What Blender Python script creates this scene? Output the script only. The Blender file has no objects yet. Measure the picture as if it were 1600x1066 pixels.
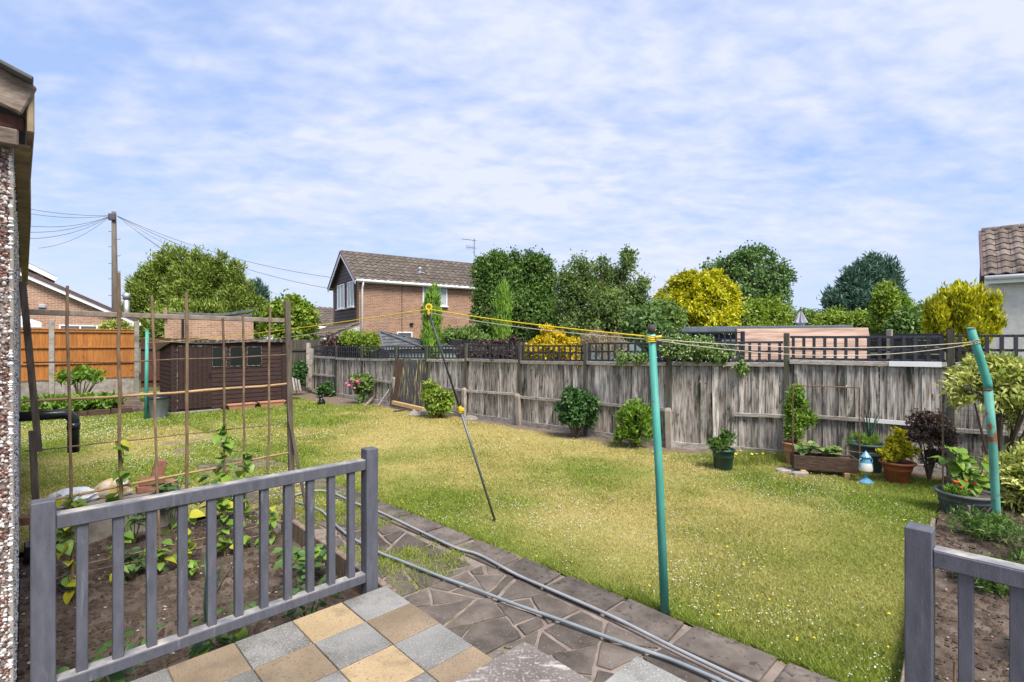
import bpy, math, random
import numpy as np
from mathutils import Matrix, Vector

R = random.Random(7)
rng = np.random.default_rng(7)
scene = bpy.context.scene
col = scene.collection

# ---------------------------------------------------------------- camera
F, CX, CY, CZ = 790.0, 800.0, 533.0, 1.9
cam_d = bpy.data.cameras.new('camera')
cam = bpy.data.objects.new('camera', cam_d)
col.objects.link(cam)
cam.location = (0, 0, CZ)
cam.rotation_euler = (math.radians(90), 0, 0)
cam_d.sensor_width = 36.0
cam_d.lens = 36.0 * F / 1600.0
cam_d.clip_start = 0.05
cam_d.clip_end = 5000
scene.camera = cam

# ---------------------------------------------------------------- sky, sun, exposure
SUN_AZ, SUN_EL = math.radians(150), math.radians(56)     # azimuth clockwise from +Y
w = bpy.data.worlds.new('World')
scene.world = w
w.use_nodes = True
nt = w.node_tree
for n in list(nt.nodes):
    nt.nodes.remove(n)


def N(nt, t, **kw):
    n = nt.nodes.new(t)
    for k, v in kw.items():
        if isinstance(k, str) and hasattr(n, k):
            setattr(n, k, v)
    return n


def sky_world():
    L = nt.links.new
    out = N(nt, 'ShaderNodeOutputWorld')
    sky = N(nt, 'ShaderNodeTexSky', sky_type='NISHITA', sun_disc=False)
    sky.sun_elevation = SUN_EL
    sky.sun_rotation = SUN_AZ
    sky.air_density = 1.2
    sky.dust_density = 0.35
    sky.ozone_density = 2.2
    b1 = N(nt, 'ShaderNodeBackground')
    b1.inputs[1].default_value = 0.15
    L(sky.outputs[0], b1.inputs[0])
    tc = N(nt, 'ShaderNodeTexCoord')
    sp = N(nt, 'ShaderNodeSeparateXYZ')
    L(tc.outputs['Generated'], sp.inputs[0])
    zz = N(nt, 'ShaderNodeMath', operation='MAXIMUM')
    L(sp.outputs[2], zz.inputs[0]); zz.inputs[1].default_value = 0.015
    za = N(nt, 'ShaderNodeMath', operation='ADD')
    L(zz.outputs[0], za.inputs[0]); za.inputs[1].default_value = 0.22
    dx = N(nt, 'ShaderNodeMath', operation='DIVIDE'); L(sp.outputs[0], dx.inputs[0]); L(za.outputs[0], dx.inputs[1])
    dy = N(nt, 'ShaderNodeMath', operation='DIVIDE'); L(sp.outputs[1], dy.inputs[0]); L(za.outputs[0], dy.inputs[1])
    cb = N(nt, 'ShaderNodeCombineXYZ'); L(dx.outputs[0], cb.inputs[0]); L(dy.outputs[0], cb.inputs[1])

    def layer(scale, rot, st, detail, rough, dist, loc=(0, 0, 0)):
        mp = N(nt, 'ShaderNodeMapping')
        mp.inputs['Rotation'].default_value = (0, 0, math.radians(rot))
        mp.inputs['Scale'].default_value = st
        mp.inputs['Location'].default_value = loc
        L(cb.outputs[0], mp.inputs[0])
        nz = N(nt, 'ShaderNodeTexNoise')
        nz.inputs['Scale'].default_value = scale
        nz.inputs['Detail'].default_value = detail
        nz.inputs['Roughness'].default_value = rough
        nz.inputs['Distortion'].default_value = dist
        L(mp.outputs[0], nz.inputs['Vector'])
        return nz.outputs[0]
    big = layer(0.6, 20, (1, 1.25, 1), 4, 0.5, 0.3, (3.1, 1.7, 0))
    mid = layer(2.6, -28, (1.0, 1.7, 1), 8, 0.58, 0.35, (7.3, 0.4, 0))
    cel = layer(9.0, -35, (1.0, 1.5, 1), 3, 0.5, 0.2, (1.3, 5.4, 0))

    def mul(a, k):
        m = N(nt, 'ShaderNodeMath', operation='MULTIPLY'); L(a, m.inputs[0]); m.inputs[1].default_value = k; return m.outputs[0]

    def add(a, b):
        m = N(nt, 'ShaderNodeMath', operation='ADD'); L(a, m.inputs[0]); L(b, m.inputs[1]); return m.outputs[0]
    s = add(add(mul(big, 0.46), mul(mid, 0.33)), mul(cel, 0.21))
    # the pattern calms down towards the horizon, where we look through more air
    fz = N(nt, 'ShaderNodeMapRange'); fz.interpolation_type = 'SMOOTHSTEP'
    L(sp.outputs[2], fz.inputs[0]); fz.inputs[1].default_value = 0.0; fz.inputs[2].default_value = 0.34; fz.inputs[3].default_value = 0.35; fz.inputs[4].default_value = 1.0
    mm = N(nt, 'ShaderNodeMix'); mm.data_type = 'FLOAT'
    L(fz.outputs[0], mm.inputs[0]); mm.inputs[2].default_value = 0.455; L(s, mm.inputs[3])
    s = mm.outputs[0]
    rp = N(nt, 'ShaderNodeValToRGB')
    rp.color_ramp.interpolation = 'EASE'
    e = rp.color_ramp.elements
    e[0].position = 0.36; e[0].color = (0.78, 0.78, 0.78, 1)
    e[1].position = 0.56; e[1].color = (0.97, 0.97, 0.97, 1)
    L(s, rp.inputs[0])
    # cloud brightness varies a little with its thickness
    rc = N(nt, 'ShaderNodeValToRGB')
    e = rc.color_ramp.elements
    e[0].position = 0.385; e[0].color = (0.30, 0.40, 0.67, 1)
    e[1].position = 0.56; e[1].color = (0.55, 0.585, 0.70, 1)
    L(s, rc.inputs[0])
    b2 = N(nt, 'ShaderNodeBackground'); b2.inputs[1].default_value = 1.0
    L(rc.outputs[0], b2.inputs[0])
    mx = N(nt, 'ShaderNodeMixShader')
    L(rp.outputs[0], mx.inputs[0]); L(b1.outputs[0], mx.inputs[1]); L(b2.outputs[0], mx.inputs[2])
    L(mx.outputs[0], out.inputs[0])


sky_world()
sd = bpy.data.lights.new('sun', 'SUN')
sun = bpy.data.objects.new('sun', sd)
col.objects.link(sun)
sd.energy = 4.4
sd.angle = math.radians(24)
sd.color = (1.0, 0.94, 0.84)
sdir = Vector((math.sin(SUN_AZ) * math.cos(SUN_EL), math.cos(SUN_AZ) * math.cos(SUN_EL), math.sin(SUN_EL)))
sun.rotation_euler = sdir.to_track_quat('Z', 'Y').to_euler()
sun.location = sdir * 50
scene.view_settings.view_transform = 'Standard'
scene.view_settings.look = 'None'
scene.view_settings.gamma = 1.0
scene.view_settings.exposure = 0.58
scene.render.engine = 'CYCLES'
scene.cycles.max_bounces = 6
scene.cycles.diffuse_bounces = 3
scene.cycles.transparent_max_bounces = 8

# ---------------------------------------------------------------- geometry helpers
U0, U1 = 0.7206, 0.6934          # the garden's own axes: u runs along the railing, v out along the patio edge
V0, V1 = 0.6934, -0.7206
UD, VD = Vector((U0, U1, 0)), Vector((V0, V1, 0))
ZD = Vector((0, 0, 1))


def uv(u, v, z=0.0):
    return Vector((u * U0 + v * V0, u * U1 + v * V1, z))


def G(px, py, z=0.0):
    D = F * (CZ - z) / (py - CY)
    return Vector(((px - CX) * D / F, D, z))


def P(px, py, D):
    return Vector(((px - CX) * D / F, D, CZ - (py - CY) * D / F))


def X_(px, D):
    return (px - CX) * D / F


def Z_(py, D):
    return CZ - (py - CY) * D / F


WL = {}


class MB:
    def __init__(s):
        s.v = []; s.f = []

    def add(s, vs, fs):
        k = len(s.v)
        s.v.extend([Vector(p) for p in vs])
        s.f.extend([tuple(i + k for i in f) for f in fs])

    def hexa(s, a):           # 8 corners: bottom 4 ccw, top 4 ccw
        s.add(a, [(3, 2, 1, 0), (4, 5, 6, 7), (0, 1, 5, 4), (1, 2, 6, 5), (2, 3, 7, 6), (3, 0, 4, 7)])

    def obox(s, o, ax, ay, az):   # corner and three edge vectors
        o, ax, ay, az = map(Vector, (o, ax, ay, az))
        if ax.cross(ay).dot(az) < 0:
            ax, ay = ay, ax
        s.hexa([o, o + ax, o + ax + ay, o + ay, o + az, o + ax + az, o + ax + ay + az, o + ay + az])

    def cbox(s, c, ax, ay, az):   # centre and three full edge vectors
        c, ax, ay, az = map(Vector, (c, ax, ay, az))
        s.obox(c - ax / 2 - ay / 2 - az / 2, ax, ay, az)

    def bbox(s, c, ax, ay, az, b=0.006):   # box with bevelled edges
        c, ax, ay, az = map(Vector, (c, ax, ay, az))
        if ax.cross(ay).dot(az) < 0:
            ax, ay = ay, ax
        lx, ly, lz = ax.length, ay.length, az.length
        ex, ey, ez = ax / lx, ay / ly, az / lz
        hx, hy, hz = lx / 2, ly / 2, lz / 2
        b = min(b, hx * .45, hy * .45, hz * .45)
        vs = []; idx = {}
        for sx in (-1, 1):
            for sy in (-1, 1):
                for sz in (-1, 1):
                    for k in range(3):
                        x = sx * (hx - (b if k != 0 else 0)); y = sy * (hy - (b if k != 1 else 0)); z = sz * (hz - (b if k != 2 else 0))
                        idx[(sx, sy, sz, k)] = len(vs)
                        vs.append(c + ex * x + ey * y + ez * z)
        g = lambda a, b_, c_, k: idx[(a, b_, c_, k)]
        fs = []
        for q in (-1, 1):
            f = [g(q, -1, -1, 0), g(q, 1, -1, 0), g(q, 1, 1, 0), g(q, -1, 1, 0)]
            fs.append(f if q > 0 else f[::-1])
            f = [g(-1, q, -1, 1), g(-1, q, 1, 1), g(1, q, 1, 1), g(1, q, -1, 1)]
            fs.append(f if q > 0 else f[::-1])
            f = [g(-1, -1, q, 2), g(1, -1, q, 2), g(1, 1, q, 2), g(-1, 1, q, 2)]
            fs.append(f if q > 0 else f[::-1])
        for a in (-1, 1):
            for d in (-1, 1):
                f = [g(a, d, -1, 0), g(a, d, -1, 1), g(a, d, 1, 1), g(a, d, 1, 0)]
                fs.append(f if a * d > 0 else f[::-1])
                f = [g(a, -1, d, 0), g(a, 1, d, 0), g(a, 1, d, 2), g(a, -1, d, 2)]
                fs.append(f if a * d > 0 else f[::-1])
                f = [g(-1, a, d, 1), g(-1, a, d, 2), g(1, a, d, 2), g(1, a, d, 1)]
                fs.append(f if a * d > 0 else f[::-1])
                for e_ in (-1, 1):
                    f = [g(a, d, e_, 0), g(a, d, e_, 1), g(a, d, e_, 2)]
                    fs.append(f if a * d * e_ > 0 else f[::-1])
        s.add(vs, fs)

    def beam(s, p0, p1, w_, h, up=(0, 0, 1), b=0.004):
        p0, p1 = Vector(p0), Vector(p1)
        d = p1 - p0
        up = Vector(up)
        sd_ = d.cross(up)
        if sd_.length < 1e-5:
            sd_ = d.cross(Vector((1, 0.3, 0)))
        sd_.normalize()
        uu = sd_.cross(d).normalized()
        s.bbox((p0 + p1) / 2, d, sd_ * w_, uu * h, b)

    def tube(s, pts, rad, n=8, cap=True):
        pts = [Vector(p) for p in pts]
        if not hasattr(rad, '__len__'):
            rad = [rad] * len(pts)
        rings = []
        prev = None
        for i, p in enumerate(pts):
            a = pts[max(i - 1, 0)]; b = pts[min(i + 1, len(pts) - 1)]
            t = (b - a)
            if t.length < 1e-9:
                t = Vector((0, 0, 1))
            t.normalize()
            if prev is None:
                r = Vector((1, 0, 0)) if abs(t.x) < 0.8 else Vector((0, 1, 0))
                nn = (r - t * r.dot(t)).normalized()
            else:
                nn = (prev - t * prev.dot(t)).normalized()
            prev = nn
            bb = t.cross(nn)
            rings.append([p + (nn * math.cos(2 * math.pi * k / n) + bb * math.sin(2 * math.pi * k / n)) * rad[i] for k in range(n)])
        k0 = len(s.v)
        for r in rings:
            s.v.extend(r)
        for i in range(len(rings) - 1):
            for k in range(n):
                a = k0 + i * n + k; b = k0 + i * n + (k + 1) % n
                s.f.append((a, b, b + n, a + n))
        if cap:
            s.f.append(tuple(k0 + k for k in range(n))[::-1])
            s.f.append(tuple(k0 + (len(rings) - 1) * n + k for k in range(n)))

    def lathe(s, prof, c, n=24, sx=1.0, sy=1.0):
        c = Vector(c)
        k0 = len(s.v)
        for (r, z) in prof:
            for k in range(n):
                a = 2 * math.pi * k / n
                s.v.append(c + Vector((r * math.cos(a) * sx, r * math.sin(a) * sy, z)))
        for i in range(len(prof) - 1):
            for k in range(n):
                a = k0 + i * n + k; b = k0 + i * n + (k + 1) % n
                s.f.append((a, b, b + n, a + n))

    def prism(s, poly, z0, z1, inset=0.0, bev=0.0):
        n = len(poly)
        k0 = len(s.v)
        c = sum((Vector((p[0], p[1], 0)) for p in poly), Vector()) / n
        for p in poly:
            s.v.append(Vector((p[0], p[1], z0)))
        for p in poly:
            s.v.append(Vector((p[0], p[1], z1 - bev)))
        if bev > 0:
            for p in poly:
                q = Vector((p[0], p[1], 0)); d = (c - q)
                q = q + d.normalized() * min(inset, d.length * .3)
                s.v.append(Vector((q.x, q.y, z1)))
        L_ = 3 if bev > 0 else 2
        for j in range(L_ - 1):
            for i in range(n):
                a = k0 + j * n + i; b = k0 + j * n + (i + 1) % n
                s.f.append((a, b, b + n, a + n))
        s.f.append(tuple(k0 + (L_ - 1) * n + i for i in range(n)))

    def mesh(s, name, origin=(0, 0, 0), smooth=False):
        me = bpy.data.meshes.new(name)
        o = Vector(origin)
        me.from_pydata([tuple(p - o) for p in s.v], [], s.f)
        if smooth:
            me.polygons.foreach_set('use_smooth', [True] * len(me.polygons))
        me.update()
        return me

    def build(s, name, mat, parent=None, smooth=False, origin=None):
        if origin is None:
            if parent is None or True:
                xs = [p.x for p in s.v]; ys = [p.y for p in s.v]; zs = [p.z for p in s.v]
                origin = Vector(((min(xs) + max(xs)) / 2, (min(ys) + max(ys)) / 2, min(zs)))
        origin = Vector(origin)
        me = s.mesh(name, origin, smooth)
        me.materials.append(mat)
        return link(name, me, origin, parent)


def link(name, me, loc, parent=None):
    o = bpy.data.objects.new(name, me)
    col.objects.link(o)
    loc = Vector(loc)
    WL[o.name] = loc
    if parent is not None:
        o.parent = parent
        o.location = loc - WL[parent.name]
    else:
        o.location = loc
    return o


def inst(name, me, M, parent):
    """a piece that shares its mesh: M is its world matrix, the parent is never rotated"""
    o = bpy.data.objects.new(name, me)
    col.objects.link(o)
    WL[o.name] = M.to_translation()
    o.parent = parent
    o.matrix_local = Matrix.Translation(-WL[parent.name]) @ M
    return o


def tag(o, label, cat, group=None):
    o['label'] = label; o['category'] = cat
    if group:
        o['group'] = group
    return o


def thing(name, label, cat, loc, group=None):
    o = bpy.data.objects.new(name, None)
    o.empty_display_size = 0.1
    col.objects.link(o)
    o.location = loc
    WL[o.name] = Vector(loc)
    return tag(o, label, cat, group)


def struct(o):
    o['kind'] = 'structure'
    return o


def stuff(o):
    o['kind'] = 'stuff'
    return o


def basis(x, y, z, o):
    M = Matrix.Identity(4)
    for i in range(3):
        M[i][0] = x[i]; M[i][1] = y[i]; M[i][2] = z[i]; M[i][3] = o[i]
    return M


def clean(me):
    return me


# ---------------------------------------------------------------- numpy helpers (foliage, grass, noise)
def vnoise(x, y, seed=0):
    x = np.asarray(x, float); y = np.asarray(y, float)
    xi = np.floor(x).astype(np.int64); yi = np.floor(y).astype(np.int64)
    fx = x - xi; fy = y - yi
    fx = fx * fx * (3 - 2 * fx); fy = fy * fy * (3 - 2 * fy)

    def h(a, b):
        n = (a * 374761393 + b * 668265263 + seed * 1442695041) & 0x7fffffff
        n = ((n ^ (n >> 13)) * 1274126177) & 0x7fffffff
        return ((n ^ (n >> 16)) & 0xffff) / 65535.0
    return (h(xi, yi) * (1 - fx) + h(xi + 1, yi) * fx) * (1 - fy) + (h(xi, yi + 1) * (1 - fx) + h(xi + 1, yi + 1) * fx) * fy


def fbm(x, y, seed=0, o=4):
    a = 0; s_ = 0; k = 1.0
    for i in range(o):
        a = a + k * vnoise(np.asarray(x) * 2 ** i, np.asarray(y) * 2 ** i, seed + i); s_ += k; k *= .5
    return a / s_


def nrm(a):
    return a / np.maximum(np.linalg.norm(a, axis=1, keepdims=True), 1e-9)


def np_mesh(name, V_, nper, mat, attrs=None, smooth=False):
    """V_: (n, nper, 3) loose polygons"""
    n = V_.shape[0]
    me = bpy.data.meshes.new(name)
    me.vertices.add(n * nper)
    me.vertices.foreach_set('co', V_.astype(np.float32).ravel())
    me.loops.add(n * nper)
    me.loops.foreach_set('vertex_index', np.arange(n * nper, dtype=np.int32))
    me.polygons.add(n)
    me.polygons.foreach_set('loop_start', np.arange(0, n * nper, nper, dtype=np.int32))
    me.polygons.foreach_set('loop_total', np.full(n, nper, dtype=np.int32))
    if smooth:
        me.polygons.foreach_set('use_smooth', np.ones(n, dtype=bool))
    if attrs:
        for k, a in attrs.items():
            at = me.attributes.new(k, 'FLOAT', 'FACE')
            at.data.foreach_set('value', np.asarray(a, np.float32))
    me.update(calc_edges=True)
    me.validate()
    me.materials.append(mat)
    return me


def leaf_quads(C, T, Nn, L, W, fold=0.25, droop=0.15):
    T = nrm(T); S = nrm(np.cross(Nn, T)); Nn = np.cross(T, S)
    L = L[:, None]; W = W[:, None]
    b = C
    l = C + T * L * .45 + S * W * .5 + Nn * W * fold
    r = C + T * L * .45 - S * W * .5 + Nn * W * fold
    t = C + T * L - Nn * L * droop
    return np.stack([b, r, t, l], axis=1)


def foliage(lobes, nclump, nleaf, clump_r, L, W, out=1.0, up=0.3, jit=0.8, flat=0.6, shell=0.35, seed=1, zmin=None, bottom=-0.6, spread=0.5, rough=.15):
    """leaf quads gathered into clumps over the lobes [(centre, (rx,ry,rz))]; returns quads and a colour value per leaf"""
    g = np.random.default_rng(seed)
    vol = np.array([r[0] * r[1] + r[0] * r[2] + r[1] * r[2] for _, r in lobes], float)
    pick = g.choice(len(lobes), nclump, p=vol / vol.sum())
    cen = np.array([list(c) for c, _ in lobes], float)[pick]
    rad = np.array([list(r) for _, r in lobes], float)[pick]
    d = nrm(g.normal(size=(nclump, 3)))
    lo = d[:, 2] < bottom
    d[lo, 2] *= -1
    rr = 1 - np.abs(g.normal(size=nclump)) * shell
    rr = np.clip(rr, .15, 1.06)
    ph = g.uniform(0, 6.28, (len(lobes), 6))[pick]
    bump = (np.sin(d[:, 0] * 4.1 + ph[:, 0]) * np.sin(d[:, 2] * 4.7 + ph[:, 1]) + np.sin(d[:, 1] * 5.3 + ph[:, 2]) * np.sin(d[:, 2] * 7.9 + ph[:, 3]) + .7 * np.sin(d[:, 0] * 9.7 + ph[:, 4]) * np.sin(d[:, 2] * 11.0 + ph[:, 5]))
    rr = rr * (1 + rough * bump)
    stray = g.random(nclump) < .05
    rr = np.where(stray, rr + .22 * g.random(nclump), rr)
    cc = cen + d * rad * rr[:, None]
    nd = nrm(d / rad)
    lv = g.normal(size=nclump) * .16
    ci = np.repeat(np.arange(nclump), nleaf)
    n = len(ci)
    off = g.normal(size=(n, 3))
    od = nd[ci]
    off -= od * (off * od).sum(1, keepdims=True) * (1 - flat)
    cr = (clump_r * (0.6 + .8 * g.random(nclump)))[ci][:, None]
    C = cc[ci] + off * cr * spread
    T = od * out + np.array([0, 0, up]) + g.normal(size=(n, 3)) * jit
    Nn = od + np.array([0, 0, .6]) + g.normal(size=(n, 3)) * .5
    Ls = L * (0.6 + .8 * g.random(n)); Ws = W * (.6 + .8 * g.random(n))
    val = np.clip(.5 + lv[ci] + g.normal(size=n) * .14, 0, 1)
    if zmin is not None:
        k = C[:, 2] > zmin
        C, T, Nn, Ls, Ws, val = C[k], T[k], Nn[k], Ls[k], Ws[k], val[k]
    return leaf_quads(C, T, Nn, Ls, Ws), val

# ---------------------------------------------------------------- materials
def new_mat(name):
    m = bpy.data.materials.new(name)
    m.use_nodes = True
    t = m.node_tree
    b = t.nodes['Principled BSDF']
    return m, t, b


def lnk(t, a, b):
    t.links.new(a, b)


def vec(t, stretch=(1, 1, 1), rand=True, kind='Object', rot=0.0):
    tc = N(t, 'ShaderNodeTexCoord')
    if kind == 'World':
        g = N(t, 'ShaderNodeNewGeometry'); src = g.outputs['Position']
    else:
        src = tc.outputs[kind]
    if rand and kind == 'Object':
        oi = N(t, 'ShaderNodeObjectInfo')
        m = N(t, 'ShaderNodeMath', operation='MULTIPLY'); lnk(t, oi.outputs['Random'], m.inputs[0]); m.inputs[1].default_value = 57.0
        a = N(t, 'ShaderNodeVectorMath', operation='ADD'); lnk(t, src, a.inputs[0]); lnk(t, m.outputs[0], a.inputs[1])
        src = a.outputs[0]
    mp = N(t, 'ShaderNodeMapping')
    mp.inputs['Scale'].default_value = stretch
    mp.inputs['Rotation'].default_value = (0, 0, rot)
    lnk(t, src, mp.inputs[0])
    return mp.outputs[0]


def noise(t, v, scale, detail=5, rough=.6, dist=0.0):
    n = N(t, 'ShaderNodeTexNoise')
    n.inputs['Scale'].default_value = scale; n.inputs['Detail'].default_value = detail
    n.inputs['Roughness'].default_value = rough; n.inputs['Distortion'].default_value = dist
    lnk(t, v, n.inputs['Vector'])
    return n.outputs[0]


def ramp(t, f, stops):
    r = N(t, 'ShaderNodeValToRGB')
    e = r.color_ramp.elements
    while len(e) < len(stops):
        e.new(0.5)
    for i, (p, c) in enumerate(stops):
        e[i].position = p
        c = c if hasattr(c, '__len__') else (c, c, c)
        e[i].color = (*c[:3], 1)
    lnk(t, f, r.inputs[0])
    return r.outputs[0]


def mix(t, f, a, b, mode='MIX'):
    m = N(t, 'ShaderNodeMix', data_type='RGBA', blend_type=mode)
    if hasattr(f, 'type') or hasattr(f, 'links'):
        lnk(t, f, m.inputs[0])
    else:
        m.inputs[0].default_value = f
    for s_, i in ((a, 6), (b, 7)):
        if hasattr(s_, 'links'):
            lnk(t, s_, m.inputs[i])
        else:
            m.inputs[i].default_value = (*s_[:3], 1)
    return m.outputs[2]


def bumpn(t, h, b, strength=.3, dist=.01):
    n = N(t, 'ShaderNodeBump')
    n.inputs['Strength'].default_value = strength; n.inputs['Distance'].default_value = dist
    lnk(t, h, n.inputs['Height'])
    lnk(t, n.outputs[0], b.inputs['Normal'])


def jitter(t, c, amt):
    if amt <= 0:
        return c
    oi = N(t, 'ShaderNodeObjectInfo')
    mr = N(t, 'ShaderNodeMapRange')
    mr.inputs['To Min'].default_value = 1 - amt; mr.inputs['To Max'].default_value = 1 + amt
    lnk(t, oi.outputs['Random'], mr.inputs[0])
    hs = N(t, 'ShaderNodeHueSaturation')
    lnk(t, mr.outputs[0], hs.inputs['Value'])
    lnk(t, c, hs.inputs['Color'])
    return hs.outputs[0]


def pm(name, stops, scale=6, stretch=(1, 1, 1), rough=.8, bump=.25, bscale=None, bdist=.004, stain=None, jit=.12, detail=6, metal=0.0, kind='Object', spec=.3, speck=None, dist=0.0):
    """stops: colour ramp over a noise; stain/speck: (colour, scale, lo, hi[, stretch])"""
    m, t, b = new_mat(name)
    v = vec(t, stretch, kind=kind)
    f = noise(t, v, scale, detail, dist=dist)
    if not isinstance(stops, list):
        c0 = stops
        stops = [(.3, tuple(x * .8 for x in c0)), (.7, tuple(x * 1.15 for x in c0))]
    c = ramp(t, f, stops)
    for ex in (stain, speck):
        if ex:
            v2 = vec(t, ex[4] if len(ex) > 4 else (1, 1, 1), kind=kind)
            f2 = noise(t, v2, ex[1], 5, .6)
            k = ramp(t, f2, [(ex[2], 0.0), (ex[3], 1.0)])
            c = mix(t, k, c, ex[0])
    c = jitter(t, c, jit)
    lnk(t, c, b.inputs['Base Color'])
    b.inputs['Roughness'].default_value = rough
    b.inputs['Metallic'].default_value = metal
    b.inputs['Specular IOR Level'].default_value = spec
    if bump:
        h = f if bscale is None else noise(t, v, bscale, 6, .65)
        bumpn(t, h, b, bump, bdist)
    return m


def leaf_mat(name, dark, light, rough=.5, trans=.25, accent=None, vein=0):
    m, t, b = new_mat(name)
    a = N(t, 'ShaderNodeAttribute'); a.attribute_name = 'lv'
    st = [(.1, dark), (.85, light)]
    if accent:
        st = [(.08, dark), (.6, light), (.95, accent)]
    c = ramp(t, a.outputs['Fac'], st)
    lnk(t, c, b.inputs['Base Color'])
    b.inputs['Roughness'].default_value = rough
    b.inputs['Specular IOR Level'].default_value = .35
    tr = N(t, 'ShaderNodeBsdfTranslucent')
    hs = N(t, 'ShaderNodeHueSaturation'); hs.inputs['Value'].default_value = 1.25; hs.inputs['Saturation'].default_value = 1.1
    lnk(t, c, hs.inputs['Color'])
    lnk(t, hs.outputs[0], tr.inputs[0])
    mx = N(t, 'ShaderNodeMixShader'); mx.inputs[0].default_value = trans
    o = t.nodes['Material Output']
    lnk(t, b.outputs[0], mx.inputs[1]); lnk(t, tr.outputs[0], mx.inputs[2]); lnk(t, mx.outputs[0], o.inputs[0])
    return m


def leafobj_mat(name, dark, light, trans=.25):
    """for single leaf objects: colour varies by object"""
    m, t, b = new_mat(name)
    oi = N(t, 'ShaderNodeObjectInfo')
    v = vec(t, (1, 1, 1))
    f = noise(t, v, 25, 3)
    c = ramp(t, oi.outputs['Random'], [(0, dark), (1, light)])
    c = mix(t, .25, c, ramp(t, f, [(.3, tuple(x * .5 for x in dark)), (.7, tuple(min(1, x * 1.3) for x in light))]))
    lnk(t, c, b.inputs['Base Color'])
    b.inputs['Roughness'].default_value = .45
    tr = N(t, 'ShaderNodeBsdfTranslucent'); lnk(t, c, tr.inputs[0])
    mx = N(t, 'ShaderNodeMixShader'); mx.inputs[0].default_value = trans
    o = t.nodes['Material Output']
    lnk(t, b.outputs[0], mx.inputs[1]); lnk(t, tr.outputs[0], mx.inputs[2]); lnk(t, mx.outputs[0], o.inputs[0])
    return m


def brick_mat(name, d, c1, c2, mortar, bw=.225, bh=.075, ms=.012, stain=None):
    """bricks laid along the wall direction d and its perpendicular"""
    m, t, b = new_mat(name)
    g = N(t, 'ShaderNodeNewGeometry')
    dx, dy = d
    dp = N(t, 'ShaderNodeVectorMath', operation='DOT_PRODUCT')
    lnk(t, g.outputs['Position'], dp.inputs[0]); dp.inputs[1].default_value = (dx - dy, dy + dx, 0)
    sp = N(t, 'ShaderNodeSeparateXYZ'); lnk(t, g.outputs['Position'], sp.inputs[0])
    cb = N(t, 'ShaderNodeCombineXYZ'); lnk(t, dp.outputs['Value'], cb.inputs[0]); lnk(t, sp.outputs[2], cb.inputs[1])
    br = N(t, 'ShaderNodeTexBrick')
    br.inputs['Scale'].default_value = 1.0
    br.inputs['Brick Width'].default_value = bw; br.inputs['Row Height'].default_value = bh
    br.inputs['Mortar Size'].default_value = ms; br.inputs['Mortar Smooth'].default_value = .2
    br.inputs['Bias'].default_value = 0.0
    br.inputs['Color1'].default_value = (*c1, 1); br.inputs['Color2'].default_value = (*c2, 1); br.inputs['Mortar'].default_value = (*mortar, 1)
    lnk(t, cb.outputs[0], br.inputs['Vector'])
    f = noise(t, g.outputs['Position'], 1.3, 5)
    c = mix(t, .55, br.outputs[0], ramp(t, f, [(.3, (.75, .72, .7)), (.7, (1.15, 1.12, 1.1))]), 'MULTIPLY')
    f2 = noise(t, g.outputs['Position'], 14, 3)
    c = mix(t, .5, c, ramp(t, f2, [(.3, (.7, .68, .68)), (.7, (1.3, 1.28, 1.25))]), 'MULTIPLY')
    lnk(t, c, b.inputs['Base Color'])
    b.inputs['Roughness'].default_value = .9
    b.inputs['Specular IOR Level'].default_value = .15
    bumpn(t, br.outputs['Fac'], b, -.5, .01)
    return m


m_fence = pm('weathered_board', [(.32, (.065, .052, .043)), (.41, (.22, .19, .165)), (.53, (.41, .37, .335)), (.70, (.60, .56, .52))], 2.2, (18, 18, 2.2), .92, .5, None, .006,
             stain=((.05, .053, .034), 1.7, .53, .66, (3.0, 3.0, 1.1)), jit=.38, speck=((.07, .055, .045), 9, .62, .7))
m_frail = pm('weathered_rail', [(.3, (.15, .13, .115)), (.5, (.33, .295, .27)), (.75, (.52, .485, .455))], 3, (3, 3, 14), .92, .4, None, .005, jit=.2, stain=((.06, .055, .04), 2.5, .55, .75))
m_fpost = pm('dark_timber_post', [(.3, (.035, .032, .026)), (.7, (.12, .11, .09))], 3, (10, 10, 1), .92, .4, jit=.2, stain=((.06, .07, .035), 3, .5, .7))
m_trel = pm('charcoal_trellis_paint', [(.3, (.022, .023, .03)), (.75, (.06, .062, .075))], 6, (6, 6, 2), .8, .2, jit=.2)
m_conc = pm('aged_concrete', [(.3, (.20, .18, .15)), (.7, (.40, .365, .32))], 9, (1, 1, 1), .95, .4, 60, .004, jit=.1, stain=((.13, .12, .085), 3, .5, .75))
m_concp = pm('pink_concrete_post', [(.3, (.27, .23, .195)), (.7, (.45, .40, .35))], 9, (1, 1, .6), .95, .4, 70, .004, jit=.1, stain=((.10, .085, .06), 4, .56, .72))
m_rail = pm('grey_railing_paint', [(.3, (.070, .073, .092)), (.7, (.112, .115, .14))], 6, (5, 5, 1.2), .6, .8, 45, .003, jit=.08, stain=((.20, .17, .14), 11, .70, .73, (1, 1, .35)), spec=.4,
            speck=((.21, .21, .235), 3.5, .62, .78, (8, 8, 1)))
m_railtop = pm('grey_railing_paint_worn', [(.3, (.13, .132, .155)), (.5, (.24, .235, .24)), (.66, (.42, .385, .345))], 5, (2, 2, 2), .6, .5, 45, .002, jit=.05, speck=((.40, .355, .31), 9, .6, .7, (1, 1, 1)))
m_tgrey = pm('grey_terrazzo_tile', [(.3, (.125, .122, .115)), (.7, (.235, .23, .22))], 2.5, (1, 1, 1), .85, .25, 160, .0015, jit=.2, speck=((.37, .365, .35), 150, .56, .64), stain=((.08, .074, .064), 4, .48, .70))
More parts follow.
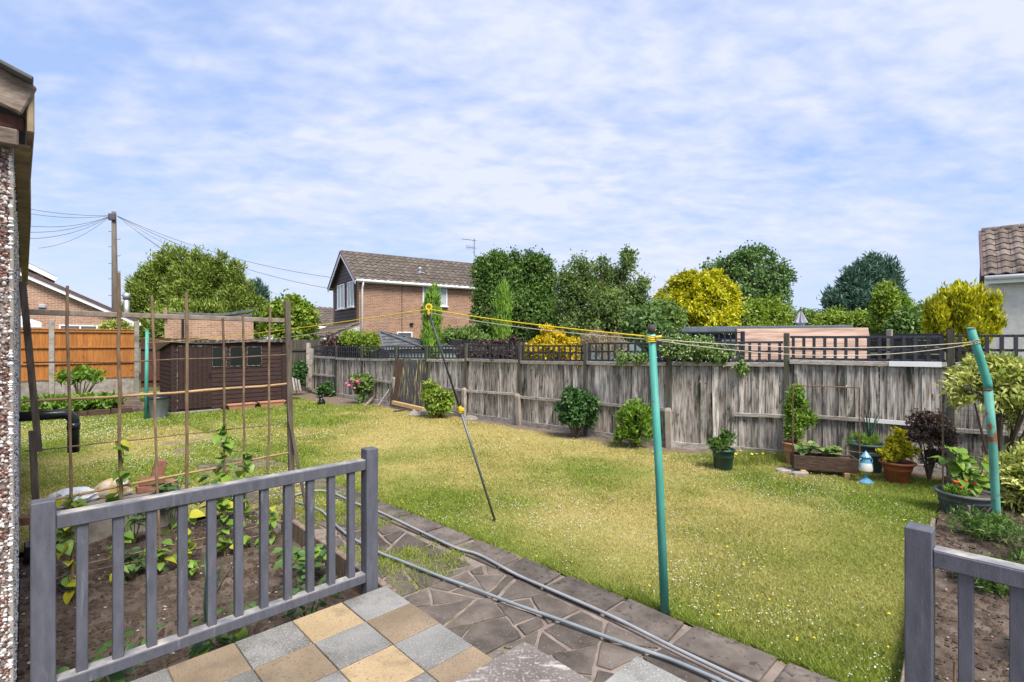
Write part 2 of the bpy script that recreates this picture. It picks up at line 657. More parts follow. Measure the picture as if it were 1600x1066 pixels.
m_ttan = pm('buff_tile', [(.3, (.30, .22, .125)), (.7, (.47, .355, .21))], 2.5, (1, 1, 1), .85, .25, 160, .0015, jit=.1, speck=((.18, .125, .07), 105, .54, .70), stain=((.22, .16, .10), 5, .50, .70))
m_tbrown = pm('brown_buff_tile', [(.3, (.17, .127, .085)), (.7, (.29, .22, .148))], 2.5, (1, 1, 1), .85, .25, 160, .0015, jit=.1, speck=((.10, .076, .053), 105, .54, .70), stain=((.15, .12, .09), 4, .5, .72))
m_step = pm('worn_red_concrete', [(.3, (.115, .098, .088)), (.6, (.18, .158, .145)), (.75, (.30, .275, .258))], 3.5, (1, 1, 1), .85, .4, 60, .003, jit=0, stain=((.46, .43, .415), 7, .57, .70, (1, 2.6, 1)), speck=((.36, .31, .29), 70, .55, .66))
m_crazy = pm('dark_crazy_stone', [(.3, (.06, .048, .041)), (.7, (.155, .128, .11))], 5, (1, 1, 1), .9, .7, 110, .004, jit=.30, speck=((.29, .26, .235), 60, .62, .72))
m_kerb = pm('dark_kerb_slab', [(.3, (.065, .052, .045)), (.7, (.155, .13, .112))], 5, (1, 1, 1), .9, .7, 110, .003, jit=.2, speck=((.05, .045, .035), 22, .55, .66))
m_mortar = pm('pinkish_mortar', [(.3, (.15, .12, .103)), (.7, (.29, .235, .205))], 6, (1, 1, 1), .95, .5, 60, .005, jit=0, kind='World', stain=((.10, .115, .04), 2.0, .56, .70))
m_soil = pm('dug_soil', [(.28, (.045, .032, .025)), (.5, (.105, .077, .06)), (.75, (.20, .155, .125))], 7, (1, 1, 1), .97, .9, 26, .03, jit=0, kind='World', speck=((.32, .27, .22), 55, .68, .73))
m_clod = pm('soil_clod', [(.3, (.05, .034, .025)), (.7, (.135, .098, .072))], 20, (1, 1, 1), .97, .5, jit=.3)
m_stone = pm('garden_stone', [(.3, (.22, .19, .165)), (.7, (.42, .375, .34))], 12, rough=.9, jit=.25)
m_timber = pm('old_sleeper', [(.3, (.11, .08, .06)), (.6, (.26, .205, .16)), (.8, (.38, .325, .27))], 2.5, (12, 12, 2), .92, .5, None, .004, jit=.2)
m_orange = pm('orange_stained_panel', [(.3, (.24, .085, .017)), (.7, (.46, .185, .045))], 3, (14, 14, 1.3), .7, .25, None, .003, jit=.13, speck=((.15, .05, .012), 8, .66, .74))
m_redbrown = pm('red_brown_fence_stain', [(.3, (.055, .022, .016)), (.7, (.11, .048, .034))], 3, (14, 14, 1.3), .8, .25, jit=.15, speck=((.2, .15, .12), 6, .66, .72, (1, 1, .4)))
m_shed = pm('dark_brown_shed_stain', [(.3, (.022, .011, .010)), (.7, (.055, .030, .026))], 3, (2, 2, 14), .75, .3, None, .003, jit=.08, speck=((.09, .055, .045), 5, .64, .75, (1, 1, 8)))
m_felt = pm('grey_roof_felt', [(.3, (.07, .075, .08)), (.7, (.15, .16, .17))], 6, rough=.9, jit=.05)
m_flaky = pm('flaking_white_trim', [(.46, (.05, .03, .027)), (.6, (.20, .17, .155)), (.8, (.36, .33, .31))], 14, (1, 1, 1), .8, .2, jit=.05)
m_pvc = pm('white_upvc', [(.3, (.74, .745, .76)), (.7, (.83, .83, .84))], 2, rough=.35, bump=0, jit=.03, spec=.5)
m_glass, _t, _b = new_mat('window_glass')
_b.inputs['Base Color'].default_value = (.10, .13, .15, 1); _b.inputs['Roughness'].default_value = .05; _b.inputs['Specular IOR Level'].default_value = .9
m_curt = pm('net_curtain', [(.3, (.30, .36, .36)), (.7, (.46, .51, .51))], 3, (9, 9, .5), .25, 0, jit=.05, spec=.8)
m_dglass, _t, _b = new_mat('dark_shed_glass')
_b.inputs['Base Color'].default_value = (.016, .02, .018, 1); _b.inputs['Roughness'].default_value = .12; _b.inputs['Specular IOR Level'].default_value = .3
m_rooft = pm('concrete_roof_tile', [(.3, (.075, .059, .05)), (.7, (.15, .122, .104))], 3, rough=.9, bump=.3, bscale=40, jit=.18, stain=((.16, .16, .12), 2.5, .55, .75))
m_roofo = pm('lichened_roof_tile', [(.3, (.10, .075, .065)), (.7, (.235, .19, .165))], 4, rough=.95, bump=.4, bscale=40, jit=.25, stain=((.05, .045, .035), 3, .52, .7), speck=((.42, .40, .36), 16, .66, .74))
m_verge = pm('purple_brown_verge', (.12, .075, .075), 5, rough=.6, jit=.05)
m_brownclad = pm('brown_cladding', [(.3, (.045, .024, .019)), (.7, (.075, .043, .034))], 3, (1, 1, 8), .5, .1, jit=.08)
m_render = pm('cream_roughcast', [(.3, (.56, .53, .49)), (.7, (.72, .69, .65))], 5, rough=.95, bump=.9, bscale=45, bdist=.02, jit=0)
m_metal = pm('galvanised_metal', [(.3, (.38, .40, .42)), (.7, (.56, .58, .60))], 6, rough=.45, metal=.6, bump=.1, jit=.05)
m_wire = pm('grey_cable', (.10, .10, .11), 3, rough=.6, bump=0, jit=0)
m_tpole = pm('creosoted_pole', [(.3, (.085, .07, .058)), (.7, (.19, .165, .14))], 3, (8, 8, .6), .9, .3, jit=0)
m_green = pm('green_pole_paint', [(.3, (.035, .25, .20)), (.7, (.09, .40, .33))], 3.5, (1, 1, .5), .6, .5, 40, .003, jit=.08, stain=((.20, .38, .32), 5, .54, .78, (8, 8, .5)), speck=((.13, .085, .05), 16, .69, .73), spec=.4)
m_greenr = pm('rusting_green_pole_paint', [(.3, (.06, .24, .19)), (.7, (.13, .37, .31))], 5, (1, 1, .6), .65, .4, 40, .003, jit=0, stain=((.20, .075, .03), 7, .53, .60, (1, 1, .7)), speck=((.10, .055, .035), 22, .64, .70))
m_rust = pm('rusty_iron', [(.3, (.085, .045, .028)), (.7, (.24, .145, .095))], 18, rough=.9, bump=.3, jit=.1)
m_capb = pm('grey_black_cap', (.06, .055, .05), 20, rough=.8, jit=0)
m_ropey = pm('yellow_plastic_line', (.72, .52, .03), 60, rough=.6, bump=.3, jit=0)
m_ropec = pm('cream_cord', (.52, .47, .36), 60, rough=.9, bump=.2, jit=.1)
m_black = pm('black_plastic', (.014, .015, .017), 6, rough=.32, bump=.05, jit=0, spec=.5)
m_blackm = pm('dark_grey_metal_tube', (.035, .037, .042), 6, rough=.4, bump=.05, jit=0, spec=.5)
m_greym = pm('grey_metal_tube', (.13, .14, .155), 6, rough=.4, bump=.05, jit=0, metal=.4)
m_yplast = pm('yellow_plastic', (.72, .50, .03), 6, rough=.4, bump=0, jit=0)
m_hoseg = pm('grey_hose', [(.3, (.22, .23, .255)), (.7, (.34, .35, .38))], 3, rough=.45, bump=.05, jit=0, spec=.5)
m_hoseb = pm('blue_grey_hose', [(.3, (.17, .20, .225)), (.7, (.28, .32, .35))], 3, rough=.4, bump=.05, jit=0, spec=.5)
m_bamb = pm('bamboo_cane', [(.3, (.22, .13, .06)), (.7, (.44, .29, .145))], 5, (1, 1, 1), .6, .2, jit=.2)
m_cane = pm('brown_garden_cane', [(.3, (.105, .065, .04)), (.7, (.26, .18, .115))], 8, (3, 3, 1), .8, .3, jit=.25)
m_greyw = pm('grey_brown_batten', [(.3, (.12, .095, .075)), (.7, (.29, .24, .20))], 4, (3, 3, 3), .9, .4, None, .003, jit=.2)
m_dbat = pm('dark_old_batten', [(.3, (.055, .042, .033)), (.7, (.17, .135, .108))], 4, (10, 10, 1.2), .9, .4, None, .003, jit=.15)
m_fascia = pm('bare_weathered_fascia', [(.3, (.085, .06, .045)), (.55, (.20, .155, .125)), (.75, (.34, .29, .25))], 4, (3, 3, 12), .9, .5, None, .004, jit=.1)
m_barge = pm('mossy_brown_gutter_board', [(.3, (.14, .105, .06)), (.7, (.33, .26, .165))], 4, (2, 2, 2), .85, .3, jit=.05)
m_peb1 = pm('pebble_brown', [(0, (.20, .085, .055)), (1, (.25, .11, .075))], 30, rough=.6, bump=.1, jit=0)
m_terra = pm('terracotta_plastic', [(.3, (.26, .068, .035)), (.7, (.36, .105, .055))], 5, rough=.5, bump=.1, jit=.06, spec=.4)
m_terral = pm('pale_terracotta', [(.3, (.40, .19, .115)), (.7, (.52, .27, .17))], 5, rough=.75, bump=.15, jit=.08)
m_gpot = pm('dark_green_plastic', [(.3, (.008, .038, .036)), (.7, (.018, .065, .06))], 5, rough=.4, bump=.05, jit=.05, spec=.5)
m_gpot2 = pm('teal_grey_plastic', [(.3, (.045, .085, .092)), (.7, (.085, .135, .14))], 5, rough=.5, bump=.1, jit=.05, spec=.4)
m_tub = pm('slate_grey_plastic', [(.3, (.075, .092, .095)), (.7, (.135, .155, .155))], 5, rough=.6, bump=.1, jit=0, stain=((.2, .19, .16), 3, .6, .8))
m_trough = pm('dark_trough_wood', [(.3, (.03, .019, .014)), (.6, (.10, .062, .045)), (.8, (.2, .145, .115))], 5, (2, 2, 22), .9, .7, None, .008, jit=.1)
m_blue = pm('blue_glaze', [(.3, (.06, .24, .40)), (.7, (.16, .40, .56))], 7, rough=.25, bump=0, jit=0, spec=.6)
m_white = pm('white_glaze', (.66, .66, .62), 7, rough=.3, bump=0, jit=0, spec=.6)
m_mustard = pm('mustard_glaze', (.33, .30, .04), 7, rough=.3, bump=0, jit=0, spec=.6)
m_bag = pm('white_plastic_sack', [(.3, (.58, .59, .62)), (.7, (.76, .77, .79))], 6, rough=.4, bump=.6, bscale=9, bdist=.02, jit=.03, spec=.5)
m_brickr = pm('loose_red_brick', [(.3, (.20, .085, .058)), (.7, (.33, .155, .11))], 12, rough=.9, bump=.4, bscale=60, jit=.15)
m_tarp = pm('pinkish_sheet', [(.38, (.27, .17, .12)), (.52, (.38, .255, .19)), (.62, (.47, .33, .255))], 1.2, (1, 1, 14), .7, .2, jit=0, kind='World')
m_gclad = pm('blue_grey_fascia', (.17, .205, .235), 4, rough=.5, bump=0, jit=.05)
m_char = pm('charcoal_slat', [(.3, (.020, .021, .027)), (.7, (.045, .047, .058))], 5, (2, 2, 10), .8, .2, jit=.15)
m_canvas = pm('faded_parasol_cloth', [(.3, (.34, .33, .37)), (.7, (.50, .48, .52))], 3, (4, 4, .5), .9, .2, jit=0)
m_corrb = pm('tarred_corrugated_iron', [(.35, (.03, .032, .036)), (.55, (.07, .07, .072)), (.64, (.33, .26, .10)), (.8, (.52, .42, .19))], 1.7, (12, 12, 1.0), .7, .3, jit=.12)
m_corrr = pm('rusted_corrugated_iron', [(.3, (.05, .034, .026)), (.7, (.125, .08, .055))], 3, (8, 8, .6), .85, .3, jit=.2)
m_newwood = pm('fresh_pine', [(.3, (.44, .27, .12)), (.7, (.60, .41, .21))], 4, (2, 2, 10), .8, .2, jit=.08)
m_bark = pm('bark', [(.3, (.06, .042, .03)), (.7, (.16, .12, .09))], 10, (3, 3, .6), .95, .6, None, .01, jit=.1)
m_stem = pm('green_stem', (.10, .15, .035), 10, rough=.6, jit=.2)
m_pink = pm('pink_petal', [(.3, (.62, .075, .20)), (.7, (.80, .22, .36))], 30, rough=.6, bump=0, jit=.2)
m_red = pm('scarlet_petal', (.75, .07, .025), 30, rough=.6, bump=0, jit=.1)
m_yel = pm('yellow_petal', (.80, .58, .02), 30, rough=.6, bump=0, jit=.1)
m_clover = pm('white_clover', [(.3, (.62, .60, .52)), (.7, (.78, .77, .70))], 30, rough=.8, bump=0, jit=0)
m_canvasw = pm('white_canvas', (.72, .73, .76), 4, rough=.8, bump=0, jit=0)

L_conifer = leaf_mat('leaf_green_conifer', (0.089, 0.138, 0.019), (0.324, 0.421, 0.073), trans=.15)
L_blueconifer = leaf_mat('leaf_dark_conifer', (0.041, 0.094, 0.066), (0.140, 0.244, 0.169), trans=.12)
L_laurel = leaf_mat('leaf_dark_hedge', (0.043, 0.094, 0.019), (0.166, 0.282, 0.058), trans=.2)
L_mid = leaf_mat('leaf_mid_green', (0.076, 0.144, 0.030), (0.254, 0.371, 0.101), trans=.25)
L_oak = leaf_mat('leaf_oak', (0.054, 0.117, 0.027), (0.190, 0.307, 0.090), trans=.2)
L_lime = leaf_mat('leaf_lime', (0.109, 0.182, 0.019), (0.327, 0.436, 0.061), trans=.3)
L_gold = leaf_mat('leaf_gold', (.16, .175, .010), (.54, .53, .022), trans=.28, accent=(.76, .70, .035))
L_cyp = leaf_mat('leaf_cypress', (0.090, 0.190, 0.019), (0.254, 0.426, 0.054), trans=.15)
L_varieg = leaf_mat('leaf_variegated', (.13, .20, .025), (.46, .50, .12), trans=.25, accent=(.68, .66, .28))
L_fresh = leaf_mat('leaf_fresh', (0.090, 0.180, 0.022), (0.240, 0.384, 0.054), trans=.3)
L_dark = leaf_mat('leaf_deep', (0.025, 0.077, 0.022), (0.098, 0.210, 0.056), trans=.2)
L_purple = leaf_mat('leaf_purple', (.035, .022, .018), (.15, .10, .078), trans=.15)
L_yellow = leaf_mat('leaf_yellow_green', (.22, .24, .012), (.58, .52, .02), trans=.3)
L_ygold = leaf_mat('leaf_spiraea_gold', (.30, .25, .01), (.70, .54, .02), trans=.25, accent=(.78, .50, .03))
L_straw = leaf_mat('leaf_straw', (.22, .17, .09), (.5, .42, .28), trans=.2)
L_herb = leaf_mat('leaf_herb', (.05, .11, .02), (.15, .25, .055), trans=.25)
O_bean = leafobj_mat('bean_leaf', (.11, .23, .022), (.25, .40, .05), .35)
O_beany = leafobj_mat('yellowing_bean_leaf', (.36, .40, .03), (.58, .53, .04), .3)
O_dark = leafobj_mat('potato_leaf', (.05, .12, .025), (.12, .22, .05), .2)
O_squash = leafobj_mat('squash_leaf', (.10, .20, .04), (.24, .36, .10), .25)
O_onion = leafobj_mat('onion_leaf', (.02, .07, .045), (.05, .12, .08), .1)

# ---------------------------------------------------------------- fence line (used by the lawn too)
POSTS = [(9.3, 5.1), (7.8, 6.1), (6.2, 7.15), (4.48, 8.25), (2.80, 8.99), (1.49, 10.18), (.187, 11.37), (-1.13, 12.6), (-2.3, 13.7), (-3.35, 14.7), (-4.74, 16.0), (-6.04, 17.4), (-7.41, 18.9)]


def to_uv(x, y):
    return x * U0 + y * U1, x * V0 + y * V1


_fp = np.array([to_uv(*p) for p in POSTS])[::-1]


def fence_u(v):
    return np.interp(v, _fp[:, 1], _fp[:, 0])


def kerb_u(v):
    return 3.13 + .05 * (np.asarray(v) + 3.0)


def bed_v(u):
    return -.50 - .074 * (np.asarray(u) - 3.56)


# ---------------------------------------------------------------- ground
mb = MB()
mb.add([(-900, -60, -.08), (900, -60, -.08), (900, 1500, -.08), (-900, 1500, -.08)], [(0, 1, 2, 3)])
m_ground = pm('rough_ground', [(.3, (.05, .065, .022)), (.7, (.11, .12, .045))], .4, rough=.95, bump=.4, bscale=8, jit=0, kind='World')
struct(mb.build('ground', m_ground))


def lawn_attr(u, v):
    ku = kerb_u(v)
    d_k = np.maximum(u - ku, 0)
    fu = fence_u(v)
    d_f = fu - u
    base = fbm(u * .42 + 5, v * .42 + 9, 3, 4)
    dry = np.clip((base - .35) * 3.6, 0, 1) * np.clip(1.0 + .5 * (vnoise(u * .22 + 3, v * .22 + 1, 4) - .3), 0, 1)
    edge = 1 - np.exp(-d_k / (.35 + .25 * vnoise(u * 1.1, v * 1.1, 8)))
    edge = np.where(u < ku, .8, edge)
    redge = 1 - np.exp(-np.maximum(bed_v(u) - v, 0) / 1.1)
    dry = dry * edge * (.35 + .65 * redge)
    dry = np.clip(dry + .55 * (fbm(u * 1.7, v * 1.7, 17, 4) - .5), 0, 1)
    wsoil = .30 + .55 * fbm(u * .9, v * .9, 21, 3) + np.where(v < -14, .7, 0)
    soil = np.clip((wsoil - d_f) * 4 + .5 * (fbm(u * 5, v * 5, 31, 2) - .5), 0, 1)
    # bare scrapes by the corrugated sheets and along the overgrown path
    pth = ((u < ku) & (u > 1.8) & (v < -5.4)).astype(float) * np.clip((fbm(u * 1.7, v * 1.7, 41, 3) - .42) * 5, 0, 1) * np.clip((v + 15) / 3, 0, 1)
    soil = np.clip(np.maximum(soil, pth * .85), 0, 1)
    return dry, soil


def lawn_mask(u, v):
    A = (u >= kerb_u(v)) & (v <= bed_v(u)) & (u <= fence_u(v) + .12)
    B = (u < kerb_u(v)) & (u > -4) & (v < -5.55) & ~((u < 1.5) & (v > -6.32))
    return (A | B) & (v > -23)


du = .12
us = np.arange(-4, 10.2, du); vs = np.arange(-23, 0.2, du)
UU, VV = np.meshgrid(us, vs, indexing='ij')
mk = lawn_mask(UU + du / 2, VV + du / 2)
zz = .018 * (fbm(UU * .8, VV * .8, 5, 3) - .5) + .006
co = np.stack([UU * U0 + VV * V0, UU * U1 + VV * V1, zz], -1)
ni, nj = UU.shape
idx = np.arange(ni * nj).reshape(ni, nj)
quad = np.stack([idx[:-1, :-1], idx[:-1, 1:], idx[1:, 1:], idx[1:, :-1]], -1)[mk[:-1, :-1]]
used, inv = np.unique(quad, return_inverse=True)
me = bpy.data.meshes.new('lawn')
me.from_pydata(co.reshape(-1, 3)[used].tolist(), [], inv.reshape(-1, 4).tolist())
dr, so = lawn_attr(UU.ravel()[used], VV.ravel()[used])
for k, a in (('dry', dr), ('soil', so)):
    at = me.attributes.new(k, 'FLOAT', 'POINT'); at.data.foreach_set('value', a.astype(np.float32))
me.polygons.foreach_set('use_smooth', [True] * len(me.polygons))
me.update()
# flip up if needed
if me.polygons[0].normal.z < 0:
    me.flip_normals()


def lawn_mat(name, blades):
    m, t, b = new_mat(name)
    a = N(t, 'ShaderNodeAttribute'); a.attribute_name = 'dry'
    g = N(t, 'ShaderNodeNewGeometry')
    if blades:
        l = N(t, 'ShaderNodeAttribute'); l.attribute_name = 'lv'
        fine = l.outputs['Fac']
        grn = ramp(t, fine, [(0, (.135, .205, .022)), (1, (.30, .38, .06))])
        dryc = ramp(t, fine, [(0, (.36, .315, .10)), (1, (.64, .53, .23))])
    else:
        fine = noise(t, g.outputs['Position'], 38, 6, .7)
        grn = ramp(t, fine, [(.3, (.09, .14, .018)), (.7, (.20, .255, .04))])
        dryc = ramp(t, fine, [(.3, (.27, .225, .075)), (.7, (.48, .395, .165))])
    c = mix(t, a.outputs['Fac'], grn, dryc)
    if not blades:
        s_ = N(t, 'ShaderNodeAttribute'); s_.attribute_name = 'soil'
        f2 = noise(t, g.outputs['Position'], 9, 6, .7)
        soilc = ramp(t, f2, [(.3, (.10, .075, .055)), (.7, (.25, .195, .145))])
        c = mix(t, s_.outputs['Fac'], c, soilc)
        bumpn(t, fine, b, .8, .02)
    lnk(t, c, b.inputs['Base Color'])
    b.inputs['Roughness'].default_value = .8
    b.inputs['Specular IOR Level'].default_value = .15
    if blades:
        tr = N(t, 'ShaderNodeBsdfTranslucent'); lnk(t, c, tr.inputs[0])
        mx = N(t, 'ShaderNodeMixShader'); mx.inputs[0].default_value = .3
        o = t.nodes['Material Output']
        lnk(t, b.outputs[0], mx.inputs[1]); lnk(t, tr.outputs[0], mx.inputs[2]); lnk(t, mx.outputs[0], o.inputs[0])
    return m


me.materials.append(lawn_mat('lawn_turf', False))
struct(link('lawn', me, (0, 0, 0)))


def scatter(n_near, seed):
    """points over the visible lawn, denser near the camera"""
    g = np.random.default_rng(seed)
    D = 2.5 * (21 / 2.5) ** g.random(n_near * 3)
    t = g.uniform(-1.03, 1.03, n_near * 3)
    X = t * D
    u, v = X * U0 + D * U1, X * V0 + D * V1
    k = lawn_mask(u, v) & (u < fence_u(v) - .02)
    return u[k], v[k], D[k], g


def grass():
    u, v, D, g = scatter(420000, 5)
    dr, so = lawn_attr(u, v)
    k = g.random(len(u)) > so * 1.05
    u, v, D, dr = u[k], v[k], D[k], dr[k]
    n = len(u)
    x, y = u * U0 + v * V0, u * U1 + v * V1
    h = (.012 + .016 * g.random(n)) * (1.35 - .5 * dr) * np.clip(.8 + D / 18, .8, 1.5)
    # long tufts left by the mower along the kerb, the bed and the fence foot
    near = np.exp(-np.maximum(u - kerb_u(v), 0) / .10) * (u > kerb_u(v)) + np.exp(-np.maximum(bed_v(u) - v, 0) / .10) * .8
    tuft = (vnoise(u * 3.1, v * 3.1, 77) > .5)
    h *= 1 + near * .9 * tuft + .9 * np.exp(-np.maximum(fence_u(v) - u, 0) / .4) * (vnoise(u * 2.1, v * 2.1, 70) > .55)
    wd = (.0028 + .002 * g.random(n)) * np.clip(D / 4.0, 1.0, 4.5)
    a = g.uniform(0, 2 * np.pi, n)
    lean = g.normal(size=(n, 2)) * .75 * h[:, None]
    base = np.stack([x, y, np.full(n, .0)], 1)
    s_ = np.stack([np.cos(a), np.sin(a), np.zeros(n)], 1) * wd[:, None]
    tip = base + np.stack([lean[:, 0], lean[:, 1], h], 1)
    V_ = np.stack([base - s_, base + s_, tip], 1)
    lv = np.clip(g.random(n) * .8 + .4 * (vnoise(u * 4, v * 4, 9) - .3), 0, 1)
    me = np_mesh('grass', V_, 3, lawn_mat('grass_blade', True), {'dry': np.clip(dr + g.normal(size=n) * .2, 0, 1), 'lv': lv})
    o = link('grass', me, (0, 0, 0))
    stuff(o); tag(o, 'short patchy lawn grass, green by the path and straw coloured in the middle', 'grass')


grass()


def octa(C, r, seed, sq=(1, 1, .8)):
    """small eight-sided beads, n x 8 triangles"""
    g = np.random.default_rng(seed)
    n = len(C)
    d = np.array([[1, 0, 0], [0, 1, 0], [-1, 0, 0], [0, -1, 0], [0, 0, 1], [0, 0, -1]], float) * np.array(sq)
    P_ = C[:, None, :] + d[None] * r[:, None, None] * (1 + .25 * g.normal(size=(n, 6, 1)))
    fs = np.array([[0, 1, 4], [1, 2, 4], [2, 3, 4], [3, 0, 4], [1, 0, 5], [2, 1, 5], [3, 2, 5], [0, 3, 5]])
    return P_[:, fs].reshape(n * 8, 3, 3)


def clover():
    u, v, D, g = scatter(26000, 11)
    dens = np.clip((fbm(u * .9, v * .9, 51, 3) - .40) * 3.2, .03, 1) * np.clip(.25 + fbm(u * 4, v * 4, 61, 2), 0, 1)
    dens = np.where((u < kerb_u(v)) | (v < -9.5) & (u < 4.6), np.clip(dens * 1.7 + .06, 0, 1), dens * dens * .6)
    dr, so = lawn_attr(u, v)
    k = (g.random(len(u)) < dens) & (so < .3)
    u, v, D = u[k], v[k], D[k]
    n = len(u)
    C = np.stack([u * U0 + v * V0, u * U1 + v * V1, .026 + .018 * g.random(n)], 1)
    r = (.004 + .003 * g.random(n)) * np.clip(D / 6.5, .85, 1.6)
    me = np_mesh('clover_flowers', octa(C, r, 3), 3, m_clover)
    o = link('clover_flowers', me, (0, 0, 0))
    stuff(o); tag(o, 'white clover flower heads sprinkled over the lawn', 'clover')
    # a few yellow ones in the open turf
    u, v, D, g = scatter(130, 14)
    C = np.stack([u * U0 + v * V0, u * U1 + v * V1, np.full(len(u), .035)], 1)
    me = np_mesh('dandelion_flowers', octa(C, .010 * np.clip(D / 6, 1, 2), 4, (1, 1, .5)), 3, m_yel)
    o = link('dandelion_flowers', me, (0, 0, 0))
    stuff(o); tag(o, 'scattered small yellow flower heads in the lawn', 'flowers')


clover()

# ---------------------------------------------------------------- path: mortar bed, crazy stones and kerb slabs
mb = MB()
pp = [uv(1.55, -.45), uv(kerb_u(-.45) - .02, -.45), uv(kerb_u(-5.6) - .02, -5.6), uv(1.55, -5.6)]
mb.prism([(p.x, p.y) for p in pp][::-1], -.06, .004)
path = struct(mb.build('path', m_mortar))
if path.data.polygons[-1].normal.z < 0:
    path.data.flip_normals()


def clip_poly(poly, nx, ny, c):     # keep nx*x+ny*y<=c
    out = []
    for i in range(len(poly)):
        a, b = poly[i], poly[(i + 1) % len(poly)]
        da, db = nx * a[0] + ny * a[1] - c, nx * b[0] + ny * b[1] - c
        if da <= 0:
            out.append(a)
        if da * db < 0:
            t = da / (da - db)
            out.append((a[0] + (b[0] - a[0]) * t, a[1] + (b[1] - a[1]) * t))
    return out


def crazy():
    rr = random.Random(15)

    def area(pl):
        return abs(sum(pl[k][0] * pl[(k + 1) % len(pl)][1] - pl[(k + 1) % len(pl)][0] * pl[k][1] for k in range(len(pl)))) / 2

    def split(pl, lim):
        ar = area(pl)
        if ar < lim:
            return [pl]
        best = max(((p, q) for p in pl for q in pl), key=lambda e: (e[0][0] - e[1][0]) ** 2 + (e[0][1] - e[1][1]) ** 2)
        an = math.atan2(best[1][1] - best[0][1], best[1][0] - best[0][0]) + rr.uniform(-.55, .55)
        cx = sum(p[0] for p in pl) / len(pl); cy = sum(p[1] for p in pl) / len(pl)
        f = rr.uniform(-.16, .16)
        cx += (best[1][0] - best[0][0]) * f; cy += (best[1][1] - best[0][1]) * f
        nx, ny = math.cos(an), math.sin(an)
        c = nx * cx + ny * cy
        A, B = clip_poly(pl, nx, ny, c), clip_poly(pl, -nx, -ny, -c)
        out = []
        for q in (A, B):
            if len(q) >= 3:
                out += split(q, rr.choice((.035, .06, .10, .17)))
        return out
    for (u0, u1, v0, v1, keep) in ((1.62, 2.82, -3.25, -.5, 1.0), (1.89, 2.72, -5.5, -3.25, .95), (1.85, 2.7, -9.0, -5.5, .4)):
        for pl in split([(u0, v0), (u1, v0), (u1, v1), (u0, v1)], .08):
            if rr.random() > keep:
                continue
            q = pl
            n0 = len(pl)
            sg = 1 if sum(pl[k][0] * pl[(k + 1) % n0][1] - pl[(k + 1) % n0][0] * pl[k][1] for k in range(n0)) > 0 else -1
            for k in range(n0):
                a, b = pl[k], pl[(k + 1) % n0]
                ln = math.hypot(b[0] - a[0], b[1] - a[1])
                if ln < 1e-4:
                    continue
                nx, ny = sg * (b[1] - a[1]) / ln, -sg * (b[0] - a[0]) / ln
                q = clip_poly(q, nx, ny, nx * a[0] + ny * a[1] - rr.choice((.008, .012, .02)))
                if len(q) < 3:
                    break
            if len(q) < 3 or area(q) < .006:
                continue
            pq = []
            for i_, p_ in enumerate(q):
                n_ = q[(i_ + 1) % len(q)]
                ln = math.hypot(n_[0] - p_[0], n_[1] - p_[1]); ks = max(1, int(ln / .06))
                for h_ in range(ks):
                    pq.append((p_[0] + (n_[0] - p_[0]) * h_ / ks, p_[1] + (n_[1] - p_[1]) * h_ / ks))
            w_ = [uv(a + rr.uniform(-.006, .006), b + rr.uniform(-.006, .006)) for a, b in pq]
            ar = sum(w_[k].x * w_[(k + 1) % len(w_)].y - w_[(k + 1) % len(w_)].x * w_[k].y for k in range(len(w_)))
            if ar < 0:
                w_ = w_[::-1]
            m = MB()
            m.prism([(p.x, p.y) for p in w_], -.03, .014 + rr.uniform(-.003, .006), .008, .004)
            m.build('paving_stone', m_crazy, path)


crazy()
rr = random.Random(3)
vv = -.55
while vv > -6.6:
    L_ = rr.uniform(.42, .62)
    k0, k1 = float(kerb_u(vv)), float(kerb_u(vv - L_))
    m = MB()
    a = [uv(k0 - .31, vv - .008), uv(k0 - .01, vv - .008), uv(k1 - .01, vv - L_ + .008), uv(k1 - .31, vv - L_ + .008)]
    if rr.random() < .3:
        a[1] += uv(-.03, -.03)
    ar = sum(a[i].x * a[(i + 1) % 4].y - a[(i + 1) % 4].x * a[i].y for i in range(4))
    if ar < 0:
        a = a[::-1]
    m.prism([(p.x, p.y) for p in a], -.04, .024 + rr.uniform(-.003, .006), .012, .006)
    m.build('kerb_slab', m_kerb, path)
    vv -= L_ + rr.choice((0.01, .02, .045))


def tufts(name, label, spots, mat, h, n, seed, spread=.06, wd=.004):
    g = np.random.default_rng(seed)
    C = np.repeat(np.array([[p.x, p.y, p.z] for p in spots]), n, 0)
    k = len(C)
    C[:, :2] += g.normal(size=(k, 2)) * spread
    a = g.uniform(0, 2 * np.pi, k)
    hh = h * (.5 + g.random(k))
    s_ = np.stack([np.cos(a), np.sin(a), np.zeros(k)], 1) * wd
    tip = C + np.stack([g.normal(size=k) * hh * .6, g.normal(size=k) * hh * .6, hh], 1)
    me = np_mesh(name, np.stack([C - s_, C + s_, tip], 1), 3, mat, {'lv': g.random(k), 'dry': np.clip(g.normal(size=k) * .2 + .15, 0, 1)})
    o = link(name, me, (0, 0, 0))
    stuff(o); tag(o, label, 'grass')
    return o


rr = random.Random(8)
sp = []
for i in range(300):
    v_ = rr.uniform(-6.6, -3.3) if i < 220 else rr.uniform(-6.6, -4)
    u_ = rr.uniform(1.95, 2.85)
    if vnoise(u_ * 1.9, v_ * 1.9, 88) > .50:
        sp.append(uv(u_, v_, .005))
m_blade2 = lawn_mat('path_grass_blade', True)
tufts('path_grass', 'grass and moss tufts growing in the joints of the crazy paving', sp, m_blade2, .035, 60, 4, .05)

